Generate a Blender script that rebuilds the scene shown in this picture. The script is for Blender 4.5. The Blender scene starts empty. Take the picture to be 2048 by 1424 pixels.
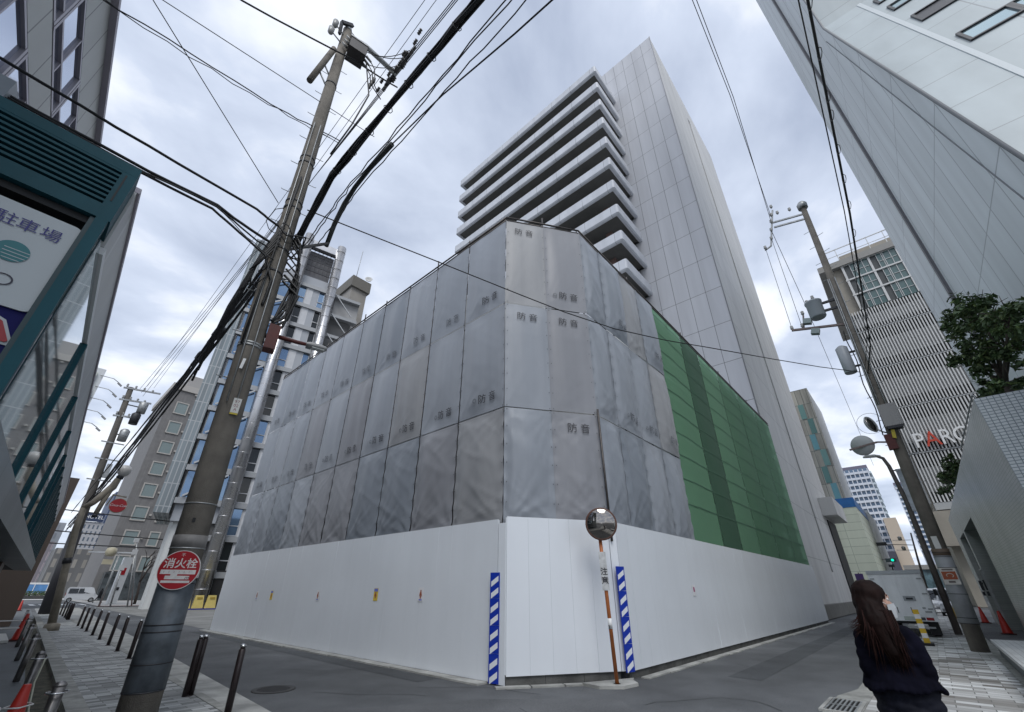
import bpy, math, random
from math import sin, cos, pi, radians, hypot, atan2
from mathutils import Vector, Matrix, noise
random.seed(7)
S = bpy.context.scene
COL = S.collection

# ------------------------------------------------------------------ camera
HC = 1.58
AZ, PITCH, ROLL = radians(42.08), radians(27.4), radians(0.22)
fh = Vector((cos(AZ), sin(AZ), 0)); up = Vector((0, 0, 1)); rt = Vector((sin(AZ), -cos(AZ), 0))
fwd = fh * cos(PITCH) + up * sin(PITCH)
u0 = -fh * sin(PITCH) + up * cos(PITCH)
cr = rt * cos(ROLL) + u0 * sin(ROLL)
cu = u0 * cos(ROLL) - rt * sin(ROLL)
cam = bpy.data.cameras.new('camera')
cam.sensor_width = 36.0
cam.sensor_fit = 'HORIZONTAL'
cam.lens = 834.0 / 2048 * 36
cam.shift_x = (1024 - 1020.5) / 2048
cam.shift_y = (750 - 712) / 2048
cam.clip_start = 0.05
cam.clip_end = 4000
cob = bpy.data.objects.new('camera', cam)
COL.objects.link(cob)
cob.matrix_world = Matrix((
    (cr.x, cu.x, -fwd.x, 0), (cr.y, cu.y, -fwd.y, 0), (cr.z, cu.z, -fwd.z, HC), (0, 0, 0, 1)))
S.camera = cob

# ------------------------------------------------------------------ sky, sun, exposure
SUN_EL, SUN_AZ = radians(52), radians(226)      # azimuth counted from +X towards +Y
w = bpy.data.worlds.new('World'); S.world = w; w.use_nodes = True
nt = w.node_tree; nt.nodes.clear()
N = nt.nodes.new; L = nt.links.new
out = N('ShaderNodeOutputWorld'); bg = N('ShaderNodeBackground'); bg.inputs[1].default_value = 0.1
sky = N('ShaderNodeTexSky'); sky.sky_type = 'NISHITA'; sky.sun_disc = False
sky.sun_elevation = SUN_EL; sky.sun_rotation = pi / 2 - SUN_AZ
tc = N('ShaderNodeTexCoord'); sep = N('ShaderNodeSeparateXYZ'); L(tc.outputs['Generated'], sep.inputs[0])
ad = N('ShaderNodeMath'); ad.operation = 'MAXIMUM'; L(sep.outputs[2], ad.inputs[0]); ad.inputs[1].default_value = 0.0
ad2 = N('ShaderNodeMath'); ad2.operation = 'ADD'; L(ad.outputs[0], ad2.inputs[0]); ad2.inputs[1].default_value = 0.22
dv = []
for k in (0, 1):
    m = N('ShaderNodeMath'); m.operation = 'DIVIDE'; L(sep.outputs[k], m.inputs[0]); L(ad2.outputs[0], m.inputs[1]); dv.append(m)
cx = N('ShaderNodeCombineXYZ'); L(dv[0].outputs[0], cx.inputs[0]); L(dv[1].outputs[0], cx.inputs[1])
mp = N('ShaderNodeMapping'); mp.inputs['Rotation'].default_value = (0, 0, 0.6); mp.inputs['Scale'].default_value = (1.2, 1.35, 1)
mp.inputs['Location'].default_value = (3.1, 1.7, 0)
L(cx.outputs[0], mp.inputs[0])
nz = N('ShaderNodeTexNoise'); nz.inputs['Scale'].default_value = 1.7; nz.inputs['Detail'].default_value = 7
nz.inputs['Roughness'].default_value = 0.52; nz.inputs['Distortion'].default_value = 0.25; L(mp.outputs[0], nz.inputs['Vector'])
rp = N('ShaderNodeValToRGB'); L(nz.outputs['Fac'], rp.inputs[0])
e = rp.color_ramp.elements
e[0].position = 0.28; e[0].color = (0.36, 0.42, 0.55, 1)
e[1].position = 0.66; e[1].color = (1.10, 1.12, 1.15, 1)
e2 = rp.color_ramp.elements.new(0.5); e2.color = (0.63, 0.70, 0.84, 1)
gain = N('ShaderNodeVectorMath'); gain.operation = 'SCALE'; gain.inputs['Scale'].default_value = 7.9
L(rp.outputs[0], gain.inputs[0])
mx = N('ShaderNodeMixRGB'); mx.inputs[0].default_value = 0.9
L(sky.outputs[0], mx.inputs[1]); L(gain.outputs[0], mx.inputs[2])
L(mx.outputs[0], bg.inputs[0]); L(bg.outputs[0], out.inputs[0])

sl = bpy.data.lights.new('sun', 'SUN'); sl.energy = 1.1; sl.angle = radians(28); sl.color = (1.0, 0.99, 0.97)
so = bpy.data.objects.new('sun', sl); COL.objects.link(so)
sd = Vector((cos(SUN_EL) * cos(SUN_AZ), cos(SUN_EL) * sin(SUN_AZ), sin(SUN_EL)))
so.rotation_euler = sd.to_track_quat('Z', 'Y').to_euler()
so.location = (0, 0, 80)
S.view_settings.view_transform = 'Standard'; S.view_settings.look = 'None'
S.view_settings.gamma = 1.0; S.view_settings.exposure = 0.58; S.view_settings.use_curve_mapping = False
S.cycles.max_bounces = 6

# ------------------------------------------------------------------ materials
MAT = {}
def mat(name, col, rough=0.7, metal=0.0, var=0.0, vs=2.0, bump=0.0, bs=30.0, spec=0.5, streak=0.0, coat=0.0, emit=0.0, grain=0.0):
    """Principled material; var = tonal variation (noise), streak = vertical dirt streaks, bump = fine relief."""
    if name in MAT: return MAT[name]
    m = bpy.data.materials.new(name); m.use_nodes = True; MAT[name] = m
    t = m.node_tree; b = t.nodes['Principled BSDF']
    c = (*col, 1)
    b.inputs['Base Color'].default_value = c; b.inputs['Roughness'].default_value = rough
    b.inputs['Metallic'].default_value = metal; b.inputs['Specular IOR Level'].default_value = spec
    b.inputs['Coat Weight'].default_value = coat
    if emit:
        b.inputs['Emission Color'].default_value = c; b.inputs['Emission Strength'].default_value = emit
    g = None
    if var or bump or streak or grain:
        g = t.nodes.new('ShaderNodeNewGeometry')
    cur = None
    def mul(src, lo, hi, f0=0.35, f1=0.65):
        nonlocal cur
        r = t.nodes.new('ShaderNodeMapRange'); t.links.new(src, r.inputs[0])
        r.inputs[1].default_value = f0; r.inputs[2].default_value = f1
        r.inputs[3].default_value = lo; r.inputs[4].default_value = hi
        v = t.nodes.new('ShaderNodeVectorMath'); v.operation = 'SCALE'
        if cur is None: v.inputs[0].default_value = col
        else: t.links.new(cur, v.inputs[0])
        t.links.new(r.outputs[0], v.inputs['Scale']); cur = v.outputs[0]
    if var:
        n = t.nodes.new('ShaderNodeTexNoise'); n.inputs['Scale'].default_value = vs; n.inputs['Detail'].default_value = 6
        n.inputs['Roughness'].default_value = 0.6
        t.links.new(g.outputs['Position'], n.inputs['Vector']); mul(n.outputs['Fac'], 1 - var, 1 + var)
        dr = 0.12 if var > 0.055 else 0.02
        r2 = t.nodes.new('ShaderNodeMapRange'); t.links.new(n.outputs['Fac'], r2.inputs[0])
        r2.inputs[3].default_value = max(0.02, rough - dr); r2.inputs[4].default_value = min(1, rough + dr)
        t.links.new(r2.outputs[0], b.inputs['Roughness'])
    if streak:
        mpn = t.nodes.new('ShaderNodeMapping'); mpn.inputs['Scale'].default_value = (2.2, 2.2, 0.09)
        t.links.new(g.outputs['Position'], mpn.inputs[0])
        n = t.nodes.new('ShaderNodeTexNoise'); n.inputs['Scale'].default_value = 1.6; n.inputs['Detail'].default_value = 5
        t.links.new(mpn.outputs[0], n.inputs['Vector']); mul(n.outputs['Fac'], 1 - streak, 1 + streak * 0.4)
    if grain:
        n = t.nodes.new('ShaderNodeTexNoise'); n.inputs['Scale'].default_value = 55; n.inputs['Detail'].default_value = 4; n.inputs['Roughness'].default_value = 0.75
        t.links.new(g.outputs['Position'], n.inputs['Vector']); mul(n.outputs['Fac'], 1 - grain, 1 + grain, 0.3, 0.7)
        n = t.nodes.new('ShaderNodeTexNoise'); n.inputs['Scale'].default_value = 0.16; n.inputs['Detail'].default_value = 3
        t.links.new(g.outputs['Position'], n.inputs['Vector']); mul(n.outputs['Fac'], 1 - grain * .6, 1 + grain * .6)
    if cur is not None: t.links.new(cur, b.inputs['Base Color'])
    if bump:
        n = t.nodes.new('ShaderNodeTexNoise'); n.inputs['Scale'].default_value = bs; n.inputs['Detail'].default_value = 3
        t.links.new(g.outputs['Position'], n.inputs['Vector'])
        bp = t.nodes.new('ShaderNodeBump'); bp.inputs['Strength'].default_value = bump; bp.inputs['Distance'].default_value = 0.02
        t.links.new(n.outputs['Fac'], bp.inputs['Height']); t.links.new(bp.outputs[0], b.inputs['Normal'])
    return m

def grid(name, col, line, pu, pv, ax='x', lw=0.02, ou=0.0, ov=0.0, rough=0.6, tone=0.06, obj=False, stagger=0.0, streak=0.12, col2=None, vs=0.6, bias=0.0, spec=0.5, bump=0.3):
    """Jointed panels / tiles / bricks: brick texture over (x|y|xy, z) in metres, with tone steps per panel and streaks."""
    if name in MAT: return MAT[name]
    m = bpy.data.materials.new(name); m.use_nodes = True; MAT[name] = m
    t = m.node_tree; b = t.nodes['Principled BSDF']; b.inputs['Roughness'].default_value = rough
    b.inputs['Specular IOR Level'].default_value = spec
    if obj:
        g = t.nodes.new('ShaderNodeTexCoord'); src = g.outputs['Object']
    else:
        g = t.nodes.new('ShaderNodeNewGeometry'); src = g.outputs['Position']
    s = t.nodes.new('ShaderNodeSeparateXYZ'); t.links.new(src, s.inputs[0])
    c = t.nodes.new('ShaderNodeCombineXYZ')
    pick = {'x': (0, 2), 'y': (1, 2), 'g': (0, 1), 'h': (1, 0)}[ax]
    for k, (i, o) in enumerate(zip(pick, (ou, ov))):
        a = t.nodes.new('ShaderNodeMath'); a.operation = 'SUBTRACT'; t.links.new(s.outputs[i], a.inputs[0]); a.inputs[1].default_value = o
        t.links.new(a.outputs[0], c.inputs[k])
    br = t.nodes.new('ShaderNodeTexBrick'); br.offset = stagger; br.squash = 1.0
    br.inputs['Scale'].default_value = 1.0; br.inputs['Brick Width'].default_value = pu; br.inputs['Row Height'].default_value = pv
    br.inputs['Mortar Size'].default_value = lw; br.inputs['Mortar Smooth'].default_value = 0.1; br.inputs['Bias'].default_value = bias
    c2 = col2 if col2 else tuple(v * (1 - 2 * tone) for v in col)
    br.inputs['Color1'].default_value = (*col, 1); br.inputs['Color2'].default_value = (*c2, 1); br.inputs['Mortar'].default_value = (*line, 1)
    t.links.new(c.outputs[0], br.inputs['Vector'])
    mpn = t.nodes.new('ShaderNodeMapping'); mpn.inputs['Scale'].default_value = (1.5, 1.5, 0.12) if ax in 'xy' else (0.7, 0.7, 0.7)
    t.links.new(src, mpn.inputs[0])
    n = t.nodes.new('ShaderNodeTexNoise'); n.inputs['Scale'].default_value = vs; n.inputs['Detail'].default_value = 6; t.links.new(mpn.outputs[0], n.inputs['Vector'])
    r = t.nodes.new('ShaderNodeMapRange'); t.links.new(n.outputs['Fac'], r.inputs[0]); r.inputs[1].default_value = 0.3; r.inputs[2].default_value = 0.7
    r.inputs[3].default_value = 1 - streak; r.inputs[4].default_value = 1 + streak * 0.5
    v = t.nodes.new('ShaderNodeVectorMath'); v.operation = 'SCALE'; t.links.new(br.outputs['Color'], v.inputs[0]); t.links.new(r.outputs[0], v.inputs['Scale'])
    t.links.new(v.outputs[0], b.inputs['Base Color'])
    if bump:
        bp = t.nodes.new('ShaderNodeBump'); bp.inputs['Strength'].default_value = bump; bp.inputs['Distance'].default_value = 0.01; bp.invert = True
        t.links.new(br.outputs['Fac'], bp.inputs['Height']); t.links.new(bp.outputs[0], b.inputs['Normal'])
    return m

# ------------------------------------------------------------------ object helpers
def wloc(o):
    v = Vector((0, 0, 0))
    while o: v = v + o.location; o = o.parent
    return v
def tag(o, label=None, cat=None, group=None, kind=None):
    if label: o['label'] = label
    if cat: o['category'] = cat
    if group: o['group'] = group
    if kind: o['kind'] = kind
    return o
def thing(name, label, cat, loc=(0, 0, 0), group=None):
    o = bpy.data.objects.new(name, None); COL.objects.link(o); o.location = loc; o.empty_display_size = 0.2
    return tag(o, label, cat, group)
def copy_tree(o, parent=None):
    c = o.copy(); COL.objects.link(c); c.parent = parent
    for ch in list(o.children): copy_tree(ch, c)
    return c

class MB:
    """collects shapes and links them as ONE mesh object"""
    def __init__(s): s.v = []; s.f = []; s.mi = []; s.sm = []; s.cur = 0; s.smooth = False
    def mat(s, i): s.cur = i; return s
    def face(s, idx): s.f.append(idx); s.mi.append(s.cur); s.sm.append(s.smooth)
    def poly(s, pts):
        b = len(s.v); s.v += [tuple(p) for p in pts]; s.face(tuple(range(b, b + len(pts)))); return s
    def box(s, x0, y0, z0, x1, y1, z1):
        x0, x1 = min(x0, x1), max(x0, x1); y0, y1 = min(y0, y1), max(y0, y1); z0, z1 = min(z0, z1), max(z0, z1)
        b = len(s.v)
        s.v += [(x0, y0, z0), (x1, y0, z0), (x1, y1, z0), (x0, y1, z0), (x0, y0, z1), (x1, y0, z1), (x1, y1, z1), (x0, y1, z1)]
        for q in ((0, 3, 2, 1), (4, 5, 6, 7), (0, 1, 5, 4), (1, 2, 6, 5), (2, 3, 7, 6), (3, 0, 4, 7)): s.face(tuple(b + k for k in q))
        return s
    def obox(s, c, ax, ay, az):
        c, ax, ay, az = map(Vector, (c, ax, ay, az)); b = len(s.v)
        for sx, sy, sz in ((-1, -1, -1), (1, -1, -1), (1, 1, -1), (-1, 1, -1), (-1, -1, 1), (1, -1, 1), (1, 1, 1), (-1, 1, 1)):
            s.v.append(tuple(c + ax * sx + ay * sy + az * sz))
        for q in ((0, 3, 2, 1), (4, 5, 6, 7), (0, 1, 5, 4), (1, 2, 6, 5), (2, 3, 7, 6), (3, 0, 4, 7)): s.face(tuple(b + k for k in q))
        return s
    def bar(s, a, b, wd, th=None, upv=(0, 0, 1)):
        a, b = Vector(a), Vector(b); d = b - a; th = th or wd
        u = d.normalized(); r = u.cross(Vector(upv))
        if r.length < 1e-3: r = u.cross(Vector((1, 0, 0)))
        r.normalize(); q = r.cross(u)
        return s.obox((a + b) / 2, d / 2, r * wd / 2, q * th / 2)
    def prism(s, pts, d):
        """extrude planar polygon pts by vector d"""
        d = Vector(d); n = len(pts); b = len(s.v)
        s.v += [tuple(p) for p in pts] + [tuple(Vector(p) + d) for p in pts]
        s.face(tuple(range(b + n - 1, b - 1, -1))); s.face(tuple(range(b + n, b + 2 * n)))
        for i in range(n):
            j = (i + 1) % n; s.face((b + i, b + j, b + n + j, b + n + i))
        return s
    def tube(s, pts, r, n=8, cap=True):
        pts = [Vector(p) for p in pts]; m = len(pts)
        rs = r if isinstance(r, (list, tuple)) else [r] * m
        old = s.smooth; s.smooth = True; b = len(s.v); ref = None
        for i, p in enumerate(pts):
            t = (pts[min(i + 1, m - 1)] - pts[max(i - 1, 0)])
            if t.length < 1e-9: t = Vector((0, 0, 1))
            t.normalize()
            if ref is None:
                ref = t.orthogonal().normalized()
            else:
                ref = ref - t * ref.dot(t)
                if ref.length < 1e-6: ref = t.orthogonal()
                ref.normalize()
            o = t.cross(ref)
            for k in range(n):
                a = 2 * pi * k / n; s.v.append(tuple(p + (ref * cos(a) + o * sin(a)) * rs[i]))
        for i in range(m - 1):
            for k in range(n):
                k2 = (k + 1) % n; s.face((b + i * n + k, b + i * n + k2, b + (i + 1) * n + k2, b + (i + 1) * n + k))
        s.smooth = False
        if cap:
            s.face(tuple(b + k for k in range(n - 1, -1, -1))); s.face(tuple(b + (m - 1) * n + k for k in range(n)))
        s.smooth = old; return s
    def lathe(s, prof, c, n=20, axis=(0, 0, 1)):
        """profile [(radius, height)] turned round axis through c"""
        c = Vector(c); a = Vector(axis).normalized(); r = a.orthogonal().normalized(); q = a.cross(r)
        old = s.smooth; s.smooth = True; b = len(s.v); m = len(prof)
        for (rad, h) in prof:
            for k in range(n):
                t = 2 * pi * k / n; s.v.append(tuple(c + a * h + (r * cos(t) + q * sin(t)) * rad))
        for i in range(m - 1):
            for k in range(n):
                k2 = (k + 1) % n; s.face((b + i * n + k, b + i * n + k2, b + (i + 1) * n + k2, b + (i + 1) * n + k))
        s.smooth = False
        if prof[0][0] > 1e-5: s.face(tuple(b + k for k in range(n - 1, -1, -1)))
        if prof[-1][0] > 1e-5: s.face(tuple(b + (m - 1) * n + k for k in range(n)))
        s.smooth = old; return s
    def build(s, name, mats, parent=None, origin=None):
        mats = mats if isinstance(mats, (list, tuple)) else [mats]
        if parent is not None: off = wloc(parent)
        elif origin is not None: off = Vector(origin)
        else:
            xs = [p[0] for p in s.v]; ys = [p[1] for p in s.v]; zs = [p[2] for p in s.v]
            off = Vector(((min(xs) + max(xs)) / 2, (min(ys) + max(ys)) / 2, min(zs)))
        me = bpy.data.meshes.new(name)
        me.from_pydata([(p[0] - off.x, p[1] - off.y, p[2] - off.z) for p in s.v], [], s.f)
        for m in mats: me.materials.append(m)
        me.polygons.foreach_set('material_index', s.mi); me.polygons.foreach_set('use_smooth', s.sm); me.update()
        o = bpy.data.objects.new(name, me); COL.objects.link(o)
        if parent is not None: o.parent = parent
        else: o.location = off
        return o

def lettering(body, size, m, parent, M, name='lettering', align='CENTER', ext=0.0, fn=None, sx=1.0, shear=0.0, label=None, bold=0.0):
    """text turned into a flat mesh: local x right, y up, placed by matrix M (world)"""
    cu_ = bpy.data.curves.new(name, 'FONT'); cu_.body = body; cu_.size = size; cu_.align_x = align; cu_.align_y = 'CENTER'
    cu_.extrude = ext; cu_.shear = shear; cu_.offset = bold; cu_.resolution_u = 3
    ob = bpy.data.objects.new(name, cu_); COL.objects.link(ob)
    dg = bpy.context.evaluated_depsgraph_get(); dg.update()
    me = bpy.data.meshes.new_from_object(ob.evaluated_get(dg))
    bpy.data.objects.remove(ob); bpy.data.curves.remove(cu_)
    off = wloc(parent) if parent else Vector((0, 0, 0))
    for v in me.vertices:
        p = Vector((v.co.x * sx, v.co.y, v.co.z)); p = M @ p
        if fn: p = fn(p)
        v.co = p - off
    me.materials.clear(); me.materials.append(m); me.name = name
    o = bpy.data.objects.new(name, me); COL.objects.link(o)
    if parent: o.parent = parent
    if label: o['label'] = label
    return o
def frame(o, right, upv):
    r = Vector(right).normalized(); u = Vector(upv).normalized(); n = r.cross(u)
    return Matrix(((r.x, u.x, n.x, o[0]), (r.y, u.y, n.y, o[1]), (r.z, u.z, n.z, o[2]), (0, 0, 0, 1)))

def organic(name, caps, m, parent, voxel=0.02, smooth=4, disp=None, tex=None):
    """one continuous surface grown from tapered capsules (voxel remesh + smoothing)"""
    b = MB()
    for c in caps:
        if len(c) == 2:                                      # ellipsoid: centre, radii
            ce, ra = Vector(c[0]), c[1]; n = 14; base = len(b.v)
            for i in range(n + 1):
                th = pi * i / n
                for k in range(n):
                    ph = 2 * pi * k / n
                    b.v.append((ce.x + ra[0] * sin(th) * cos(ph), ce.y + ra[1] * sin(th) * sin(ph), ce.z - ra[2] * cos(th)))
            for i in range(n):
                for k in range(n):
                    k2 = (k + 1) % n; b.face((base + i * n + k, base + i * n + k2, base + (i + 1) * n + k2, base + (i + 1) * n + k))
        else:                                                # capsule: a, b, ra, rb
            a, e_, ra, rb = Vector(c[0]), Vector(c[1]), c[2], c[3]; d = (e_ - a); u = d.normalized()
            P, R = [], []
            for t in (-1, -0.86, -0.5): P.append(a + u * ra * t); R.append(ra * math.sqrt(max(0.0004, 1 - t * t)))
            for t in (0, 0.33, 0.66, 1): P.append(a + d * t); R.append(ra + (rb - ra) * t)
            for t in (0.5, 0.86, 1): P.append(e_ + u * rb * t); R.append(rb * math.sqrt(max(0.0004, 1 - t * t)))
            b.tube(P, R, 12)
    tmp = b.build(name, m, None, origin=(0, 0, 0))
    md = tmp.modifiers.new('r', 'REMESH'); md.mode = 'VOXEL'; md.voxel_size = voxel
    ms = tmp.modifiers.new('s', 'SMOOTH'); ms.iterations = smooth; ms.factor = 0.5
    dg = bpy.context.evaluated_depsgraph_get(); dg.update()
    me = bpy.data.meshes.new_from_object(tmp.evaluated_get(dg)); me.name = name
    bpy.data.objects.remove(tmp)
    off = wloc(parent) if parent else Vector((0, 0, 0))
    if disp:
        nr = [v.normal.copy() for v in me.vertices]
        for v, n_ in zip(me.vertices, nr): v.co = v.co + n_ * disp(v.co)
    for v in me.vertices: v.co = v.co - off
    me.polygons.foreach_set('use_smooth', [True] * len(me.polygons))
    me.materials.clear(); me.materials.append(m)
    o = bpy.data.objects.new(name, me); COL.objects.link(o)
    if parent: o.parent = parent
    return o

# ================================================================== GROUND
def sheet_poly(name, pts, z, m, kind='structure', th=0.0):
    b = MB()
    if th: b.prism([(x, y, z - th) for x, y in pts], (0, 0, th))
    else: b.poly([(x, y, z) for x, y in pts])
    return tag(b.build(name, m, None, origin=(pts[0][0], pts[0][1], 0)), kind=kind)
ASPH = mat('asphalt', (0.106, 0.111, 0.116), 0.85, var=0.20, vs=0.9, bump=0.7, bs=110, grain=0.5)
ASPH2 = mat('asphalt_patch', (0.072, 0.077, 0.082), 0.88, var=0.2, vs=0.9, bump=0.7, bs=110, grain=0.5)
CONC = mat('pale_concrete', (0.33, 0.33, 0.31), 0.85, var=0.3, vs=1.6, bump=0.3, bs=60)
CONC2 = mat('kerb_concrete', (0.27, 0.27, 0.25), 0.85, var=0.35, vs=2.5, bump=0.3, bs=60)
DARKC = mat('dark_concrete', (0.10, 0.10, 0.095), 0.9, var=0.35, vs=2.0, bump=0.4, bs=40)
PAVL = grid('paver_left', (0.50, 0.51, 0.50), (0.14, 0.14, 0.135), 0.40, 0.13, 'g', 0.006, stagger=0.5, tone=0.2, col2=(0.16, 0.165, 0.16), streak=0.3, rough=0.8, vs=0.9)
PAVR = grid('paver_right', (0.74, 0.75, 0.74), (0.17, 0.17, 0.16), 0.44, 0.22, 'h', 0.008, stagger=0.37, tone=0.2, col2=(0.17, 0.155, 0.135), streak=0.3, rough=0.8, vs=0.9)
PLAZA = grid('plaza_slabs', (0.42, 0.41, 0.39), (0.25, 0.25, 0.24), 0.6, 0.6, 'g', 0.012, tone=0.08, streak=0.2, rough=0.8)
tag(MB().poly([(-900, -900, -0.012), (1500, -900, -0.012), (1500, 1500, -0.012), (-900, 1500, -0.012)]).build('ground', mat('ground_grey', (0.16, 0.16, 0.155), 0.9, var=0.2, vs=0.05), None, origin=(0, 0, 0)), kind='structure')
sheet_poly('road', [(-30, -30), (330, -30), (330, 140), (-30, 140)], 0.0, ASPH)
lx = lambda y: 1.52 + 0.036 * (y - 9.7)
kx = lambda y: 2.92 + 0.030 * (y - 10)
gx = lambda y: 3.36 + (y - 7.7) * (0.062 if y < 22 else 0.057)
ys = [-4, 2, 8, 14, 20, 26, 32, 40, 50, 62]
sheet_poly('footway_left', [(lx(y), y) for y in ys] + [(kx(y), y) for y in reversed(ys)], 0.012, PAVL)
sheet_poly('kerb_strip_left', [(kx(y), y) for y in ys] + [(kx(y) + 0.14, y) for y in reversed(ys)], 0.018, CONC2)
sheet_poly('gutter_left', [(kx(y) + 0.14, y) for y in ys] + [(gx(y), y) for y in reversed(ys)], 0.008, CONC)
sheet_poly('driveway', [(-8, -6), (lx(-6) - 0.25, -6), (lx(60) - 0.25, 60), (-8, 60)], 0.006, mat('driveway_asphalt', (0.10, 0.11, 0.115), 0.6, var=0.3, vs=0.8, bump=0.3, bs=120))
sheet_poly('soil_strip', [(lx(4) - 0.62, 4), (lx(4) - 0.24, 4), (lx(40) - 0.24, 40), (lx(40) - 0.5, 40)], 0.012, mat('soil', (0.07, 0.065, 0.045), 0.95, var=0.5, vs=6, bump=0.8, bs=40))
b = MB()
for i in range(40):
    y0, y1 = 4 + i * 1.0, 4 + i * 1.0 + 0.988
    b.prism([(lx(y0) - 0.24, y0, 0), (lx(y0), y0, 0), (lx(y1), y1, 0), (lx(y1) - 0.24, y1, 0)], (0, 0, 0.11))
tag(b.build('kerb_wall', CONC2), kind='structure')
sheet_poly('footway_right', [(4.2, -0.95), (78, -0.95), (78, 1.30), (4.2, 1.30)], 0.016, PAVR)
sheet_poly('kerb_strip_right', [(4.2, 1.30), (78, 1.30), (78, 1.56), (11.2, 1.56), (10.3, 1.75), (4.2, 1.75)], 0.020, CONC2)
sheet_poly('kerb_back_right', [(7, -0.95), (60, -0.95), (60, -0.72), (7, -0.72)], 0.05, CONC2)
# pale edging round the hoarding, in lengths
b = MB()
for i in range(18):
    y0 = 6.9 + i * 0.98; b.prism([(6.74 + 0.02 * (i % 3), y0, 0), (7.02, y0, 0), (7.02, y0 + 0.965, 0), (6.74 + 0.02 * (i % 3), y0 + 0.965, 0)], (0, 0, 0.03))
for t0, t1 in ((0.0, 0.25), (0.262, 0.5), (0.512, 0.74)):
    p = Vector((6.82, 6.52, 0)); q = Vector((8.95, 5.02, 0)); d = q - p; n_ = Vector((d.y, -d.x, 0)).normalized()
    a0, a1 = p + d * t0, p + d * t1
    b.prism([a0, a0 + n_ * 0.16, a1 + n_ * 0.16, a1], (0, 0, 0.028))
b.prism([(8.1, 5.45, 0), (8.05, 5.05, 0), (8.35, 4.72, 0), (8.8, 4.66, 0), (9.05, 4.9, 0), (9.25, 4.98, 0)], (0, 0, 0.05))
for i in range(24):
    x0 = 9.6 + i * 1.0; b.prism([(x0, 4.82 - 0.03 * (i % 2), 0), (x0 + 0.985, 4.82 - 0.03 * (i % 2), 0), (x0 + 0.985, 5.0, 0), (x0, 5.0, 0)], (0, 0, 0.025))
tag(b.build('edging_kerb', CONC), kind='structure')
sheet_poly('asphalt_patch', [(3.9, 7.2), (6.0, 6.1), (7.6, 4.4), (6.2, 3.0), (4.2, 4.6)], 0.004, mat('asphalt_repair', (0.108, 0.112, 0.116), 0.85, var=0.2, vs=0.8, bump=0.7, bs=110, grain=0.5))
sheet_poly('asphalt_strip', [(6.2, 8.0), (6.7, 8.0), (6.7, 24), (6.25, 24)], 0.004, ASPH2)
sheet_poly('asphalt_trench', [(11, 3.1), (40, 3.3), (40, 3.9), (11, 3.75)], 0.004, ASPH2)
sheet_poly('forecourt', [(7.2, 24.6), (24, 24.6), (24, 62), (7.6, 62)], 0.004, mat('forecourt_concrete', (0.20, 0.20, 0.19), 0.85, var=0.3, vs=0.5, bump=0.3, bs=60))
sheet_poly('plaza', [(8.3, 66), (40, 62.5), (60, 110), (9.5, 110)], 0.03, PLAZA)
sheet_poly('plaza_edge', [(7.9, 64.6), (40, 60.9), (40, 62.5), (8.3, 66)], 0.05, mat('red_brown_pavers', (0.20, 0.11, 0.09), 0.85, var=0.2, vs=2))
sheet_poly('far_pavement', [(-40, 112), (120, 112), (120, 139), (-40, 139)], 0.02, mat('bright_concrete', (0.62, 0.62, 0.60), 0.8, var=0.1))
b = MB()
for i in range(7): b.poly([(3.6 + i * 0.85, 74, 0.004), (4.05 + i * 0.85, 74, 0.004), (4.05 + i * 0.85, 79, 0.004), (3.6 + i * 0.85, 79, 0.004)])
tag(b.build('crossing_marking', mat('road_paint', (0.75, 0.75, 0.73), 0.7, var=0.15, vs=4)), kind='structure')
rc = random.Random(31)
for k, (x, y, dx, dy, n_) in enumerate(((4.4, 8.6, .9, -.35, 9), (5.0, 11.5, .35, -1.0, 12), (5.9, 7.6, .5, -.8, 8), (7.5, 3.9, 1.1, -.25, 10), (12, 3.4, 1.4, .05, 14), (6.0, 5.2, -.7, -.9, 9))):
    b = MB(); P = [Vector((x, y, .005))]; d = Vector((dx, dy, 0)).normalized()
    for i in range(n_):
        d = (d + Vector((rc.uniform(-.5, .5), rc.uniform(-.5, .5), 0))).normalized(); P.append(P[-1] + d * rc.uniform(.15, .4))
    for i in range(n_):
        q = P[i + 1] - P[i]; m_ = Vector((-q.y, q.x, 0)).normalized() * .007; b.poly([P[i] - m_, P[i + 1] - m_, P[i + 1] + m_, P[i] + m_])
    tag(b.build('asphalt_crack', mat('crack_dark', (.035, .036, .038), .95)), kind='structure')
# manhole, drain grate
t = thing('manhole_cover', 'round iron manhole cover set in the asphalt near the kerb', 'manhole', (4.02, 9.3, 0.0))
MB().lathe([(0.36, 0.0), (0.36, 0.012), (0.30, 0.012)], (4.02, 9.3, 0), 28).build('rim', mat('iron_rim', (0.05, 0.05, 0.05), 0.9), t)
b = MB().lathe([(0.298, 0.0), (0.298, 0.010)], (4.02, 9.3, 0), 28)
for i in range(-4, 5):
    h = math.sqrt(max(0, 0.27 ** 2 - (i * 0.06) ** 2)); b.box(4.02 - h, 9.3 + i * 0.06 - 0.008, 0.010, 4.02 + h, 9.3 + i * 0.06 + 0.008, 0.015)
b.build('lid', mat('iron', (0.028, 0.028, 0.03), 0.85, var=0.3, vs=9, spec=.2), t)
t = thing('drain_grate', 'slotted drain grate in a pale frame at the right kerb behind the woman', 'drain grate', (9.3, 1.58, 0.0))
b = MB()
for (x0, y0, x1, y1) in ((8.95, 1.32, 9.0, 1.82), (9.95, 1.32, 10.0, 1.82), (9.0, 1.32, 9.95, 1.37), (9.0, 1.77, 9.95, 1.82)): b.box(x0, y0, 0.0, x1, y1, 0.034)
b.build('frame', CONC, t)
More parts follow.
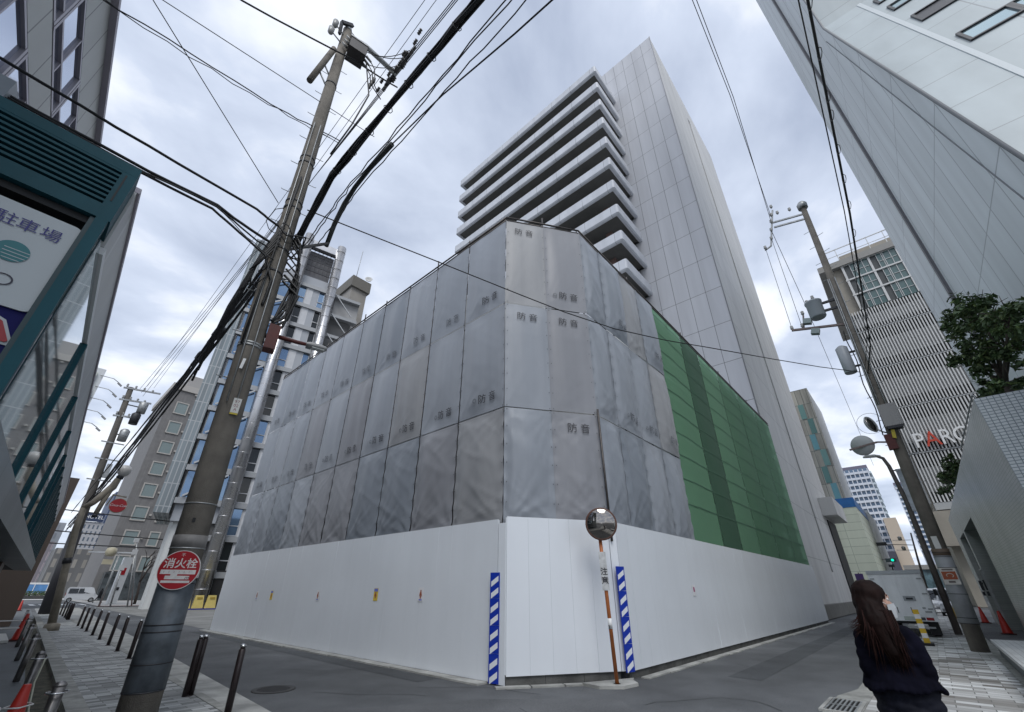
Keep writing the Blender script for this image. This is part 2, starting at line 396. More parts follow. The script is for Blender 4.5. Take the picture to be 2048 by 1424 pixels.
MB().poly([(9.0, 1.37, 0.024), (9.95, 1.37, 0.024), (9.95, 1.77, 0.024), (9.0, 1.77, 0.024)]).build('pit', mat('black_pit', (0.01, 0.01, 0.01), 0.9), t)
b = MB()
for i in range(7): b.box(9.0, 1.372 + i * 0.06, 0.026, 9.95, 1.396 + i * 0.06, 0.034)
b.box(9.46, 1.372, 0.0262, 9.50, 1.77, 0.0335)
b.build('bars', mat('galvanised', (0.36, 0.37, 0.37), 0.45, 0.6, var=0.2, vs=6), t)

# ================================================================== HOARDING
WHITE = mat('hoarding_white', (0.74, 0.775, 0.815), 0.24, var=0.015, vs=0.9, streak=0.012, spec=0.55)
WHITE2 = mat('hoarding_seam', (0.70, 0.73, 0.77), 0.4)
def hoarding(name, label, A, B, z0, z1, pw, base_z=0.0, seams=True, top_step=0.0):
    A, B = Vector(A), Vector(B); d = B - A; Lg = d.length; u = d / Lg; n_ = Vector((u.y, -u.x, 0))
    t = thing(name, label, 'hoarding', (A.x, A.y, 0))
    b = MB(); k = max(1, round(Lg / pw)); wv = Lg / k; rr = random.Random(len(label))
    for i in range(k):
        c = A + u * (i + 0.5) * wv; a = rr.uniform(-0.004, 0.004); ti = rr.uniform(-0.003, 0.003)
        uu = (u + n_ * a).normalized(); zz = Vector((0, 0, 1)) + n_ * ti
        b.obox(c + Vector((0, 0, (z0 + z1) / 2)) , uu * (wv / 2 - 0.0012), n_ * 0.012, zz * (z1 - z0) / 2)
    b.build('panels', WHITE, t)
    b = MB()
    for i in range(k + 1):
        c = A + u * i * wv - n_ * 0.02; b.obox(c + Vector((0, 0, (z0 + z1) / 2)), u * 0.02, n_ * 0.006, Vector((0, 0, (z1 - z0) / 2 - 0.02)))
    b.build('seam_backing', WHITE2, t)
    b = MB(); b.obox((A + B) / 2 + Vector((0, 0, z1 - 0.02)) - n_ * 0.045, u * (Lg / 2 - 0.01), n_ * 0.015, (0, 0, 0.02)); b.obox((A + B) / 2 + Vector((0, 0, 1.4)) - n_ * 0.06, u * (Lg / 2 - 0.01), n_ * 0.02, (0, 0, 0.02))
    b.build('rail', mat('galvanised', (0.36, 0.37, 0.37), 0.45, 0.6), t)
    if z0 > 0.1:
        b = MB(); kk = max(1, round(Lg / 0.9))
        for i in range(kk):
            c = A + u * (i + 0.5) * Lg / kk - n_ * 0.09; b.obox(c + Vector((0, 0, (z0 + 0.02) / 2)), u * (Lg / kk / 2 - 0.004), n_ * 0.06, (0, 0, (z0 + 0.02) / 2))
        b.build('plinth', DARKC, t)
    return t
hoarding('hoarding_wall', 'long white panel hoarding along the left street with small stickers on it', (7.05, 23.95, 0), (7.05, 6.70, 0), 0.03, 3.0, 0.5)
b_ = hoarding('hoarding_wall', 'white four panel gate of the hoarding across the chamfered corner', (7.06, 6.46, 0), (9.12, 5.18, 0), 0.15, 3.04, 0.52)
MB().bar((7.03, 6.62, 1.5), (7.055, 6.48, 1.5), 2.94, 0.02, (0, 0, 1)).build('return_panel', WHITE, b_) if False else None
MB().obox((7.05, 6.58, 1.46), (0.01, -0.09, 0), (0.011, 0.001, 0), (0, 0, 1.45)).build('corner_panel', WHITE, b_)
MB().obox((9.20, 5.12, 1.57), (0.075, -0.045, 0), (-0.006, -0.01, 0), (0, 0, 1.42)).build('corner_panel', WHITE, b_)
hoarding('hoarding_wall', 'long glossy white panel hoarding along the right street under the green netting', (9.28, 5.06, 0), (33.5, 5.06, 0), 0.14, 3.02, 0.5)

# blue and white warning boards on both corners of the gate
BLUE = mat('warning_blue', (0.008, 0.035, 0.36), 0.35); REFL = mat('reflective_white', (0.75, 0.77, 0.8), 0.35)
def warn_board(c, right, z0, z1, wd, label, flip=1):
    r = Vector(right).normalized(); n_ = Vector((r.y, -r.x, 0)); c = Vector(c)
    t = thing('warning_board', label, 'warning board', (c.x, c.y, z0), 'blue and white striped boards on the gate corners')
    seg = (z1 - z0) / 4
    b = MB()
    for k in range(4):
        b.obox(c + Vector((0, 0, z0 + (k + 0.5) * seg)), r * wd / 2, n_ * 0.008, (0, 0, seg / 2 - 0.003))
    b.build('board', BLUE, t)
    b = MB(); e_ = n_ * 0.0105; h = wd / 2 * 0.78
    for k in range(8):
        zc = z0 + (k // 2) * seg + seg * (0.27 if k % 2 == 0 else 0.72)
        q = [c - r * h + e_ + Vector((0, 0, zc - 0.085 - 0.055)), c + r * h + e_ + Vector((0, 0, zc - 0.085 + 0.055)), c + r * h + e_ + Vector((0, 0, zc + 0.085 + 0.055 - 0.07)), c - r * h + e_ + Vector((0, 0, zc + 0.085 - 0.055 - 0.07))]
        b.poly(q)
    b.build('stripes', REFL, t)
warn_board((6.995, 6.72, 0), (0.25, -0.97, 0), 0.02, 1.93, 0.22, 'blue board with white slanted stripes at the left corner of the white gate')
warn_board((9.20, 5.01, 0), (1, -0.28, 0), 0.14, 2.08, 0.24, 'blue board with white slanted stripes behind the orange mirror pole')

# stickers on the hoarding
def sticker(y, z, kind, label):
    x = 7.032; wd, h = (0.20, 0.30)
    t = thing('sticker', label, 'sticker', (x, y, z - h / 2), 'small stickers on the left hoarding')
    pap = {'y': mat('sticker_yellow', (0.75, 0.55, 0.06), 0.5), 'w': mat('sticker_white', (0.74, 0.74, 0.76), 0.5)}[kind]
    MB().box(x - 0.003, y - wd / 2, z - h / 2, x, y + wd / 2, z + h / 2).build('paper', pap, t)
    b = MB(); xx = x - 0.005
    fig = [(0, .02), (.018, .02), (.02, .1), (.04, .06), (.05, .07), (.025, .16), (0.02, .165), (.02, .2), (0, .215), (-.02, .2), (-.02, .165), (-.03, .16), (-.05, .08), (-.04, .07), (-.022, .11), (-.02, .02)]
    b.prism([(xx, y - p * 1.1, z - h / 2 + 0.04 + q * (1.0 if kind == 'w' else 0.8)) for p, q in fig], (-0.001, 0, 0))
    b.build('figure', mat('sticker_figure', (0.35, 0.10, 0.05) if kind == 'w' else (0.12, 0.05, 0.02), 0.5), t)
    b = MB()
    if kind == 'y': b.box(xx - .001, y - .09, z + .07, xx, y + .09, z + .14)
    else:
        b.box(xx - .001, y - .06, z - .125, xx, y + .06, z - .10)
    b.build('print', mat('sticker_print', (0.30, 0.05, 0.02) if kind == 'y' else (0.15, 0.2, 0.6), 0.5), t)
sticker(9.24, 1.50, 'w', 'white figure sticker nearest the gate on the left hoarding')
sticker(11.21, 1.49, 'y', 'yellow and brown sticker nearer the gate on the left hoarding')
sticker(14.52, 1.44, 'w', 'white figure sticker in the middle of the left hoarding')
sticker(18.16, 1.42, 'y', 'yellow and brown sticker near the far end of the left hoarding')
sticker(19.54, 1.40, 'w', 'white figure sticker nearest the far end of the left hoarding')
b = MB().box(13.3, 5.036, 1.48, 13.52, 5.04, 1.76); t = tag(b.build('sticker', mat('sticker_white', (0.74, 0.74, 0.76), 0.5)), 'lone small white sticker on the right hoarding', 'sticker')
MB().box(13.36, 5.033, 1.58, 13.46, 5.0355, 1.70).build('figure', mat('sticker_figure2', (0.35, 0.10, 0.2), 0.5), t)

# ================================================================== SCAFFOLD
PIPE = mat('scaffold_pipe', (0.10, 0.09, 0.085), 0.5, 0.7, var=0.3, vs=4)
sc = thing('scaffold', 'dark pipe scaffold whose rails and standards show above the grey sheets', 'scaffold', (8, 6, 0))
ROWZ = [12.3, 8.97, 5.72, 2.86]
cors = [Vector((7.13, 23.9, 0)), Vector((7.13, 6.62, 0)), Vector((9.16, 5.20, 0)), Vector((33.6, 5.20, 0))]
inn = [Vector((7.32, 23.9, 0)), Vector((7.32, 6.72, 0)), Vector((9.24, 5.38, 0)), Vector((33.6, 5.38, 0))]
def pipe(a, b, r=0.026, nm='ledger'):
    return MB().tube([a, b], r, 6).build(nm, PIPE, sc)
for i in range(3):
    for z in (12.42, 12.28, 8.97, 5.72):
        off = cors[i] if z > 12.2 else inn[i]; of2 = cors[i + 1] if z > 12.2 else inn[i + 1]
        pipe(off + Vector((0, 0, z)), of2 + Vector((0, 0, z)), 0.03 if z > 12.2 else 0.026)
stds = [(7.2, 6.75 + k * 1.73) for k in range(11)] + [(8.2, 5.98)] + [(9.2 + k * 1.8, 5.30) for k in range(14)]
for k, (x, y) in enumerate(stds):
    pipe(Vector((x, y, 0.3)), Vector((x, y, 12.55 + 0.12 * ((k * 7) % 3))), 0.025, 'standard')
pipe(Vector((9.14, 5.10, 2.6)), Vector((9.12, 5.12, 5.85)), 0.028, 'standard')
for k in range(11):   # net ledgers behind the green netting
    z = 3.3 + k * 0.86
    pipe(Vector((14.7, 5.29, z)), Vector((33.6, 5.29, z)), 0.05); MB().box(14.7, 5.36, z - 0.05, 33.5, 5.9, z - 0.01).build('deck', PIPE, sc)
# part-demolished building in the scaffold; block behind the sheets added to keep seams dark
t = thing('enclosed_building', 'pale concrete building half hidden behind the green netting', 'building', (20, 12, 0))
b = MB().box(8.6, 8.3, 0.05, 14.5, 23, 11.9).box(14.5, 6.1, .05, 17.4, 23, 12.0).box(19.8, 6.1, 0.05, 34.2, 23, 12.0).box(17.4, 11, .05, 19.8, 23, 12.0)
b.build('wall', mat('old_concrete', (0.50, 0.51, 0.50), 0.9, var=0.2, vs=0.5), t)

# ------------------------------------------------------------------ grey sheets
SM = [mat('sheet_grey_a', (0.292, 0.314, 0.348), 0.40, var=0.02, vs=0.8, streak=0.05),
      mat('sheet_grey_b', (0.265, 0.288, 0.322), 0.40, var=0.02, vs=0.8, streak=0.05),
      mat('sheet_grey_c', (0.300, 0.305, 0.315), 0.43, var=0.02, vs=0.8, streak=0.06),
      mat('sheet_grey_d', (0.215, 0.238, 0.270), 0.40, var=0.02, vs=0.8, streak=0.04),
      mat('sheet_grey_e', (0.250, 0.256, 0.276), 0.43, var=0.02, vs=0.8, streak=0.06), mat('eyelet', (0.09, 0.09, 0.10), 0.5)]
INK = mat('sheet_ink', (0.03, 0.03, 0.035), 0.6); INK2 = mat('sheet_ink_faded', (0.13, 0.14, 0.155), 0.6)
ORD = ['first', 'second', 'third', 'fourth', 'fifth', 'sixth', 'seventh', 'eighth', 'ninth', 'tenth', 'eleventh']
def hang(A, u, wd, z0, z1, seed, m, name, label, group, amp=1.0, crease=0.0, nu=26, nv=44, text=None, cat='sheet', gap=0.022, lift=0.0):
    """a tied tarpaulin: tight along its edges, billowing and creased between them"""
    A, u = Vector(A), Vector(u); n_ = Vector((u.y, -u.x, 0)); h = z1 - z0
    def dsp(a, v):
        s_ = v / h; ea = min(a, wd - a) / wd; ev = min(v, h - v) / h
        edge = min(1, max(0, ea) * 7) * min(1, max(0, ev) * 9 + 0.06)
        big = noise.noise(Vector((a * 0.5 + seed * 3.1, v * 0.2, seed))) * 0.05
        fold = noise.noise(Vector((a * 2.2 + v * 0.10 + seed, v * 0.10, seed * 1.7))) * 0.048
        fan = 0.0
        for (ca, cv, am, ph) in ((0.0, 0.0, 1.0, 0.3), (wd, 0.0, 1.0, 1.9), (0.0, h, 0.45, 4.0), (wd, h, 0.45, 5.2)):
            dx, dy = abs(a - ca), abs(v - cv); r_ = math.hypot(dx, dy)
            if r_ > 2.2: continue
            th = math.atan2(dy, dx); q = noise.noise(Vector((th * 5.5 + ph + seed * 2.7, r_ * 0.35, seed + ph)))
            fan += am * (abs(q) ** 0.8) * min(1, r_ / 0.25) * math.exp(-r_ / 0.75)
        dgl = noise.noise(Vector(((a * 0.8 + v) * 1.7 + seed, (v - a) * 0.22, seed * 2.3)))
        line = max(0.0, 1 - abs(dgl) * 5) ** 2 * 0.012
        pucker = 0.02 * sin(v / 0.45 * 2 * pi) * max(0, 1 - ea * 9) * (0.3 + crease)
        sag = 0.085 * sin(pi * a / wd) * sin(pi * s_)
        return amp * (edge * (big + fold + sag + line * (.3 + crease)) + min(1, edge + .3) * fan * (0.032 + 0.095 * crease) + pucker * 0.5)
    def pt(a, v, e_=0.0): return A + u * a + Vector((0, 0, z0 + v)) + n_ * (dsp(a, v) + e_ + lift)
    b = MB(); b.smooth = True; g0 = gap
    for j in range(nv + 1):
        for i in range(nu + 1):
            a = g0 + (wd - 2 * g0) * i / nu; v = 0.015 + (h - 0.03) * j / nv
            b.v.append(tuple(pt(a, v)))
    for j in range(nv):
        for i in range(nu):
            q = j * (nu + 1) + i; b.face((q, q + 1, q + nu + 2, q + nu + 1))
    c = A + u * wd / 2
    b.smooth = False; b.cur = 1; k = int(h / 0.45)
    if cat == 'sheet':
        for j in range(k + 1):
            for a in (0.05, wd - 0.05):
                p = pt(a, 0.06 + (h - 0.12) * j / k, 0.008); b.poly([p - u * .009 - Vector((0, 0, .013)), p + u * .009 - Vector((0, 0, .013)), p + u * .009 + Vector((0, 0, .013)), p - u * .009 + Vector((0, 0, .013))])
    else:
        for j in range(1, 11):
            for i in range(nu):
                a0, a1 = g0 + (wd - 2 * g0) * i / nu, g0 + (wd - 2 * g0) * (i + 1) / nu; v = 0.42 + j * 0.86
                if v > h - .1: continue
                b.poly([pt(a0, v - .02, .012), pt(a1, v - .02, .012), pt(a1, v + .02, .012), pt(a0, v + .02, .012)])
    o = b.build(name, [m, SM[-1] if cat == 'sheet' else NGL], None, origin=(c.x, c.y, z0)); tag(o, label, cat, group)
    if text:
        a_, v_, size, ink, logo = text
        def fn(p):
            r_ = p - A; aa = r_.dot(u); vv = p.z - z0
            return pt(aa, vv, 0.034)
        lettering('防 音', size, ink, o, frame(A + u * a_ + Vector((0, 0, z0 + v_)), u, (0, 0, 1)), fn=fn)
        if logo: lettering('◎', size * 0.6, INK2, o, frame(A + u * (a_ - size * 1.55) + Vector((0, 0, z0 + v_)), u, (0, 0, 1)), fn=fn, name='emblem')
    return o
rr = random.Random(11)
rows = [(ROWZ[1], ROWZ[0], 'top'), (ROWZ[2], ROWZ[1], 'middle'), (ROWZ[3], ROWZ[2], 'bottom')]
LW = (23.9 - 6.62) / 10
pal = [[0, 1, 0, 3, 3, 1, 0, 1, 3, 1], [0, 0, 2, 0, 4, 0, 4, 1, 0, 1], [2, 4, 3, 3, 4, 4, 0, 3, 1, 1]]
for r, (z0, z1, rn) in enumerate(rows):
    for k in range(10):
        A = (7.12, 6.62 + (k + 1) * LW, 0); u = (0, -1, 0)
        tx = None
        if r == 0: tx = (LW * 0.66, 0.42, 0.28, INK2 if k else INK, False)
        if r == 1: tx = (LW * 0.66, 0.40, 0.28, INK if k < 5 else INK2, k < 6)
        hang(A, u, LW, z0, z1, 3 + r * 13 + k * 1.37, SM[pal[r][k]], 'soundproof_sheet', f'grey soundproof sheet in the {rn} row on the left street side, {ORD[k]} from the corner', 'grey sheets on the left side of the scaffold', amp=1.0, crease=1.0 if r == 2 else 0.12, text=tx)
cu_dir = (cors[2] - cors[1]); CWd = cu_dir.length / 2; cu_dir.normalize()
nC = Vector((cu_dir.y, -cu_dir.x, 0))
for r, (z0, z1, rn) in enumerate(rows):
    for k in range(2):
        A = cors[1] + cu_dir * CWd * k + nC * 0.01
        tx = {(0, 0): (CWd * .45, 2.85, .275, INK, False), (0, 1): (CWd * .55, .5, .275, INK, True), (1, 0): (CWd * .5, 2.8, .275, INK, False), (1, 1): (CWd * .5, 2.8, .275, INK, False), (2, 1): (CWd * .55, 2.4, .275, INK, False)}.get((r, k))
        hang(A, cu_dir, CWd, z0, z1, 61 + r * 7 + k * 2.9, SM[[[2, 4], [0, 4], [1, 4]][r][k]], 'soundproof_sheet', f'grey soundproof sheet in the {rn} row above the gate, {["left", "right"][k]} of the pair', 'grey sheets on the corner face of the scaffold', amp=0.5 if r < 2 else 0.9, crease=0.9 if r == 2 else 0.08, text=tx, gap=-0.012, lift=0.010 * k)
rx = [9.17, 10.35, 11.75, 13.15, 14.6]
for r, (z0, z1, rn) in enumerate(rows):
    for k in range(4):
        wd = rx[k + 1] - rx[k]
        tx = {(0, 1): (wd * .6, .5, .27, INK2, False), (0, 3): (wd * .6, .5, .26, INK2, False), (1, 1): (wd * .62, .45, .27, INK, True), (1, 2): (wd * .62, .45, .27, INK2, True), (1, 3): (wd * .62, .45, .26, INK2, False)}.get((r, k))
        hang((rx[k], 5.19, 0), (1, 0, 0), wd, z0, z1, 101 + r * 9 + k * 1.9, SM[[[0, 1, 2, 1], [0, 0, 0, 2], [1, 3, 0, 1]][r][k]], 'soundproof_sheet', f'grey soundproof sheet in the {rn} row on the right street side, {ORD[k]} from the corner', 'grey sheets on the right side of the scaffold', amp=1.6, crease=0.35, text=tx, gap=-0.012, lift=0.012 * (k % 2))
# green netting
def net_mat(name, col, tr):
    m = bpy.data.materials.new(name); m.use_nodes = True; t_ = m.node_tree; b_ = t_.nodes['Principled BSDF']
    b_.inputs['Base Color'].default_value = (*col, 1); b_.inputs['Roughness'].default_value = 0.75
    tp = t_.nodes.new('ShaderNodeBsdfTransparent'); tp.inputs[0].default_value = (0.55, 0.9, 0.65, 1)
    mxs = t_.nodes.new('ShaderNodeMixShader'); mxs.inputs[0].default_value = tr
    t_.links.new(b_.outputs[0], mxs.inputs[1]); t_.links.new(tp.outputs[0], mxs.inputs[2])
    t_.links.new(mxs.outputs[0], t_.nodes['Material Output'].inputs[0]); return m
NG1 = net_mat('net_pale_green', (0.15, 0.32, 0.19), 0.30); NG2 = net_mat('net_deep_green', (0.10, 0.235, 0.13), 0.25)
NGL = mat('net_lacing', (0.055, 0.13, 0.08), 0.8); NG3 = net_mat('net_double_layer', (0.04, 0.105, 0.06), 0.12)
gxs = [14.6, 17.5, 19.8, 22.6, 26.0, 29.8, 33.5]
for k in range(6):
    hang((gxs[k], 5.19, 0), (1, 0, 0), gxs[k + 1] - gxs[k], 2.9, 12.25, 201 + k * 2.3, [NG1, NG3, NG1, NG2, NG2, NG2][k], 'safety_net', ['pale green safety net panel beside the grey sheets', 'darker doubled green safety net panel, second from the grey sheets', 'mid green safety net panel just beyond the darker doubled one', 'deep green safety net panel in the middle of the right side', 'deep green safety net panel next to the farthest one', 'deep green safety net panel at the far end of the hoarding'][k], 'green nets on the right side of the scaffold', amp=0.45, crease=0.05, nu=12, nv=26, cat='safety net')

# ================================================================== TOWER WITH BALCONIES
TILE = grid('tower_tile', (0.58, 0.585, 0.61), (0.20, 0.20, 0.21), 1.41, 3.74, 'y', 0.026, ou=5.8, ov=0.09, tone=0.03, streak=0.12, rough=0.35)
TSIDE = grid('tower_side_stone', (0.56, 0.555, 0.54), (0.33, 0.33, 0.32), 9.0, 3.74, 'x', 0.03, ou=1.0, ov=0.09, tone=0.03, streak=0.16, rough=0.5)
FASC = grid('balcony_fascia', (0.62, 0.64, 0.68), (0.25, 0.25, 0.26), 3.15, 400, 'y', 0.02, ou=12.8, ov=-100, tone=0.03, streak=0.12, rough=0.45)
SOFF = mat('balcony_soffit', (0.10, 0.098, 0.09), 0.8, var=0.12, vs=0.8)  # bare concrete, coloured darker still to deepen the shade under the bands
DGLASS = mat('dark_glass', (0.012, 0.016, 0.018), 0.06, spec=0.5)
tw = thing('tower_block', 'tall pale stone tower with stacked white balcony bands behind the grey sheets', 'tower', (45, 20, 0))
b = MB(); TX, TY, TX1, TZ = 35.0, 5.8, 60.0, 70.2
b.mat(0).poly([(TX, 40, 0), (TX, TY, 0), (TX, TY, TZ), (TX, 40, TZ)])
b.mat(1).poly([(TX, TY, 0), (46.6, TY, 0), (46.6, TY, 66), (TX, TY, 66)])
b.poly([(47.5, TY, 0), (TX1, TY, 0), (TX1, TY, 66), (47.5, TY, 66)])
b.poly([(46.6, TY, 0), (47.5, TY, 0), (47.5, TY, 3.1), (46.6, TY, 3.1)])
b.poly([(TX, TY, 66), (TX1, TY, 66), (TX1, TY, TZ + 0.8), (TX, TY, TZ)])
b.poly([(46.6, TY, 3.1), (46.6, TY + 1, 3.1), (46.6, TY + 1, 66), (46.6, TY, 66)]); b.poly([(47.5, TY + 1, 3.1), (47.5, TY, 3.1), (47.5, TY, 66), (47.5, TY + 1, 66)])
b.poly([(46.6, TY, 66), (46.6, TY + 1, 66), (47.5, TY + 1, 66), (47.5, TY, 66)])
b.poly([(TX1, TY, 0), (TX1, 40, 0), (TX1, 40, TZ), (TX1, TY, TZ + 0.8)]); b.poly([(TX, TY, TZ), (TX1, TY, TZ + 0.8), (TX1, 40, TZ), (TX, 40, TZ)])
b.build('shaft', [TILE, TSIDE], tw)
MB().poly([(46.6, TY + 1, 3.1), (47.5, TY + 1, 3.1), (47.5, TY + 1, 66), (46.6, TY + 1, 66)]).build('recess_window', DGLASS, tw)
MB().tube([(TX - 0.03, TY - 0.03, 0), (TX - 0.03, TY - 0.03, TZ)], 0.05, 6).build('corner_trim', mat('grey_trim', (0.3, 0.3, 0.31), 0.5), tw)
MB().box(TX + 0.5, 5.42, 0.05, 53.5, 5.79, 0.85).build('plinth', mat('plinth_stone', (0.16, 0.155, 0.14), 0.8, var=0.2), tw)
MB().box(52.5, 4.6, 8.3, 60.0, 5.79, 10.0).build('canopy', TSIDE, tw)
MB().box(54.3, 5.70, 0.1, 59.3, 5.795, 8.1).build('entrance', mat('dark_opening', (0.012, 0.012, 0.013), 0.6), tw)
def rrect(x0, y0, x1, y1, r, n=5):
    P = []
    for (cx_, cy_, a0, rad) in ((x0, y0, pi, r), (x1, y0, 1.5 * pi, 0), (x1, y1, 0, 0), (x0, y1, pi / 2, r)):
        ex = cx_ + rad * (1 if cx_ == x0 else -1); ey = cy_ + rad * (1 if cy_ == y0 else -1)
        if rad == 0: P.append((cx_, cy_)); continue
        for k in range(n + 1):
            a = a0 + (pi / 2) * k / n; P.append((ex + rad * cos(a), ey + rad * sin(a)))
    return P
def band(z):
    b = MB(); rings = [(rrect(29.6, 12, 34.98, 38.3, 0.22), z + 1.18), (rrect(29.6, 12, 34.98, 38.3, 0.22), z + 0.05), (rrect(29.72, 12.12, 34.98, 38.18, 0.18), z - 0.07), (rrect(29.98, 12.38, 34.98, 37.9, 0.1), z - 0.07), (rrect(30.02, 12.42, 34.98, 37.86, 0.1), z + 0.1)]
    n = len(rings[0][0])
    for P, zz in rings: b.v += [(x, y, zz) for x, y in P]
    for r in range(4):
        b.mat(0)
        for i in range(n):
            j = (i + 1) % n; b.face((r * n + j, r * n + i, (r + 1) * n + i, (r + 1) * n + j)) if False else b.face((r * n + i, r * n + j, (r + 1) * n + j, (r + 1) * n + i))
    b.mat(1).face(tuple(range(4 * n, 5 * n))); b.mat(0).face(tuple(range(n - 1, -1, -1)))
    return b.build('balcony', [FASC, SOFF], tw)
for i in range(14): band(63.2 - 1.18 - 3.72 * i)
MB().box(32.0, 14.3, 8, 34.98, 36.6, 62.5).build('glazing', grid('tower_glazing', (0.02, 0.03, 0.03), (0.05, 0.05, 0.05), 1.6, 3.72, 'y', 0.06, rough=0.08, tone=0.1, streak=0.0), tw)
for (x, y) in ((31.6, 13.9), (31.6, 24.0), (31.6, 34.4), (34.2, 13.9)):
    MB().box(x, y, 8, x + 0.7, y + 0.7, 62.4).build('column', mat('brown_column', (0.17, 0.11, 0.095), 0.6, var=0.15), tw)

# ================================================================== BIG WHITE BUILDING (right)
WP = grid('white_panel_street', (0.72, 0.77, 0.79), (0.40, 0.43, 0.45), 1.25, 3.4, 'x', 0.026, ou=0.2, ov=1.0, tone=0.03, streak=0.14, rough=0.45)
WPS = grid('white_panel_slope', (0.44, 0.49, 0.50), (0.28, 0.30, 0.31), 2.6, 1.9, 'y', 0.018, ou=-4.5, ov=0.4, tone=0.03, streak=0.14, rough=0.45)  # slope panels coloured darker than the street side to offset the sun on them
wb = thing('panelled_building', 'huge white panelled building with a sloping front at the upper right', 'building', (20, -10, 0))
WY = -4.5
sx = lambda z: 12.2 + (z - 10.27) * 0.3636
zt = 72.0; zk = 26.3
b = MB()
prof = [(sx(0), 0), (28.5, 0), (28.5, zt), (sx(zk), zt), (sx(zk), zk)]
b.mat(0).poly([(x, WY, z) for x, z in prof]); b.poly([(x, -45, z) for x, z in reversed(prof)])
b.poly([(28.5, WY, 0), (28.5, -45, 0), (28.5, -45, zt), (28.5, WY, zt)])
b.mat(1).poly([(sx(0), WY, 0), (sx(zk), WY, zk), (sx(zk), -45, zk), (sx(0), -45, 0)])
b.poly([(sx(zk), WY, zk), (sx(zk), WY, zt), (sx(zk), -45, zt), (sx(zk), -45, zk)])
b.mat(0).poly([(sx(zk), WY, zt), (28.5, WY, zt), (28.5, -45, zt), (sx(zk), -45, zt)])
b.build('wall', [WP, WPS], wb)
nS = Vector((-1, 0, 0.3636)).normalized(); dS = Vector((0.3636, 0, 1)).normalized()
def sp(z, y, e_=0.0): return Vector((sx(z), y, z)) + nS * e_
b = MB(); b.obox((sp(5, -5.88, 0.01) + sp(zk, -5.88, 0.01)) / 2, dS * 11.4, (0, 0.07, 0), nS * 0.015)
b.build('joint_strip', mat('pale_joint', (0.54, 0.58, 0.59), 0.5), wb)
MB().tube([sp(0, WY + 0.02, 0.0), sp(zk, WY + 0.02, 0.0), (sx(zk) - 0.01, WY + 0.02, zt)], 0.05, 6).build('edge_trim', mat('edge_grey', (0.22, 0.23, 0.24), 0.5), wb)
MB().bar((sx(2) + 1.5, WY + .003, 2), (sx(zk) + .75, WY + .003, zk), .05, .02).build('edge_joint', mat('edge_grey', (0.22, 0.23, 0.24), 0.5), wb)
MB().box(23.0, WY - 0.02, 0.5, 23.28, WY + 0.10, zt).build('drainpipe', mat('pipe_dark', (0.12, 0.12, 0.13), 0.5), wb)
SKYG = mat('sky_glass', (0.40, 0.52, 0.56), 0.08, 0.8); FRM = mat('dark_frame', (0.03, 0.03, 0.035), 0.4)
for (z0, z1, y0, y1, gl) in ((16.85, 17.75, -6.15, -7.25, SKYG), (16.85, 17.75, -7.32, -9.2, SKYG), (20.35, 21.3, -6.18, -9.0, mat('window_void', (0.03, 0.03, 0.035), 0.3)), (22.95, 23.7, -6.18, -6.75, SKYG), (22.95, 23.7, -6.8, -8.5, SKYG), (24.7, 25.4, -6.2, -7.4, SKYG)):
    c = (sp(z0, y0) + sp(z1, y1)) / 2; hz = (z1 - z0) / 2 / dS.z; hy = abs(y1 - y0) / 2
    f = MB()
    for s_ in (-1, 1):
        f.obox(c + dS * hz * s_ + nS * 0.03, dS * 0.04, (0, hy + 0.04, 0), nS * 0.04); f.obox(c + Vector((0, hy * s_, 0)) + nS * 0.03, dS * (hz - 0.04), (0, 0.04, 0), nS * 0.038)
    f = f.build('window', FRM, wb)
    MB().obox(c + nS * 0.012, dS * hz, (0, hy, 0), nS * 0.01).build('pane', gl, f)

# ================================================================== MOSAIC TILED LOADING BUILDING (right)
MOS = grid('mosaic_tile_side', (0.46, 0.50, 0.51), (0.17, 0.20, 0.22), 0.11, 0.075, 'y', 0.010, tone=0.06, streak=0.12, rough=0.25)
MOSX = grid('mosaic_tile_front', (0.40, 0.41, 0.39), (0.24, 0.26, 0.25), 0.11, 0.075, 'x', 0.006, tone=0.06, streak=0.12, rough=0.25)
tb = thing('tiled_building', 'low mosaic tiled building with loading bays along the right street', 'building', (27, -3, 0))
BY, BX0, BX1, BZ = -2.2, 14.7, 41.0, 5.85
b = MB()
b.mat(0).poly([(BX0, -4.42, 0), (BX0, BY, 0), (BX0, BY, BZ), (BX0, -4.42, BZ)])
bays = [(27.4, 33.6, 4.5), (34.2, 38.4, 4.5)]
b.mat(1)
xs = BX0
for x0, x1, zz in bays:
    b.poly([(xs, BY, 0), (x0, BY, 0), (x0, BY, BZ), (xs, BY, BZ)])
    b.poly([(x0, BY, zz), (x1, BY, zz), (x1, BY, BZ), (x0, BY, BZ)])
    b.poly([(x0, BY, 0), (x0, -4.3, 0), (x0, -4.3, zz), (x0, BY, zz)]); b.poly([(x1, -4.3, 0), (x1, BY, 0), (x1, BY, zz), (x1, -4.3, zz)])
    b.poly([(x0, BY, zz), (x0, -4.3, zz), (x1, -4.3, zz), (x1, BY, zz)]); b.poly([(x0, -4.3, 0), (x1, -4.3, 0), (x1, -4.3, zz), (x0, -4.3, zz)])
    xs = x1
b.poly([(xs, BY, 0), (BX1, BY, 0), (BX1, BY, BZ), (xs, BY, BZ)])
b.poly([(BX1, BY, 0), (BX1, -4.42, 0), (BX1, -4.42, BZ), (BX1, BY, BZ)]); b.poly([(BX0, BY, BZ), (BX1, BY, BZ), (BX1, -4.42, BZ), (BX0, -4.42, BZ)])
b.build('wall', [MOS, MOSX], tb)
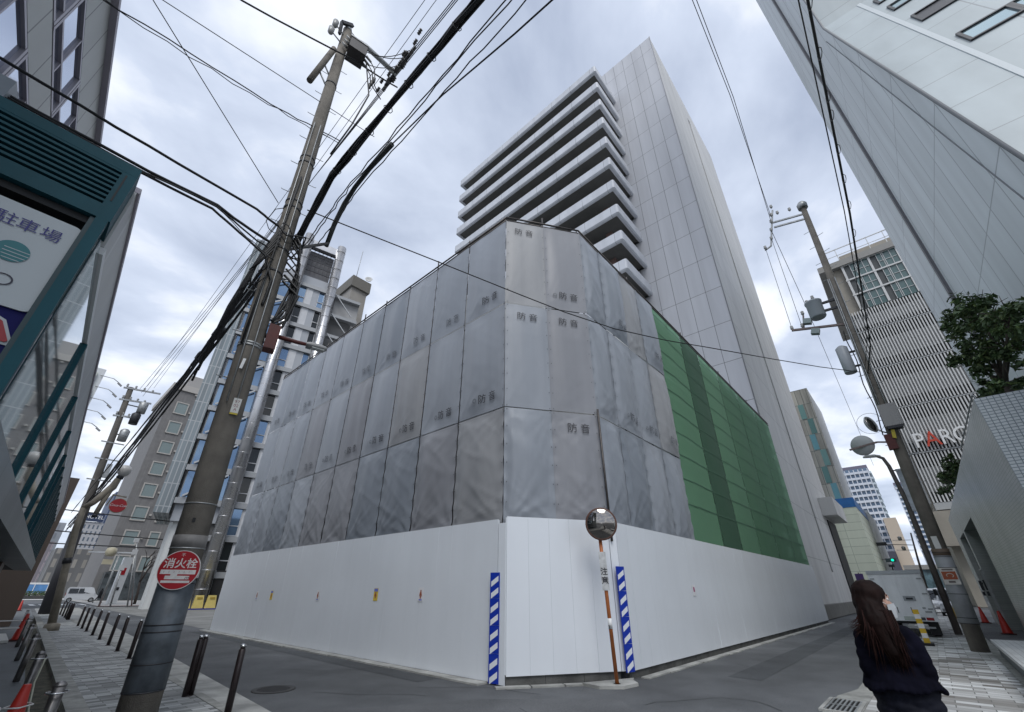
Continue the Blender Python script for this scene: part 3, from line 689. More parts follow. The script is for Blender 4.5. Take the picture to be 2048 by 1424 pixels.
MB().tube([(16.9, -2.6, BZ + 0.02), (17.0, -2.6, BZ + 0.75), (17.2, -2.6, BZ + 0.85), (24.5, -2.6, BZ + 0.9)], 0.022, 6).build('roof_rail', mat('galvanised', (0.36, 0.37, 0.37), 0.45, 0.6), tb)
MB().box(14.9, -3.1, BZ, 17.2, -2.5, BZ + 0.05).build('roof_trim', CONC2, tb)
# low white topped bench wall
t = thing('bench_wall', 'low grey wall with a wide white slatted top beside the right footway', 'bench', (13, -1.1, 0))
MB().box(7.0, -1.42, 0.0, 19.3, -0.86, 0.34).build('base', mat('bench_base', (0.14, 0.15, 0.16), 0.7, var=0.2), t)
MB().box(6.9, -1.52, 0.345, 19.4, -0.78, 0.42).build('top', grid('bench_top', (0.60, 0.61, 0.60), (0.35, 0.35, 0.34), 0.6, 0.12, 'g', 0.006, tone=0.05, rough=0.5), t)

# ================================================================== LOUVRED BUILDING WITH THE LETTERS
pb = thing('louvred_building', 'white vertically louvred building with glazed top floors beyond the right pole', 'building', (85, -12, 0))
PX, PY = 80.0, -3.2
BEIGE = mat('beige_panel', (0.34, 0.31, 0.26), 0.7, var=0.08, vs=0.6); FIN = mat('louvre_white', (0.62, 0.62, 0.61), 0.5, var=0.05); BACK = mat('louvre_back', (0.045, 0.05, 0.05), 0.6)
MB().box(PX + 0.8, -26, 0.05, 110, PY - 0.3, 52).build('wall', BEIGE, pb)
MB().box(PX + 0.4, -22, 12.3, PX + 0.79, PY - 0.4, 42.4).build('louvre_backing', BACK, pb)
tiers = [(39.1, 42.7), (32.5, 38.8), (25.8, 32.2), (19.0, 25.5), (12.2, 18.7)]
for z0, z1 in tiers:
    b = MB(); y = PY - 0.45
    while y > -21.5:
        b.box(PX, y - 0.15, z0, PX + 0.35, y, z1); y -= 0.36
    b.build('louvre', FIN, pb)
    MB().box(PX + 0.37, -21.6, z0 + (z1 - z0) * .22, PX + 0.395, PY - 0.45, z0 + (z1 - z0) * .72).build('spandrel', mat('spandrel_pale', (0.42, 0.42, 0.41), 0.6), pb)
    MB().box(PX + 0.1, -21.6, z0 - 0.2, PX + 0.38, PY - 0.4, z0 - 0.02).build('sill', mat('sill_grey', (0.42, 0.43, 0.43), 0.5), pb)
b = MB()
for z0, z1 in tiers:
    x = PX + 0.9
    while x < 96: b.box(x, PY - 0.28, z0, x + 0.15, PY, z1); x += 0.42
b.build('side_louvre', FIN, pb)
MB().box(PX - 0.6, -21.6, 11.2, PX + 0.75, PY - 0.4, 12.0).build('sill', mat('sill_grey', (0.42, 0.43, 0.43), 0.5), pb)
MB().box(PX - 1.2, -22, 6.8, PX + 0.75, PY + 0.6, 11.0).build('canopy', BEIGE, pb)
MB().box(PX - 0.3, -22, 52.0, PX + 30, PY + 1.0, 53.2).build('roof_band', mat('roof_band_grey', (0.30, 0.29, 0.27), 0.7), pb)
MB().box(PX + 2, -22, 53.2, PX + 14, PY - 2.6, 55.4).build('plant_room', BEIGE, pb)
b = MB()
for k in range(9): b.box(PX + 0.2, PY - 0.2 - k * 2.2, 53.2, PX + 0.3, PY - 0.1 - k * 2.2, 56)
b.box(PX + 0.2, -20, 55.9, PX + 0.32, PY - 0.1, 56.05).box(PX + 0.2, -20, 54.6, PX + 0.28, PY - 0.1, 54.68)
b.build('roof_rail', FIN, pb)
PGL = mat('hotel_glass', (0.10, 0.16, 0.16), 0.1, spec=0.6)
MB().box(PX + 0.3, -21, 42.8, PX + 0.5, -5.3, 52.0).build('curtain_wall', mat('window_void2', (0.07, 0.075, 0.075), 0.4), pb)
for k in range(3):
    z0 = 42.9 + k * 3.1
    MB().box(PX, -21, z0 + 2.85, PX + 0.36, -5.2, z0 + 3.1).build('floor_band', FIN, pb)
    for q in range(4):
        y0 = -5.5 - q * 3.6
        MB().box(PX + 0.05, y0 - 0.1, z0, PX + 0.36, y0 + 0.2, z0 + 2.84).build('mullion', FIN, pb)
        f = MB(); 
        for yy in (0.9, 1.55, 1.75, 2.6): f.box(PX + 0.12, y0 - yy - 0.07, z0, PX + 0.2, y0 - yy, z0 + 2.84)
        f.box(PX + 0.12, y0 - 3.3, z0 + 1.3, PX + 0.19, y0 - 0.9, z0 + 1.37)
        f = f.build('window', FIN, pb)
        MB().box(PX + 0.22, y0 - 3.35, z0, PX + 0.24, y0 - 0.9, z0 + 2.84).build('pane', PGL, f)
sg = thing('letter_sign', 'row of large white letters with one red letter fixed to the louvred facade', 'sign', (PX - 0.6, -8, 19.2))
WL = mat('letter_white', (0.78, 0.78, 0.77), 0.4); RL = mat('letter_red', (0.55, 0.06, 0.03), 0.4)
yy = -4.35
for ch, wdt, mm in (('P', 1.25, WL), ('A', 1.45, RL), ('R', 1.4, WL), ('C', 1.5, WL), ('O', 1.6, WL)):
    lettering(ch, 2.9, mm, sg, frame((PX - 0.45, yy - wdt / 2, 20.3), (0, -1, 0), (0, 0, 1)), name='letter', ext=0.12, sx=0.82)
    yy -= wdt

# ================================================================== OTHER BUILDINGS DOWN THE RIGHT STREET
t = thing('checkered_building', 'tall building clad in mixed stone with pale green glass strips beyond the tower', 'building', (102, 10, 0))
STN = grid('mixed_stone', (0.56, 0.53, 0.45), (0.18, 0.19, 0.17), 0.95, 3.1, 'y', 0.05, col2=(0.34, 0.33, 0.28), tone=0.2, streak=0.35, rough=0.5, vs=1.2, ov=37.6 % 3.1)
b = MB(); b.mat(0).poly([(95, 30, 0), (95, 6.35, 0), (95, 6.35, 37.7), (95, 30, 37.7)]); b.mat(1).poly([(95, 6.35, 0), (112, 6.35, 0), (112, 6.35, 37.7), (95, 6.35, 37.7)])
b.poly([(95, 30, 37.7), (95, 6.35, 37.7), (112, 6.35, 37.7), (112, 30, 37.7)])
b.build('wall', [STN, mat('white_render', (0.70, 0.72, 0.72), 0.6)], t)
for k in range(9):
    z = 37.7 - 3.1 * (k + 2); y = [8.3, 7.5, 8.0, 7.2, 7.9, 7.4, 7.7, 8.1, 7.6][k]
    MB().box(94.93, y - 0.45, z + 0.06, 94.985, y + 0.45, z + 3.04).build('window', mat(f'green_glass_{k % 3}', [(0.20, 0.36, 0.33), (0.14, 0.27, 0.25), (0.17, 0.38, 0.42)][k % 3], 0.2), t)
t = thing('cream_building', 'cream sheeted building with a blue band round its top in the right street', 'building', (82, 8, 0))
CRM = grid('cream_sheet', (0.56, 0.60, 0.50), (0.30, 0.34, 0.28), 2.1, 1.0, 'y', 0.03, tone=0.05, streak=0.1, rough=0.6)
b = MB().box(75, 4.3, 0.05, 92, 16, 11.95); b.build('wall', CRM, t)
MB().box(74.95, 4.25, 11.95, 92, 16, 13.2).build('blue_band', mat('blue_sheet', (0.015, 0.11, 0.32), 0.5, var=0.15), t)
MB().box(92.02, 4.0, 0.05, 108, 16, 13.6).build('rear_block', mat('white_render2', (0.62, 0.64, 0.63), 0.6), t)
def apartment(name, label, x, y0, y1, depth, h, fl, base, nb, tint=(0.40, 0.43, 0.50)):
    t = thing(name, label, 'apartment tower', (x + depth / 2, (y0 + y1) / 2, 0))
    MB().box(x, y0, 0.05, x + depth, y1, h).build('wall', mat('apartment_grey', tint, 0.7, var=0.05), t)
    MB().box(x - 0.3, y0 - 0.3, h, x + depth, y1 + 0.3, h + 2.2).build('crown', mat('apartment_crown', (0.16, 0.15, 0.2), 0.6), t)
    k = 0; z = base
    while z < h - 2:
        MB().box(x - 1.4, y0, z, x - 0.01, y1, z + 1.15).build('balcony', mat('apartment_balcony', (0.62, 0.65, 0.70), 0.5), t)
        b = MB()
        wv = (y1 - y0) / nb
        for q in range(nb): b.box(x - 0.5, y0 + q * wv + wv * 0.12, z + 1.16, x - 0.3, y0 + (q + 1) * wv - wv * 0.12, z + fl - 0.05)
        o = b.build('window_row', mat('apartment_glass', (0.13, 0.19, 0.27), 0.15), t)
        for q in range(int((depth - 4) / 6)):
            pass
        MB().box(x + 1, y0 - 1.2, z, x + depth - 1, y0 - 0.01, z + 1.1).build('balcony', mat('apartment_balcony_side', (0.55, 0.62, 0.66), 0.5), t)
        MB().box(x + 1, y0 - 0.25, z + 1.1, x + depth - 1, y0 - 0.02, z + fl - 0.1).build('window_row', mat('apartment_glass', (0.13, 0.19, 0.27), 0.15), t)
        z += fl; k += 1
    b = MB()
    for q in range(nb + 1): b.box(x - 1.5, y0 + q * (y1 - y0) / nb - 0.2, base, x - 1.3, y0 + q * (y1 - y0) / nb + 0.2, h)
    b.build('piers', mat('apartment_balcony', (0.62, 0.65, 0.70), 0.5), t)
    return t
apartment('apartment_tower', 'tall blue grey apartment tower with white balcony rows at the end of the right street', 300, 6.4, 18.5, 24, 62, 3.05, 20, 6)
t = thing('podium_building', 'dark and beige block at the foot of the distant apartment tower', 'building', (285, 9, 0))
MB().box(280, 7.5, 10, 296, 17, 19).build('wall', mat('podium_dark', (0.06, 0.06, 0.08), 0.7), t); MB().box(282, 2.5, 0.05, 298, 7.4, 34).build('wall', mat('podium_beige', (0.50, 0.42, 0.33), 0.7), t)
MB().box(270, -8, 0.05, 279, 12, 9.5).build('wall', mat('podium_beige2', (0.45, 0.42, 0.38), 0.7), t)
apartment('apartment_tower', 'farther apartment tower glimpsed just left of the louvred building', 400, -8.5, -2.5, 18, 68, 3.05, 26, 2)
t = thing('glazed_shopfront', 'low glazed shop block at the end of the right street behind the traffic signal', 'building', (150, 0, 0))
MB().box(150, -6, 0.05, 160, 3.4, 6.6).build('wall', mat('shop_glass', (0.10, 0.16, 0.18), 0.2, var=0.5, vs=0.7), t); MB().box(149.5, -6, 6.6, 160, 3.6, 7.6).build('roof_band', mat('roof_band_grey', (0.30, 0.29, 0.27), 0.7), t)

# ================================================================== STEEL TUBE BUILDING (left, behind the pole)
sb = thing('tube_framed_building', 'glass and panel office building braced by two tall steel tubes', 'building', (13.5, 52, 0))
A13 = radians(-13)
CH = []
def sput(b, name, m, parent=sb):
    o = b.build(name, m, None, origin=(0, 0, 0)); o.parent = parent; CH.append(o); return o
STEEL = mat('brushed_steel', (0.50, 0.50, 0.51), 0.28, 0.85, var=0.06, vs=0.6); PANEL = mat('office_panel', (0.55, 0.56, 0.58), 0.5, var=0.04); PAN2 = mat('office_panel_dark', (0.36, 0.38, 0.41), 0.5)
BGL = mat('blue_glass', (0.17, 0.25, 0.36), 0.05, 0.8); LEDG = mat('office_ledge', (0.33, 0.34, 0.35), 0.5, 0.3)
for s_ in (0.15, 4.65):
    b = MB(); b.tube([(s_, -0.7, 0), (s_, -0.7, 47.2)], 0.62, 14)
    for k in range(28): b.lathe([(0.635, 0), (0.635, 0.05)], (s_, -0.7, 1.6 + k * 1.65), 14)
    sput(b, 'steel_tube', STEEL)
sput(MB().box(0.5, -0.4, 45.8, 4.3, 0.4, 47.0), 'head_beam', STEEL)
sput(MB().box(-4.2, 0.3, 7.6, 5.2, 12, 41.0), 'wall', PAN2); sput(MB().box(-2.4, 0.6, 0.05, 5.2, 12, 7.59), 'ground_floor', mat('ground_floor_dark', (0.09, 0.09, 0.09), 0.6))
sput(MB().box(0.75, 0.6, 40.9, 4.1, 0.8, 45.7), 'screen_back', mat('screen_back', (0.15, 0.15, 0.16), 0.7))
b = MB()
for k in range(7): b.box(0.75 + k * 0.56, 0.2, 41.9, 0.82 + k * 0.56, 0.3, 45.7)
for k in range(5): b.box(0.75, 0.2, 41.9 + k * 0.95, 4.1, 0.3, 41.98 + k * 0.95)
sput(b, 'roof_screen', FRM)
for k in range(12):
    z = 38.9 - 3.3 * k
    sput(MB().box(-4.4 if k < 10 else -2.4, -0.18, z, 5.3, 0.29, z + 0.55), 'ledge', LEDG)
    sput(MB().box(1.7, 0.05, z - 2.75, 2.5, 0.29, z), 'wall_panel', PANEL); sput(MB().box(2.5, 0.09, z - 2.75, 3.25, 0.29, z), 'wall_panel', PAN2)
    sput(MB().box(4.1, 0.05, z - 2.75, 5.25, 0.29, z), 'wall_panel', PANEL)
    for (x0, x1) in ((0.75, 1.68), (3.27, 4.08)):
        f = MB()
        for (a0, c0, a1, c1) in ((x0, z - 2.7, x0 + .07, z - .03), (x1 - .07, z - 2.7, x1, z - .03), (x0 + .07, z - 1.75, x1 - .07, z - 1.67), (x0 + .07, z - 2.7, x1 - .07, z - 2.62)): f.box(a0, 0.1, c0, a1, 0.2, c1)
        f = sput(f, 'window', PANEL); g_ = sput(MB().box(x0, 0.22, z - 2.72, x1, 0.28, z - 0.02), 'pane', DGLASS if k % 3 else BGL, f); CH.remove(g_)
    if k > 8: continue
    f = sput(MB().box(-4.1, 0.0, z - 2.75, -0.5, 0.06, z - 2.65).box(-2.4, 0.0, z - 2.65, -2.33, 0.06, z), 'window', LEDG)
    g_ = sput(MB().box(-4.1, 0.12, z - 2.72, -0.5, 0.2, z - 0.02), 'pane', BGL, f); CH.remove(g_)
    sput(MB().bar((-3.9, -0.35, z - 2.6), (-0.6, -0.35, z - 0.1), 0.16, 0.16), 'brace', mat('brace_white', (0.45, 0.46, 0.47), 0.4, 0.2))
    if k < 9:
        sput(MB().bar((5.4, -0.3, z + 0.3), (8.0, -0.3, z - 2.6), 0.12, 0.12), 'brace', mat('brace_white', (0.45, 0.46, 0.47), 0.4, 0.2)); sput(MB().box(5.3, -0.25, z - 0.1, 8.9, 0.4, z + 0.35), 'ledge', LEDG)
sput(MB().box(-5.7, -0.2, 8.2, -4.45, 10, 43.6), 'side_fin', grid('fin_glass', (0.25, 0.29, 0.31), (0.40, 0.42, 0.43), 0.42, 2.2, 'x', 0.05, obj=True, tone=0.12, rough=0.15))
sput(MB().box(5.3, 1.6, 0.05, 8.4, 10, 37.5), 'stair_wing', mat('stair_grey', (0.22, 0.22, 0.22), 0.8, var=0.1, vs=0.4))
sput(MB().box(5.5, 0.5, 36.2, 8.9, 3.0, 39.6), 'stair_parapet', mat('stair_concrete', (0.36, 0.36, 0.36), 0.8, var=0.1, vs=0.4))
sput(MB().box(8.4, 0.8, 0.05, 9.9, 8, 35.5), 'stair_panel', mat('stair_panel', (0.45, 0.46, 0.46), 0.6))
sput(MB().box(-2.4, 0.0, 0.05, 9.9, 0.28, 0.9), 'base', DARKC)
sput(MB().box(0.9, -0.05, 0.1, 3.4, 0.27, 3.3), 'entrance', mat('dark_opening', (0.012, 0.012, 0.013), 0.6))
sput(MB().box(5.0, -0.4, 0.1, 9.5, 0.2, 5.6), 'shutter', mat('brown_shutter', (0.12, 0.105, 0.095), 0.6))
for o in CH: pass
sb.rotation_euler = (0, 0, A13)
t = thing('stair_tower', 'brown grey roof tower with a dish and thin mast behind the steel tube building', 'building', (23, 56, 0))
b = MB().box(21.9, 53.6, 0.05, 24.5, 60, 44.3); b.build('wall', mat('tower_taupe', (0.33, 0.31, 0.28), 0.8, var=0.1, vs=0.4), t)
MB().box(21.6, 53.2, 44.3, 24.8, 60.4, 46.3).build('roof_band', mat('tower_taupe_dark', (0.17, 0.16, 0.14), 0.8), t)
MB().lathe([(0.0, 0.0), (0.45, 0.15), (0.6, 0.36), (0.57, 0.37), (0.42, 0.18), (0.0, 0.06)], (24.4, 53.6, 47.0), 18, (-0.5, -0.8, 0.3)).build('dish', mat('dish_white', (0.6, 0.6, 0.58), 0.5), t)
MB().tube([(22.4, 54, 46.3), (22.6, 54, 52.5)], 0.05, 5).build('mast', mat('galvanised', (0.36, 0.37, 0.37), 0.45, 0.6), t)

# ================================================================== HOTEL AND DISTANT LEFT BUILDINGS
hb = thing('brick_hotel', 'grey brown tiled hotel with pale framed windows beyond the crossing', 'building', (18, 108, 0))
HT = mat('taupe_tile', (0.18, 0.175, 0.172), 0.7, var=0.1, vs=1.2, streak=0.1); WF = mat('window_surround', (0.42, 0.40, 0.37), 0.6)
MB().box(10.8, 100, 0.05, 25.6, 118, 37.2).build('wall', HT, hb)
MB().box(10.5, 99.7, 37.2, 25.6, 118, 38.4).build('parapet', WF, hb); MB().box(13, 103, 38.4, 20, 110, 42).build('plant_room', mat('plant_grey', (0.33, 0.32, 0.31), 0.7), hb)
HGL = mat('hotel_pane', (0.22, 0.27, 0.27), 0.15, spec=0.6)
for fl in range(8):
    z = 4.5 + fl * 4.0
    for q, x in enumerate((12.3, 15.8, 18.7, 21.7)):
        wd = 1.75 if q != 1 else 1.2
        f = MB()
        for (a0, c0, a1, c1) in ((x - .18, z - .18, x + wd + .18, z), (x - .18, z + 2.1, x + wd + .18, z + 2.3), (x - .18, z, x, z + 2.1), (x + wd, z, x + wd + .18, z + 2.1)): f.box(a0, 99.82, c0, a1, 99.99, c1)
        f = f.build('window', WF, hb); MB().box(x, 99.92, z, x + wd, 99.98, z + 2.1).build('pane', HGL, f)
for k in range(9): MB().box(14.55, 99.6, 5.5 + k * 3.9, 14.85, 99.98, 5.8 + k * 3.9).build('vent', WF, hb)
MB().box(11.6, 97.7, 0.05, 25, 99.95, 4.1).build('arcade', mat('arcade_glass', (0.06, 0.07, 0.075), 0.3, var=0.5, vs=0.8), hb)
for (x0, x1) in ((9.85, 10.45), (10.7, 11.35)):
    b = MB().prism([(x0, 53.8, 0.0), (x1, 53.6, 0.0), (x1 - 0.05, 53.6, 8.15), (x0 + 0.05, 53.8, 8.15)], (0, 1.6, 0))
    t = tag(b.build('concrete_pillar', mat('pillar_white', (0.56, 0.57, 0.56), 0.6, streak=0.15)), ['tall white pillar of the forecourt, the left of two behind the hydrant pole', 'tall white pillar of the forecourt, the right of two behind the hydrant pole'][x0 > 10.5], 'pillar', 'white pillars by the crossing')
def block(name, label, x0, y0, x1, y1, h, col, pu, pv, line, lw=0.4):
    g_ = bpy.data.materials.get(name + label[:12])
    m = grid('facade_' + label[:22].replace(' ', '_'), col, line, pu, pv, 'x', lw, tone=0.1, streak=0.1, rough=0.5, col2=None)
    t = tag(MB().box(x0, y0, 0.05, x1, y1, h).build(name, m), label, 'building'); return t
block('distant_building', 'striped office block far down the left street beside the teal box', 3.9, 200, 7.4, 225, 29.5, (0.30, 0.33, 0.36), 40, 1.6, (0.62, 0.63, 0.64), 0.45)
block('distant_building', 'slim white block with small windows at the end of the left street', 7.6, 205, 9.6, 225, 21, (0.62, 0.64, 0.66), 1.5, 2.6, (0.70, 0.71, 0.72), 0.5)
block('distant_building', 'dark brown slab building far down the left street', 1.4, 150, 4.2, 165, 17.8, (0.10, 0.085, 0.085), 3, 3, (0.14, 0.12, 0.12), 0.1)
block('distant_building', 'low pinkish block at the end of the left street', 5.0, 180, 7.8, 195, 13.5, (0.36, 0.31, 0.33), 1.8, 2.8, (0.22, 0.2, 0.22), 0.3)
ht_ = block('distant_building', 'grey windowed hotel block with a dark roof sign in the far left street', 12.6, 200, 18.2, 215, 21.5, (0.12, 0.15, 0.19), 1.1, 1.9, (0.40, 0.40, 0.41), 0.35)
t = thing('roof_sign', 'dark blue roof sign with pale letters on the far hotel block', 'sign', (15.3, 199.5, 21.6)); MB().box(12.9, 199.5, 21.6, 17.6, 199.8, 24.2).build('board', mat('sign_navy', (0.02, 0.035, 0.08), 0.5), t)
lettering('HOTEL', 1.5, mat('letter_white', (0.78, 0.78, 0.77), 0.4), t, frame((15.2, 199.45, 22.9), (1, 0, 0), (0, 0, 1)))
block('distant_building', 'dark blue glass tower behind the hotel in the far left street', 18.4, 205, 25, 225, 32.5, (0.04, 0.07, 0.15), 2.2, 40, (0.45, 0.47, 0.5), 0.35)
block('distant_building', 'tan block with a blank side wall between the far hotel and the brown hotel', 14.2, 140, 18.5, 152, 15, (0.33, 0.27, 0.20), 2, 3, (0.2, 0.17, 0.14), 0.2)
block('distant_building', 'beige row building beyond the crossing at the far left', 6.2, 128, 12.5, 140, 9.0, (0.32, 0.30, 0.27), 1.5, 2.5, (0.14, 0.14, 0.14), 0.5)
t = thing('clipped_hedge', 'low clipped hedge in a dark planter at the end of the left footway', 'hedge', (5.5, 120, 0)); MB().box(2.0, 119.5, 0.05, 7.2, 121, 0.55).build('planter', mat('planter_dark', (0.05, 0.05, 0.05), 0.8), t)
b = MB(); r_ = random.Random(3)
for i in range(900):
    c = Vector((r_.uniform(2.0, 7.2), r_.uniform(119.4, 121), r_.uniform(0.6, 1.3))); d = Vector((r_.gauss(0, 1), r_.gauss(0, 1), r_.gauss(0, 1))).normalized(); e_ = d.orthogonal().normalized(); f_ = d.cross(e_)
    b.poly([c - e_ * .1, c + f_ * .07, c + e_ * .1, c - f_ * .07])
b.build('leaves', mat('hedge_leaf', (0.05, 0.09, 0.03), 0.7, var=0.4, vs=3), t)
t = thing('site_banner', 'blue and white banner fence behind the clipped hedge', 'banner', (5, 124, 0)); MB().box(1.8, 124, 1.0, 7.4, 124.1, 2.4).build('panel', mat('banner_blue', (0.10, 0.25, 0.5), 0.5, var=0.3, vs=0.5), t); MB().box(1.8, 123.95, 2.4, 7.4, 124.15, 2.7).build('top_rail', WL, t)
for k in range(4): MB().box(1.8 + k * 1.8, 123.95, 0.05, 1.9 + k * 1.8, 124.15, 2.4).build('post', WL, t)

# billboard building with lamp arms
t = thing('billboard_building', 'white building with a painted billboard of coloured dots and a row of lamp arms', 'building', (-2, 63, 0))
b = MB().box(-8, 60, 0.05, 0.35, 75, 23); b.build('wall', mat('white_render3', (0.66, 0.68, 0.69), 0.6, streak=0.08), t)
MB().box(-3.6, 59.75, 9.0, -0.2, 59.98, 22.4).build('billboard', mat('billboard_cream', (0.60, 0.62, 0.55), 0.6), t)
b = MB()
for (x, z, r, mi) in ((-1.2, 20.0, 1.3, 0), (-0.6, 17.4, .34, 1), (-1.3, 16.9, .4, 2), (-0.9, 15.8, .45, 1), (-1.5, 14.9, .35, 2), (-0.8, 14.2, .3, 3), (-1.2, 13.2, .6, 3), (-0.7, 12.0, .5, 0)):
    b.mat(mi).lathe([(r, 0), (r, 0.03)], (x, 59.74, z), 16, (0, -1, 0))
b.build('billboard_dots', [mat('dot_green', (0.04, 0.15, 0.09), 0.6), mat('dot_blue', (0.15, 0.28, 0.55), 0.6), mat('dot_orange', (0.55, 0.30, 0.05), 0.6), mat('dot_leaf', (0.2, 0.33, 0.05), 0.6)], t)
for k in range(5):
    z = 22.2 - k * 1.3
    l_ = MB().tube([(0.1, 59.9, z), (1.2, 59.6, z - 0.1), (1.75, 59.5, z - 0.45)], 0.04, 5).build('lamp_arm', mat('galvanised', (0.36, 0.37, 0.37), 0.45, 0.6), t)
    MB().obox((1.85, 59.5, z - 0.6), (0.2, 0, -0.14), (0, 0.12, 0), (0.03, 0, 0.06)).build('lamp_head', mat('lamp_grey', (0.3, 0.3, 0.3), 0.5), l_)

# ================================================================== TEAL GLAZED PARKING BOX (left, near)
TEAL = mat('teal_metal', (0.010, 0.070, 0.092), 0.5, var=0.08, vs=1.5, spec=0.2, streak=0.12); TEALD = mat('teal_dark', (0.010, 0.042, 0.050), 0.4)
BLK = mat('louvre_black', (0.008, 0.009, 0.01), 0.6)
tl = thing('parking_box', 'teal framed glazed box with black louvres hung over the parking entrance', 'building', (-1, 8, 0))
K = 0.0540
fX = lambda y: -0.64 + K * y
uS = Vector((K, 1, 0)).normalized(); nSd = Vector((1, -K, 0)).normalized()
YF = 4.42; X0 = -4.5; XC = fX(YF)
def strip(b, y0, y1, z0, z1, e0=0.0, e1=-0.25):
    """slab lying along the slightly turned street face"""
    p0, p1 = Vector((fX(y0), y0, 0)), Vector((fX(y1), y1, 0))
    b.prism([p0 + nSd * e0 + Vector((0, 0, z0)), p1 + nSd * e0 + Vector((0, 0, z0)), p1 + nSd * e1 + Vector((0, 0, z0)), p0 + nSd * e1 + Vector((0, 0, z0))], (0, 0, z1 - z0)); return b
# louvre fascia: teal frame with real slots
b = MB(); zs0, zs1 = 4.62, 5.05; n_s = 8; pitch = (zs1 - zs0) / n_s
b.box(X0, YF, zs1, XC, YF + 0.35, 5.16); b.box(X0, YF, 4.47, XC, YF + 0.35, zs0); b.box(XC - 0.105, YF + 0.001, zs0, XC, YF + 0.35, zs1)
for k in range(n_s): b.box(X0, YF + 0.002, zs0 + k * pitch + pitch * 0.55, XC - 0.105, YF + 0.1, zs0 + (k + 1) * pitch)
b.build('louvre_fascia', TEAL, tl)
MB().box(X0, YF + 0.12, zs0 + 0.003, XC - 0.11, YF + 0.3, zs1 - 0.003).build('louvre_back', BLK, tl)
MB().box(XC - 0.075, YF - 0.002, 4.68, XC - 0.062, YF + 0.002, 5.02).build('slot', BLK, tl)
b = MB(); strip(b, YF + 0.36, 29.0, 4.42, 5.16, 0.0, -0.3)
b.build('side_fascia', grid('side_fascia_ribbed', (0.52, 0.53, 0.53), (0.62, 0.63, 0.63), 4.2, 9, 'y', 0.05, ou=1.0, ov=-3, tone=0.06, rough=0.4), tl)
b = MB(); strip(b, YF + 0.36, 29.0, 4.34, 4.415, 0.02, -0.3); b.build('fascia_trim', mat('white_trim', (0.74, 0.76, 0.77), 0.5), tl)
b = MB(); strip(b, YF + 0.36, 29.0, 5.165, 5.23, 0.02, -0.3); b.build('fascia_trim', mat('mauve_trim', (0.40, 0.37, 0.42), 0.5), tl)
MB().box(XC - 0.09, YF - 0.03, 2.70, XC - 0.012, YF + 0.06, 4.46).build('corner_post', TEAL, tl)
MB().box(XC - 0.125, YF + 0.02, 2.70, XC - 0.095, YF + 0.10, 4.46).build('corner_post', TEALD, tl)
MB().box(X0, YF + 0.06, 4.40, XC - 0.13, YF + 0.3, 4.465).build('soffit_bar', BLK, tl)
y = 7.0; k = 0
while y < 28.8:
    b = MB(); strip(b, y, y + 0.10, 2.66, 4.335, 0.03, -0.02); b.build('mullion', TEAL if k < 5 else TEALD, tl)
    y += 2.3 if k < 3 else 1.5; k += 1
b = MB(); strip(b, YF + 0.1, 28.9, 2.66, 4.33, -0.005, -0.018)
b.build('street_glass', mat('street_glass', (0.45, 0.52, 0.55), 0.03, 0.85), tl)
b = MB(); strip(b, YF + 0.07, 29.0, 2.30, 2.655, 0.03, -0.5)
b.build('stone_beam', grid('stone_beam', (0.22, 0.25, 0.26), (0.10, 0.11, 0.11), 1.2, 4, 'y', 0.012, tone=0.08, streak=0.2, rough=0.35), tl)
b = MB(); p0, p1 = Vector((fX(YF + .1), YF + .1, 0)), Vector((fX(29), 29, 0))
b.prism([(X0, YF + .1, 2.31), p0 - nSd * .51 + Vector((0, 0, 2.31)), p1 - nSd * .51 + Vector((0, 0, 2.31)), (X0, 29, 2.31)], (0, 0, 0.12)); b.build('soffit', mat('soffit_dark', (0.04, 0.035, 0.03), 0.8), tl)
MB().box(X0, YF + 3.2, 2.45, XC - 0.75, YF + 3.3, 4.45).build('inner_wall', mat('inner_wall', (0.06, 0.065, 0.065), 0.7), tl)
for (y0, y1) in ((20, 21.2), (33, 41.4)): MB().prism([(-2.5, y0, 0), (fX(y0) - .45 if y0 < 30 else 1.25, y0, 0), (fX(y1) - .45 if y0 < 30 else 1.47, y1, 0), (-2.5, y1, 0)], (0, 0, 2.30 if y0 < 30 else 7)).build('brown_wall', grid('brown_cladding', (0.10, 0.075, 0.06), (0.03, 0.025, 0.02), 0.35, 9, 'y', 0.02, rough=0.5, tone=0.15), tl)
# parking sign behind the glass
ps = thing('parking_sign', 'white parking sign with blue writing and green striped emblem inside the teal frame', 'sign', (-0.8, YF + 0.3, 2.9))
SY = YF + 0.02
MB().poly([(X0, SY + 0.04, 2.6), (-0.43, SY + 0.04, 2.6), (-0.47, SY + 0.04, 3.47), (X0, SY + 0.04, 3.47)]).build('blue_panel', mat('sign_blue', (0.003, 0.004, 0.085), 0.5, spec=0.15), ps)
def rr_poly(x0, z0, x1, z1, r, y, n=6):
    P = []
    for cx_, cz_, a0 in ((x1 - r, z0 + r, -pi / 2), (x1 - r, z1 - r, 0), (x0 + r, z1 - r, pi / 2), (x0 + r, z0 + r, pi)):
        for i in range(n + 1): a = a0 + pi / 2 * i / n; P.append((cx_ + r * cos(a), y, cz_ + r * sin(a)))
    return P
MB().prism(rr_poly(-1.62, 3.44, -0.50, 4.31, 0.07, SY + 0.02), (0, 0.014, 0)).build('white_panel', mat('sign_white_shaded', (0.42, 0.46, 0.48), 0.35), ps)  # white greyed for the shade under the louvre and behind the glass
NAVY = mat('sign_navy_ink', (0.012, 0.012, 0.16), 0.4); EMB = mat('emblem_green', (0.01, 0.15, 0.17), 0.4)
for ch, x in (('駐', -0.905), ('車', -0.785), ('場', -0.655)):
    lettering(ch, 0.125, NAVY, ps, frame((x, SY + 0.012, 4.135), (1, 0, 0), (0, 0, 1)))
b = MB(); ey = SY + 0.014
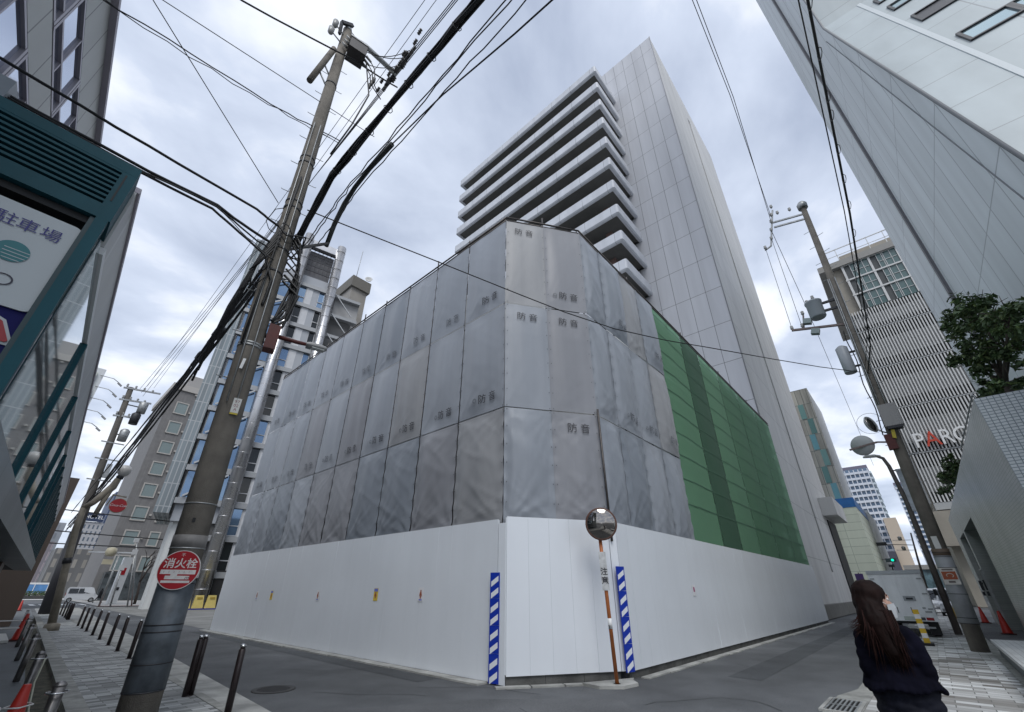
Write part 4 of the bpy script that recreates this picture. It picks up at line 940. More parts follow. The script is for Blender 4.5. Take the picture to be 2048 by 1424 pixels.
b.poly([(-0.775 + 0.092 * cos(2 * pi * i / 28), ey, 3.885 + 0.092 * sin(2 * pi * i / 28)) for i in range(28)])
b.poly([(-0.85, ey - .0005, 3.80), (-0.79, ey - .0005, 3.93), (-0.865, ey - .0005, 3.93), (-0.98, ey - .0005, 3.80)])
b.build('emblem', EMB, ps)
b = MB()
for i in range(4):
    z = 3.905 - 0.03 * i; hw = math.sqrt(max(0.0001, 0.092 ** 2 - (z - 3.885) ** 2)); b.box(-0.775 - hw * 0.55, ey - 0.002, z - 0.0028, -0.775 + hw, ey - 0.001, z + 0.0028)
b.build('emblem_stripes', mat('sign_white_shaded', (0.42, 0.46, 0.48), 0.35), ps)
b = MB(); R_ = 0.05
for i in range(32):
    a, c = 2 * pi * i / 32, 2 * pi * (i + 1) / 32; r0 = R_ - 0.009; zc = 3.64; xc = -0.735
    b.poly([(xc + R_ * cos(a) * 1.1, ey, zc + R_ * sin(a)), (xc + R_ * cos(c) * 1.1, ey, zc + R_ * sin(c)), (xc + r0 * cos(c) * 1.08, ey, zc + r0 * sin(c)), (xc + r0 * cos(a) * 1.08, ey, zc + r0 * sin(a))])
b.build('ring', mat('sign_ink', (0.02, 0.02, 0.04), 0.4), ps)
MB().prism([(-0.86, SY + 0.03, 3.16), (-0.52, SY + 0.03, 3.155), (-0.512, SY + 0.03, 3.185), (-0.60, SY + 0.03, 3.345), (-0.66, SY + 0.03, 3.37), (-0.8, SY + 0.03, 3.37)], (0, 0.008, 0)).build('triangle_border', mat('sign_white_shaded', (0.42, 0.46, 0.48), 0.35), ps)
MB().prism([(-0.86, SY + 0.02, 3.18), (-0.545, SY + 0.02, 3.175), (-0.535, SY + 0.02, 3.19), (-0.61, SY + 0.02, 3.325), (-0.66, SY + 0.02, 3.35), (-0.8, SY + 0.02, 3.35)], (0, 0.008, 0)).build('triangle', mat('sign_red', (0.30, 0.012, 0.015), 0.4), ps)

# building above and behind it
ub = thing('tiled_office', 'grey tiled office with tall window strips rising behind the teal box', 'building', (-5, 10, 0))
mX = lambda y: -3.0 + 0.05 * y
uM = Vector((0.05, 1, 0)).normalized(); nM = Vector((1, -0.05, 0)).normalized()
def mp_(y, z, e_=0.0): return Vector((mX(y), y, z)) + nM * e_
OT = grid('office_tile', (0.50, 0.51, 0.49), (0.20, 0.20, 0.2), 0.95, 20, 'y', 0.018, ou=0.3, ov=-2, tone=0.04, streak=0.1, rough=0.5)
b = MB()
def wall_q(y0, y1, z0, z1): b.poly([mp_(y0, z0), mp_(y1, z0), mp_(y1, z1), mp_(y0, z1)])
bands = [(4.6, 6.9), (7.3, 9.36), (10.15, 11.4)]
bands = [(4.4, 6.6), (7.35, 9.35), (10.12, 11.42)]
zc = 0.0
for z0, z1 in bands: wall_q(1.0, 26, zc, z0); zc = z1
wall_q(1.0, 26, zc, 12.6)
for z0, z1 in bands:
    b.poly([mp_(1, z0), mp_(1, z0, -.1), mp_(26, z0, -.1), mp_(26, z0)]); b.poly([mp_(1, z1), mp_(26, z1), mp_(26, z1, -.1), mp_(1, z1, -.1)])
b.poly([mp_(1, 12.6), mp_(26, 12.6), (-14, 26, 12.6), (-14, 1, 12.6)]); b.poly([(-14, 1, 0), mp_(1, 0), mp_(1, 12.6), (-14, 1, 12.6)]); b.poly([mp_(26, 0), (-14, 26, 0), (-14, 26, 12.6), mp_(26, 12.6)])
b.build('wall', OT, ub)
b = MB(); c = (mp_(1, 12.66) + mp_(26, 12.66)) / 2; b.obox(c, uM * 12.5, nM * 0.12, (0, 0, 0.06)); b.build('coping', mat('mauve_trim', (0.40, 0.37, 0.42), 0.5), ub)
OGL = mat('office_sky_glass', (0.55, 0.60, 0.70), 0.05, 0.95)
MAU = mat('mauve_frame', (0.34, 0.32, 0.36), 0.4, 0.3)
for bi, (z0, z1) in enumerate(bands):
    y = 4.0; k = 0
    while y < 24:
        y1 = y + 2.05
        f = MB(); za, zb = z0 + 0.03, z1 - 0.03
        for yy in (y, y1): f.obox(mp_(yy, (za + zb) / 2, -0.03), uM * 0.035, nM * 0.04, (0, 0, (zb - za) / 2))
        for zz in (za + 0.03, zb - 0.03, z0 + (z1 - z0) * 0.3): f.obox(mp_((y + y1) / 2, zz, -0.03), uM * 0.985, nM * 0.035, (0, 0, 0.03))
        f.obox(mp_(y + 1.0, (za + zb) / 2, -0.03), uM * 0.02, nM * 0.03, (0, 0, (zb - za) / 2))
        f = f.build('window', MAU, ub)
        MB().obox(mp_((y + y1) / 2, (za + zb) / 2, -0.05), uM * 1.0, nM * 0.008, (0, 0, (zb - za) / 2)).build('pane', OGL, f)
        y += 2.15; k += 1
c = mp_(8.2, 8.0, 0.1); MB().obox(c, uM * 0.35, nM * 0.18, (0, 0, 0.3)).build('air_conditioner', mat('ac_grey', (0.30, 0.33, 0.36), 0.5), ub)

# ================================================================== MAIN UTILITY POLE
CPOLE = mat('pole_concrete', (0.17, 0.153, 0.13), 0.85, var=0.25, vs=2.2, bump=0.35, bs=70, streak=0.25)
GALV = mat('galvanised', (0.36, 0.37, 0.37), 0.45, 0.6); DKM = mat('dark_metal', (0.035, 0.036, 0.04), 0.5, 0.3); RUSTRED = mat('red_oxide', (0.09, 0.02, 0.017), 0.6, var=0.2, vs=8)
CBL = mat('cable_black', (0.012, 0.012, 0.013), 0.55); INSU = mat('insulator', (0.30, 0.30, 0.29), 0.35); INSD = mat('insulator_dark', (0.09, 0.085, 0.08), 0.4)
pl = thing('utility_pole', 'thick grey concrete utility pole carrying a tangle of black cables, in the left foreground', 'utility pole', (1.82, 8.0, 0))
PB, PT = Vector((1.80, 8.0, 0)), Vector((1.46, 8.08, 16.75))
def pax(z): return PB + (PT - PB) * (z / 16.75)
prr = lambda z: 0.225 - 0.0062 * z
MB().tube([pax(z) for z in (0, 4, 8, 12, 16.75)], [prr(z) for z in (0, 4, 8, 12, 16.75)], 20).build('shaft', CPOLE, pl)
MB().tube([pax(0.42), pax(1.70)], [0.229, 0.222], 20).build('wrap', mat('pole_wrap', (0.085, 0.10, 0.115), 0.5, var=0.35, vs=3.5, streak=0.3), pl)
for z in (0.42, 0.72, 1.08, 1.16, 1.66, 2.12, 2.75):
    MB().tube([pax(z - 0.008), pax(z + 0.008)], prr(z) + 0.010, 20).build('strap', DKM if z < 2 else GALV, pl)
MB().tube([pax(2.13), pax(2.30)], [prr(2.2) + .006] * 2, 20).build('sleeve', mat('sleeve_grey', (0.21, 0.20, 0.19), 0.5, var=0.2, vs=5), pl)
for z in (5.55, 5.6, 7.3, 7.9, 8.3, 9.1, 9.3, 10.6, 10.8, 13.9): MB().tube([pax(z - 0.02), pax(z + 0.02)], prr(z) + 0.012, 16).build('clamp', DKM if z > 7 else GALV, pl)
toC = Vector((-0.2195, -0.9756, 0)); rC = Vector((0.9756, -0.2195, 0))
for k in range(22):
    z = 4.9 + k * 0.47; s_ = 1 if k % 2 else -1; a = pax(z) + rC * s_ * (prr(z) - 0.02); MB().tube([a, a + rC * s_ * 0.17, a + rC * s_ * 0.18 + Vector((0, 0, 0.02))], 0.008, 5).build('step_bolt', GALV, pl)
for dx in (-0.09, 0.05): MB().tube([pax(z) + toC * (prr(z) + 0.012) + rC * dx for z in (4.4, 5.8, 7.5, 9.4, 12)], 0.012, 5).build('conduit', GALV, pl)
MB().tube([pax(z) + toC * (prr(z) + 0.03) + rC * (-0.14 + 0.03 * i) for i, z in enumerate((5.5, 6.8, 8, 9, 10))], 0.02, 6).build('conduit', CBL, pl)
# white tag, number plate
MB().obox(pax(5.12) + toC * 0.24 - rC * 0.03, rC * 0.022, toC * 0.008, (0.008, 0, 0.10)).build('white_tag', WL, pl)
npz = pax(4.35) + toC * 0.213 + rC * 0.06
q = MB().obox(npz, rC * 0.058, toC * 0.006, (0, 0, 0.13)).build('number_plate', mat('plate_white', (0.60, 0.60, 0.57), 0.5), pl)
for s_, dz in (('97', 0.065), ('02', -0.005), ('A', -0.075)): lettering(s_, 0.072, mat('plate_ink', (0.22, 0.05, 0.06), 0.5), q, frame(npz + toC * 0.0065 + Vector((0, 0, dz)), rC, (0, 0, 1)))
MB().obox(npz + toC * 0.001 - Vector((0, 0, 0.147)), rC * 0.058, toC * 0.006, (0, 0, 0.014)).build('yellow_strip', mat('plate_yellow', (0.5, 0.4, 0.03), 0.5), pl)
MB().obox(pax(2.5) + toC * 0.208 - rC * 0.03, rC * 0.02, toC * 0.01, (0, 0, 0.03)).build('plug', BLK, pl)
# head: bracket arm, switch box, cut-outs, spare cross piece
ha = pax(16.3)
MB().tube([ha + Vector((0.1, 0, 0.35)), Vector((2.0, 7.9, 16.55)), Vector((3.12, 7.85, 16.5))], [0.07, 0.075, 0.075], 10).build('bracket_arm', GALV, pl)
MB().tube([pax(16.75), pax(16.95)], [0.13, 0.10], 14).build('pole_cap', GALV, pl)
MB().bar(ha + Vector((-0.25, -0.15, 0.35)), ha + Vector((0.05, -0.1, 0.75)), 0.09).bar(ha + Vector((-0.25, -0.15, 0.35)), ha + Vector((-0.2, -0.12, -0.2)), 0.07).build('top_bracket', DKM, pl)
sbx = ha + Vector((0.32, -0.34, -0.75))
MB().obox(sbx, (0.23, -0.05, 0), (0.05, 0.23, 0), (0, 0, 0.22)).build('switch_box', mat('switch_dark', (0.05, 0.045, 0.045), 0.5), pl)
MB().obox(sbx + Vector((0, 0, 0.25)), (0.25, -0.055, 0), (0.055, 0.25, 0), (0, 0, 0.025)).build('switch_lid', GALV, pl)
for i in range(3):
    a = sbx + Vector((0.25, -0.12 + 0.12 * i, 0.05)); MB().tube([a, a + Vector((0.16, -0.02, -0.1))], [0.04, 0.03], 8).build('bushing', INSU, pl)
    a = sbx + Vector((-0.25, -0.12 + 0.12 * i, 0.08)); MB().tube([a, a + Vector((-0.14, 0.02, 0.1))], [0.04, 0.03], 8).build('bushing', INSU, pl)
for dz, dx in ((0.1, -0.38), (-0.35, -0.42)):
    a = ha + Vector((dx, -0.1, dz)); MB().tube([a + Vector((0, 0, -0.16)), a + Vector((0, 0, -0.1)), a + Vector((0, 0, 0.12)), a + Vector((0, 0, 0.16))], [0.03, 0.075, 0.085, 0.04], 10).build('cutout', INSU, pl); MB().tube([a, ha + Vector((-0.1, -0.08, dz - 0.1))], 0.02, 6).build('cutout_arm', GALV, pl)
MB().tube([pax(14.9) + Vector((-0.22, -0.1, 0.4)), pax(13.1) + Vector((-0.52, -0.1, 0.2))], 0.075, 10).build('side_arm', CPOLE, pl)
for z in (13.6, 14.1): MB().tube([pax(z), pax(z) + Vector((-0.4, -0.08, 0.4))], 0.025, 6).build('side_arm_clamp', GALV, pl)
# insulators at the arm end
for i in range(14):
    a = Vector((2.9 + .05 * (i % 4), 6.35 + .17 * i + .1 * (i % 3), 16.55 - .11 * (i % 3))); MB().lathe([(0.02, -0.10), (0.055, -0.08), (0.03, -0.03), (0.06, 0), (0.03, 0.04), (0.055, 0.07), (0.02, 0.1)], a, 8, (.1, 1, .1)).build('strain_insulator', INSD, pl)
for i in range(6):
    a = Vector((3.0 + 0.06 * (i % 3), 7.2 + 0.17 * i, 16.62 - 0.13 * (i % 2))); MB().lathe([(0.02, -0.12), (0.07, -0.1), (0.035, -0.05), (0.075, -0.02), (0.035, 0.03), (0.07, 0.06), (0.02, 0.1)], a, 10, (0.1, 1, 0.05)).build('strain_insulator', INSD, pl)
MB().bar((3.05, 6.9, 16.5), (3.05, 8.4, 16.5), 0.09).build('end_crossbar', DKM, pl)
# drop loops from the arm
def hangc(a, c, sag, n=10):
    a, c = Vector(a), Vector(c); return [a + (c - a) * (i / n) - Vector((0, 0, sag * 4 * (i / n) * (1 - i / n))) for i in range(n + 1)]
for a, c, s_ in ((ha + Vector((0.1, -0.1, 0.4)), (2.95, 7.3, 16.5), 0.5), (sbx + Vector((0.4, 0, 0)), (2.95, 7.6, 16.45), 0.15), (ha + Vector((0.2, -.1, .1)), (3.0, 7.0, 16.6), 0.6)):
    MB().tube(hangc(a, c, s_), 0.012, 5).build('jumper', CBL, pl)
for i in range(3):
    a = sbx + Vector((0.4, -0.14 + 0.12 * i, -0.05)); MB().tube([a, a + Vector((0.15, 0, -0.15)), a + Vector((0.22, 0, -0.5)), a + Vector((0.18 + .2 * i, -.1, -0.95))], 0.016, 6).build('drop_lead', CBL, pl)
    e_ = a + Vector((0.22, 0, -0.55)); MB().tube([e_ + Vector((0, 0, -0.22)), e_ + Vector((0, 0, -.18)), e_, e_ + Vector((0, 0, 0.05))], [0.02, 0.045, 0.045, 0.02], 8).build('arrester', INSD, pl)
MB().tube([sbx + Vector((0.3, -0.1, -0.2)), Vector((2.2, 7.6, 14.8)), Vector((2.35, 7.5, 13.9)), Vector((2.2, 7.7, 12.6)), Vector((1.95, 7.8, 11.2))], 0.02, 6).build('riser_cable', CBL, pl)
# cable tangle wrapped round the pole
r_ = random.Random(5)
for i in range(7):
    z0 = r_.uniform(6.6, 8.9); s_ = r_.choice((-1, 1)); P = []
    for j in range(9):
        a = -0.3 + s_ * j * 0.42 + r_.uniform(-.15, .15); rad = 0.24 + r_.uniform(0, 0.10) + (0.12 if j in (3, 4, 5) else 0); z = z0 + s_ * 0.02 * j + r_.uniform(-.12, .12) - 0.05 * j
        P.append(pax(z) + toC * cos(a) * rad + rC * sin(a) * rad)
    MB().tube(P, r_.uniform(0.009, 0.02), 5).build('slack_loop', CBL, pl)
for i in range(9):     # slack hanging on the street side of the pole
    z0 = 8.5 - i * 0.16; P = [pax(z0) + rC * 0.2, pax(z0 - 0.3) + rC * (0.34 + 0.025 * i) + toC * 0.1, pax(z0 - 1.0) + rC * (0.42 + 0.02 * (i % 4)), pax(z0 - 1.7 + 0.08 * i) + rC * (0.33 + 0.04 * (i % 3)), pax(z0 - 2.3 + 0.15 * i) + rC * 0.23 + toC * 0.05]
    Q = []
    for j in range(len(P) - 1):
        for t_ in (0, 0.33, 0.66): Q.append(P[j].lerp(P[j + 1], t_ * t_ * (3 - 2 * t_)) + Vector((r_.uniform(-.01, .01), 0, 0)))
    Q.append(P[-1]); MB().tube(Q, r_.uniform(0.014, 0.030), 6).build('slack_loop', CBL, pl)
for i in range(7):
    z0 = 8.6 - i * 0.12; P = [pax(z0) - rC * 0.05 + toC * 0.22, pax(z0 - 0.7) - rC * (0.26 + .02 * i), pax(z0 - 1.6) - rC * (0.34 + 0.03 * i), pax(z0 - 2.4 - .1 * i) - rC * (0.40 + .03 * i) + Vector((0, .5, 0))]
    MB().tube(P, 0.018, 6).build('slack_loop', CBL, pl)
b = MB()
MB().bar(pax(8.05) + rC * 0.15, Vector((2.5, 7.95, 8.72)), 0.05).build('standoff_arm', DKM, pl)
# street light on a red bracket
t = thing('street_light', 'grey street light head on a dark red bracket fixed to the main pole', 'street light', (2.0, 7.95, 5.9))
a = pax(5.9) + rC * 0.30
MB().obox(a + Vector((0, 0, -0.03)), rC * 0.10, toC * 0.12, (0, 0, 0.26)).build('bracket_box', RUSTRED, t)
MB().tube([a + rC * 0.08 + Vector((0, 0, 0.05)), a + rC * 0.45 + Vector((0, 0, 0.05)), a + rC * 0.62 + Vector((0, 0, 0.06))], [0.045, 0.04, 0.035], 8).build('arm', RUSTRED, t)
MB().tube([pax(5.9) - toC * 0.0 + rC * 0.15, a], 0.05, 8).build('strap', DKM, t)
h0 = a + rC * 0.6 + Vector((0, 0, 0.06))
b = MB(); secs = [(0, .045, .05), (.07, .075, .075), (.26, .085, .08), (.37, .075, .06), (.40, .04, .03)]; rings = []
for (s_, wv, hv) in secs:
    c = h0 + rC * s_; base = len(b.v)
    for k in range(12):
        a_ = 2 * pi * k / 12; zz = sin(a_) * hv; zz = zz if zz > 0 else zz * 0.6; b.v.append(tuple(c + toC * cos(a_) * wv + Vector((0, 0, zz))))
    rings.append(base)
b.smooth = True
for i in range(len(rings) - 1):
    for k in range(12): b.face((rings[i] + k, rings[i] + (k + 1) % 12, rings[i + 1] + (k + 1) % 12, rings[i + 1] + k))
b.face(tuple(rings[-1] + k for k in range(12))); b.build('head', mat('lamp_grey', (0.3, 0.3, 0.3), 0.5), t)
MB().obox(h0 + rC * 0.23 - Vector((0, 0, 0.046)), rC * 0.12, toC * 0.06, (0, 0, 0.008)).build('lens', mat('lamp_lens', (0.45, 0.47, 0.46), 0.3), t)
# hydrant sign
c = pax(1.83) + toC * 0.235 - rC * 0.02
fl = (toC * 0.9 - rC * 0.25).normalized(); fr = Vector((-fl.y, fl.x, 0))
t = thing('hydrant_sign', 'round red fire hydrant sign with white writing on the main pole', 'sign', tuple(c))
SR = mat('hydrant_red', (0.36, 0.012, 0.02), 0.35, var=0.08, vs=6); SW = mat('hydrant_white', (0.66, 0.64, 0.62), 0.4, var=0.1, vs=14)
MB().lathe([(0.252, 0.0), (0.252, 0.010)], c, 40, fl).build('rim', SW, t)
MB().lathe([(0.243, 0.0102), (0.243, 0.012)], c, 40, fl).build('disc', SR, t)
def onface(x, z, e_): return c + fr * x + Vector((0, 0, z)) + fl * e_
lettering('消火栓', 0.135, SW, t, frame(onface(0, 0.075, 0.0135), fr, (0, 0, 1)), bold=0.002)
lettering('不', 0.05, SW, t, frame(onface(0.0, 0.19, 0.0135), fr, (0, 0, 1)))
b = MB()
for (x0, z0, x1, z1) in ((-0.21, -0.055, 0.21, 0.0), (-0.14, -0.12, 0.15, -0.075), (-0.17, -0.165, 0.17, -0.135)): b.poly([onface(x0, z0, .013), onface(x1, z0, .013), onface(x1, z1, .013), onface(x0, z1, .013)])
b.poly([onface(-0.08, -0.0755, .013), onface(0.0, -0.0755, .013), onface(0.0, -0.0545, .013), onface(-0.08, -0.0545, .013)])
b.build('white_bars', SW, t)
lettering('m', 0.07, mat('hydrant_ink', (0.1, 0.03, 0.03), 0.5), t, frame(onface(0.12, -0.10, 0.0145), fr, (0, 0, 1)), shear=0.3)
for k in range(6): MB().poly([onface(-0.17 + k * 0.06, -0.04, .0142), onface(-0.165 + k * 0.06, -0.04, .0142), onface(-0.165 + k * 0.06, -0.015, .0142), onface(-0.17 + k * 0.06, -0.015, .0142)]).build('tick', mat('hydrant_ink2', (0.35, 0.2, 0.2), 0.5), t)

# ================================================================== OVERHEAD CABLES
def cable(label, pts, r, group='overhead cables', sag=0.0, loops=0, wob=0.0, n=26, name='overhead_cable', cat='cable'):
    P = []
    rr_ = random.Random(len(label) * 7 + int(r * 1e4))
    pts = [Vector(p) for p in pts]
    for a, c in zip(pts[:-1], pts[1:]):
        for i in range(n):
            t_ = i / n; p = a.lerp(c, t_) - Vector((0, 0, 4 * sag * t_ * (1 - t_)))
            if wob: p = p + Vector((rr_.uniform(-wob, wob), rr_.uniform(-wob, wob), rr_.uniform(-wob, wob)))
            P.append(p)
    P.append(pts[-1])
    b = MB().tube(P, r, 6)
    o = b.build(name, CBL, None, origin=tuple(P[len(P) // 2])); tag(o, label, cat, group)
    if loops:
        for k in range(loops):
            c = P[int((k + 0.5) * len(P) / loops)]; l_ = MB()
            l_.tube([c + Vector((0.09 * sin(q_ * pi / 4), 0.03 * sin(q_ * pi / 4), -0.09 + 0.09 * cos(q_ * pi / 4))) for q_ in range(9)], 0.007, 4); l_.build('hanger_ring', CBL, o)
    return o
FA = Vector((2.6, 48, 0))
# the thick bundle along the left street
t = thing('cable_bundle', 'thick black bundle of cables rising from the main pole to the top of the picture', 'cable bundle', (1.95, 8, 9.5))
r_ = random.Random(9)
for k in range(9):
    ox, oz = 0.055 * cos(k * 2.4) * (0.4 + k / 9), 0.07 * sin(k * 2.4) * (0.4 + k / 9)
    P = [(1.72 + ox, 8.0, 8.45 + oz), (1.90 + ox, 8.6 - 0.9, 9.0 + oz)] + [(1.95 + ox + r_.uniform(-.015, .015), y, 9.95 - 0.0045 * (y - 3) ** 2 + oz + r_.uniform(-.02, .02)) for y in (7.0, 6, 5, 4, 3, 2, 1, 0, -2, -5, -9)]
    P = [(1.95 + ox + r_.uniform(-.02, .02), y, (8.55 + (8.4 - y) * 1.05 if y > 7.2 else 9.88 - 0.003 * (y - 4.5) ** 2) + oz + r_.uniform(-.02, .02)) for y in (8.4, 8.0, 7.6, 7.2, 6.6, 6, 5, 4, 3.4, 3, 2.4, 2, 1, 0, -3, -9)]
    MB().tube(P, 0.020 + 0.012 * (k % 3 == 0), 6).build('cable', CBL, t)
for k in range(9):
    y = 6.9 - k * 0.66; c = Vector((1.95, y, 9.86)); MB().tube([c + Vector((0.085 * sin(q_ * pi / 4), 0.06 * q_ / 8, -0.06 + 0.10 * cos(q_ * pi / 4))) for q_ in range(9)], 0.008, 4).build('hanger_ring', CBL, t)
t = thing('cable_bundle', 'black cable bundle dropping from the main pole along the left street to the far pole', 'cable bundle', (1.9, 20, 8))
for k in range(7):
    ox, oz = 0.10 * cos(k * 2.1), (0.06 + .05 * k) * sin(k * 2.1)
    P = [(1.78 + ox, 8.1, 8.5 + oz)] + [(1.9 + 0.014 * (y - 10) + ox + r_.uniform(-.02, .02), y, 8.75 - 0.122 * (y - 10) + 0.0012 * (y - 10) ** 2 + oz + r_.uniform(-.03, .03)) for y in range(10, 49, 2)]
    MB().tube(P, 0.020 + 0.012 * (k % 2), 5).build('cable', CBL, t)
t = thing('cable_bundle', 'slim cable run carrying splice cases beside the main pole down the left street', 'cable bundle', (2.2, 20, 9))
for k in range(3):
    ox = 0.05 * k
    P = [(1.9, 8.1, 8.2 + .25 * k)] + [(2.2 + ox + r_.uniform(-.02, .02), y, 9.55 - 0.075 * (y - 12) + 0.2 * k + r_.uniform(-.04, .04)) for y in range(10, 49, 2)]
    MB().tube(P, 0.018, 5).build('cable', CBL, t)
for y, z, l_ in ((15.5, 9.55, .32), (17.2, 9.25, .22)):
    MB().tube([(2.25, y - l_, z - .05), (2.25, y - l_ * .8, z - .1), (2.25, y + l_ * .8, z - .16), (2.25, y + l_, z - .1)], [0.05, 0.16, 0.16, 0.05], 8).build('splice_case', DKM, t)
    MB().tube([(2.23, y - 1.3, z + .22), (2.23, y - .3, z + .05), (2.23, y + 1.2, z - .05)], 0.06, 6).build('spiral_guard', DKM, t)
t = thing('cable_bundle', 'cable in a black spiral sleeve crossing right of the main pole', 'cable bundle', (2.5, 7, 10))
P = [Vector((2.5, y, z)) for y, z in ((8.05, 8.7), (7.9, 9.3), (7.6, 9.75), (7.2, 10.0), (6.6, 10.12), (5.7, 10.10))]
MB().tube(P, [0.05, 0.055, 0.055, 0.05, 0.05, 0.055], 8).build('sleeve', mat('sleeve_black', (0.03, 0.035, 0.035), 0.6), t)
MB().tube(P + [Vector((2.5, 4, 9.85)), Vector((2.5, 2.2, 9.3)), Vector((2.5, 0, 8.8)), Vector((2.5, -4, 8.4))], 0.014, 5).build('cable', CBL, t)
for i, (x, z0, s_) in enumerate(((2.28, 9.62, 'leftmost'), (2.38, 9.85, 'middle'), (2.58, 9.95, 'rightmost'))):
    cable(f'thin wavy cable beside the thick bundle, the {s_} of three', [(x - .2, 8.3, z0 - 1.2), (x, 7.2, z0), (x, 3, z0 + .25), (x, -6, z0 + 0.9)], 0.011, wob=0.02, n=12)
for i in range(3):
    cable(['high power line along the left street, lowest of three on the long arm', 'high power line along the left street, middle of three on the long arm', 'high power line along the left street, top one of three on the long arm'][i], [(3.3 - .2 * i, 48, 17.2 + 0.3 * i), (3.0 + 0.07 * i, 7.9, 16.35 + 0.13 * i), (3.0 + 0.09 * i, -20, 16.3 + 0.13 * i)], 0.013, sag=0.25)
for i in range(2):
    cable(['high bare wire from the far pole passing above the main pole', 'second high bare wire just right of the first one above the main pole'][i], [(3.3 + 0.5 * i, 48, 18.2), (3.6 + 0.35 * i, 8, 22.9 + i * .2), (3.6 + .35 * i, -6, 24)], 0.012, sag=0.1)
# cables across to the left buildings
for lab, P, r, sg_, wb_ in (
    ('lone thick cable running from the main pole over the teal box', [(1.62, 8.0, 8.45), (1.0, 8, 8.6), (-2.65, 8, 8.70), (-7, 8, 8.9)], 0.028, 0.02, 0.006),
    ('upper cable of the twin run from the main pole over the louvres', [(1.65, 8, 7.95), (0.4, 8, 8.18), (-2.42, 8, 8.12), (-7, 8, 8.2)], 0.03, 0.03, 0.008),
    ('second black cable of the twin run over the louvres', [(1.65, 8, 7.8), (0.4, 7.98, 8.12), (-2.42, 7.95, 8.06), (-7, 8, 8.1)], 0.018, 0.05, 0.012),
    ('lowest thick cable bending down the main pole from the louvres', [(1.62, 7.85, 6.4), (1.62, 7.82, 7.0), (1.40, 7.9, 7.55), (0.35, 8, 8.05), (-2.37, 8, 7.95), (-7, 8, 8.0)], 0.026, 0.0, 0.004),
    ('thin slack wire between the twin run and the lowest cable', [(1.65, 8, 7.6), (0.4, 7.9, 8.08), (-2.4, 7.9, 8.0), (-7, 8, 8.1)], 0.008, 0.06, 0.02),
    ('twisted pair of wires from the office roof corner to the bundle', [(2.1, 8, 12.1), (0.47, 8, 11.67), (-2.5, 8, 11.2), (-7, 8, 11.1)], 0.014, 0.03, 0.02),
    ('second strand of the twisted pair from the office roof', [(2.1, 8, 12.05), (0.47, 8, 11.60), (-2.5, 8, 11.15), (-7, 8, 11.0)], 0.010, 0.05, 0.025),
    ('single thin straight wire crossing above the twisted pair', [(2.95, 8, 13.24), (-1.77, 8, 12.27), (-7, 8, 11.6)], 0.010, 0.0, 0.0),
    ('thick wire crossing the main pole just below its switch box', [(3.2, 7.8, 15.85), (1.79, 7.75, 15.2), (-0.8, 8, 14.15), (-7, 8, 12.8)], 0.024, 0.03, 0.004),
    ('steep thin wire falling from the top left to the main pole', [(1.3, 7.9, 8.96), (-1.5, 6.6, 10.2), (-5, 5, 11.9)], 0.009, 0.0, 0.0),
    ('long sagging wire from the main pole across to the right pole', [(1.9, 8.05, 9.38), (3.2, 7.47, 9.20), (4.67, 6.79, 8.98), (6.8, 5.80, 8.64), (8.03, 5.22, 8.45), (9.53, 4.53, 8.34), (11.21, 3.75, 8.42), (12.93, 2.95, 8.60), (15.5, 1.75, 8.84), (18.0, .58, 9.10), (20.4, -.5, 9.45)], 0.016, 0.0, 0.0)):
    cable(lab, P, r, 'cables across the street', sag=sg_, wob=wb_, n=8)
# cross wires far down the left street
for i, (a, c) in enumerate((((-4, 62, 5.6), (16, 62, 5.75)), ((-4, 60, 6.7), (16, 60, 6.4)), ((-4, 58, 8.4), (18, 58, 8.0)))):
    cable(f'black wire slung low across the far left street, {["lowest", "middle", "highest"][i]} of three', [a, c], 0.05, 'wires across the far left street', sag=0.1)

# ================================================================== FAR LEFT POLES AND LAMPS
t = thing('utility_pole', 'dark far utility pole with crossarms and transformers down the left street', 'utility pole', (3.29, 47.9, 0))
fa = lambda z: Vector((3.29, 47.9, 0)).lerp(Vector((2.3, 47.95, 17.7)), z / 17.7)
MB().tube([fa(0), fa(9), fa(17.7)], [0.34, 0.28, 0.2], 12).build('shaft', mat('pole_concrete_far', (0.085, 0.078, 0.07), 0.85, var=0.2), t)
MB().tube([fa(0), fa(5.5)], [0.40, 0.36], 12).build('wrap', mat('pole_wrap_dark', (0.02, 0.02, 0.024), 0.6), t)
for z, x1 in ((17.5, 2.1), (16.4, 1.7), (14.9, 1.3)):
    MB().bar(fa(z) + Vector((-0.5, -.15, 0)), fa(z) + Vector((x1, -.15, .25)), 0.13).build('crossarm', GALV, t)
    for k in range(4): MB().lathe([(0.03, 0), (0.1, .08), (.05, .16), (.1, .24), (.03, .32)], fa(z) + Vector((-0.3 + k * (x1 + .3) / 4, -.15, .12)), 8).build('insulator', INSU, t)
for x, z, m_ in ((1.2, 16.1, GALV), (0.62, 13.4, GALV), (.95, 15.0, DKM)):
    MB().lathe([(0.32, 0), (0.34, 0.9), (0.2, 1.05)], fa(z - .4) + Vector((x, -.1, -.1)), 12).build('transformer', m_, t); MB().bar(fa(z) + Vector((0, -.1, 0)), fa(z) + Vector((x, -.1, 0)), 0.08).build('transformer_arm', DKM, t)
for z in (9.5, 11.2, 12.6): MB().bar(fa(z) + Vector((-.6, -.2, 0)), fa(z) + Vector((.9, -.2, 0)), 0.09).build('crossarm', GALV, t)
MB().obox(fa(10.3) + Vector((0.45, -.2, 0)), (0.16, 0, 0), (0, .16, 0), (0, 0, .55)).build('equipment_box', GALV, t)
t = thing('street_lamp', 'beige twin globe street lamp with an angled arm beside the dark far pole', 'street lamp', (2.35, 28.6, 0))
BG = mat('lamp_beige', (0.25, 0.22, 0.17), 0.6, var=0.2, vs=3, streak=0.3)
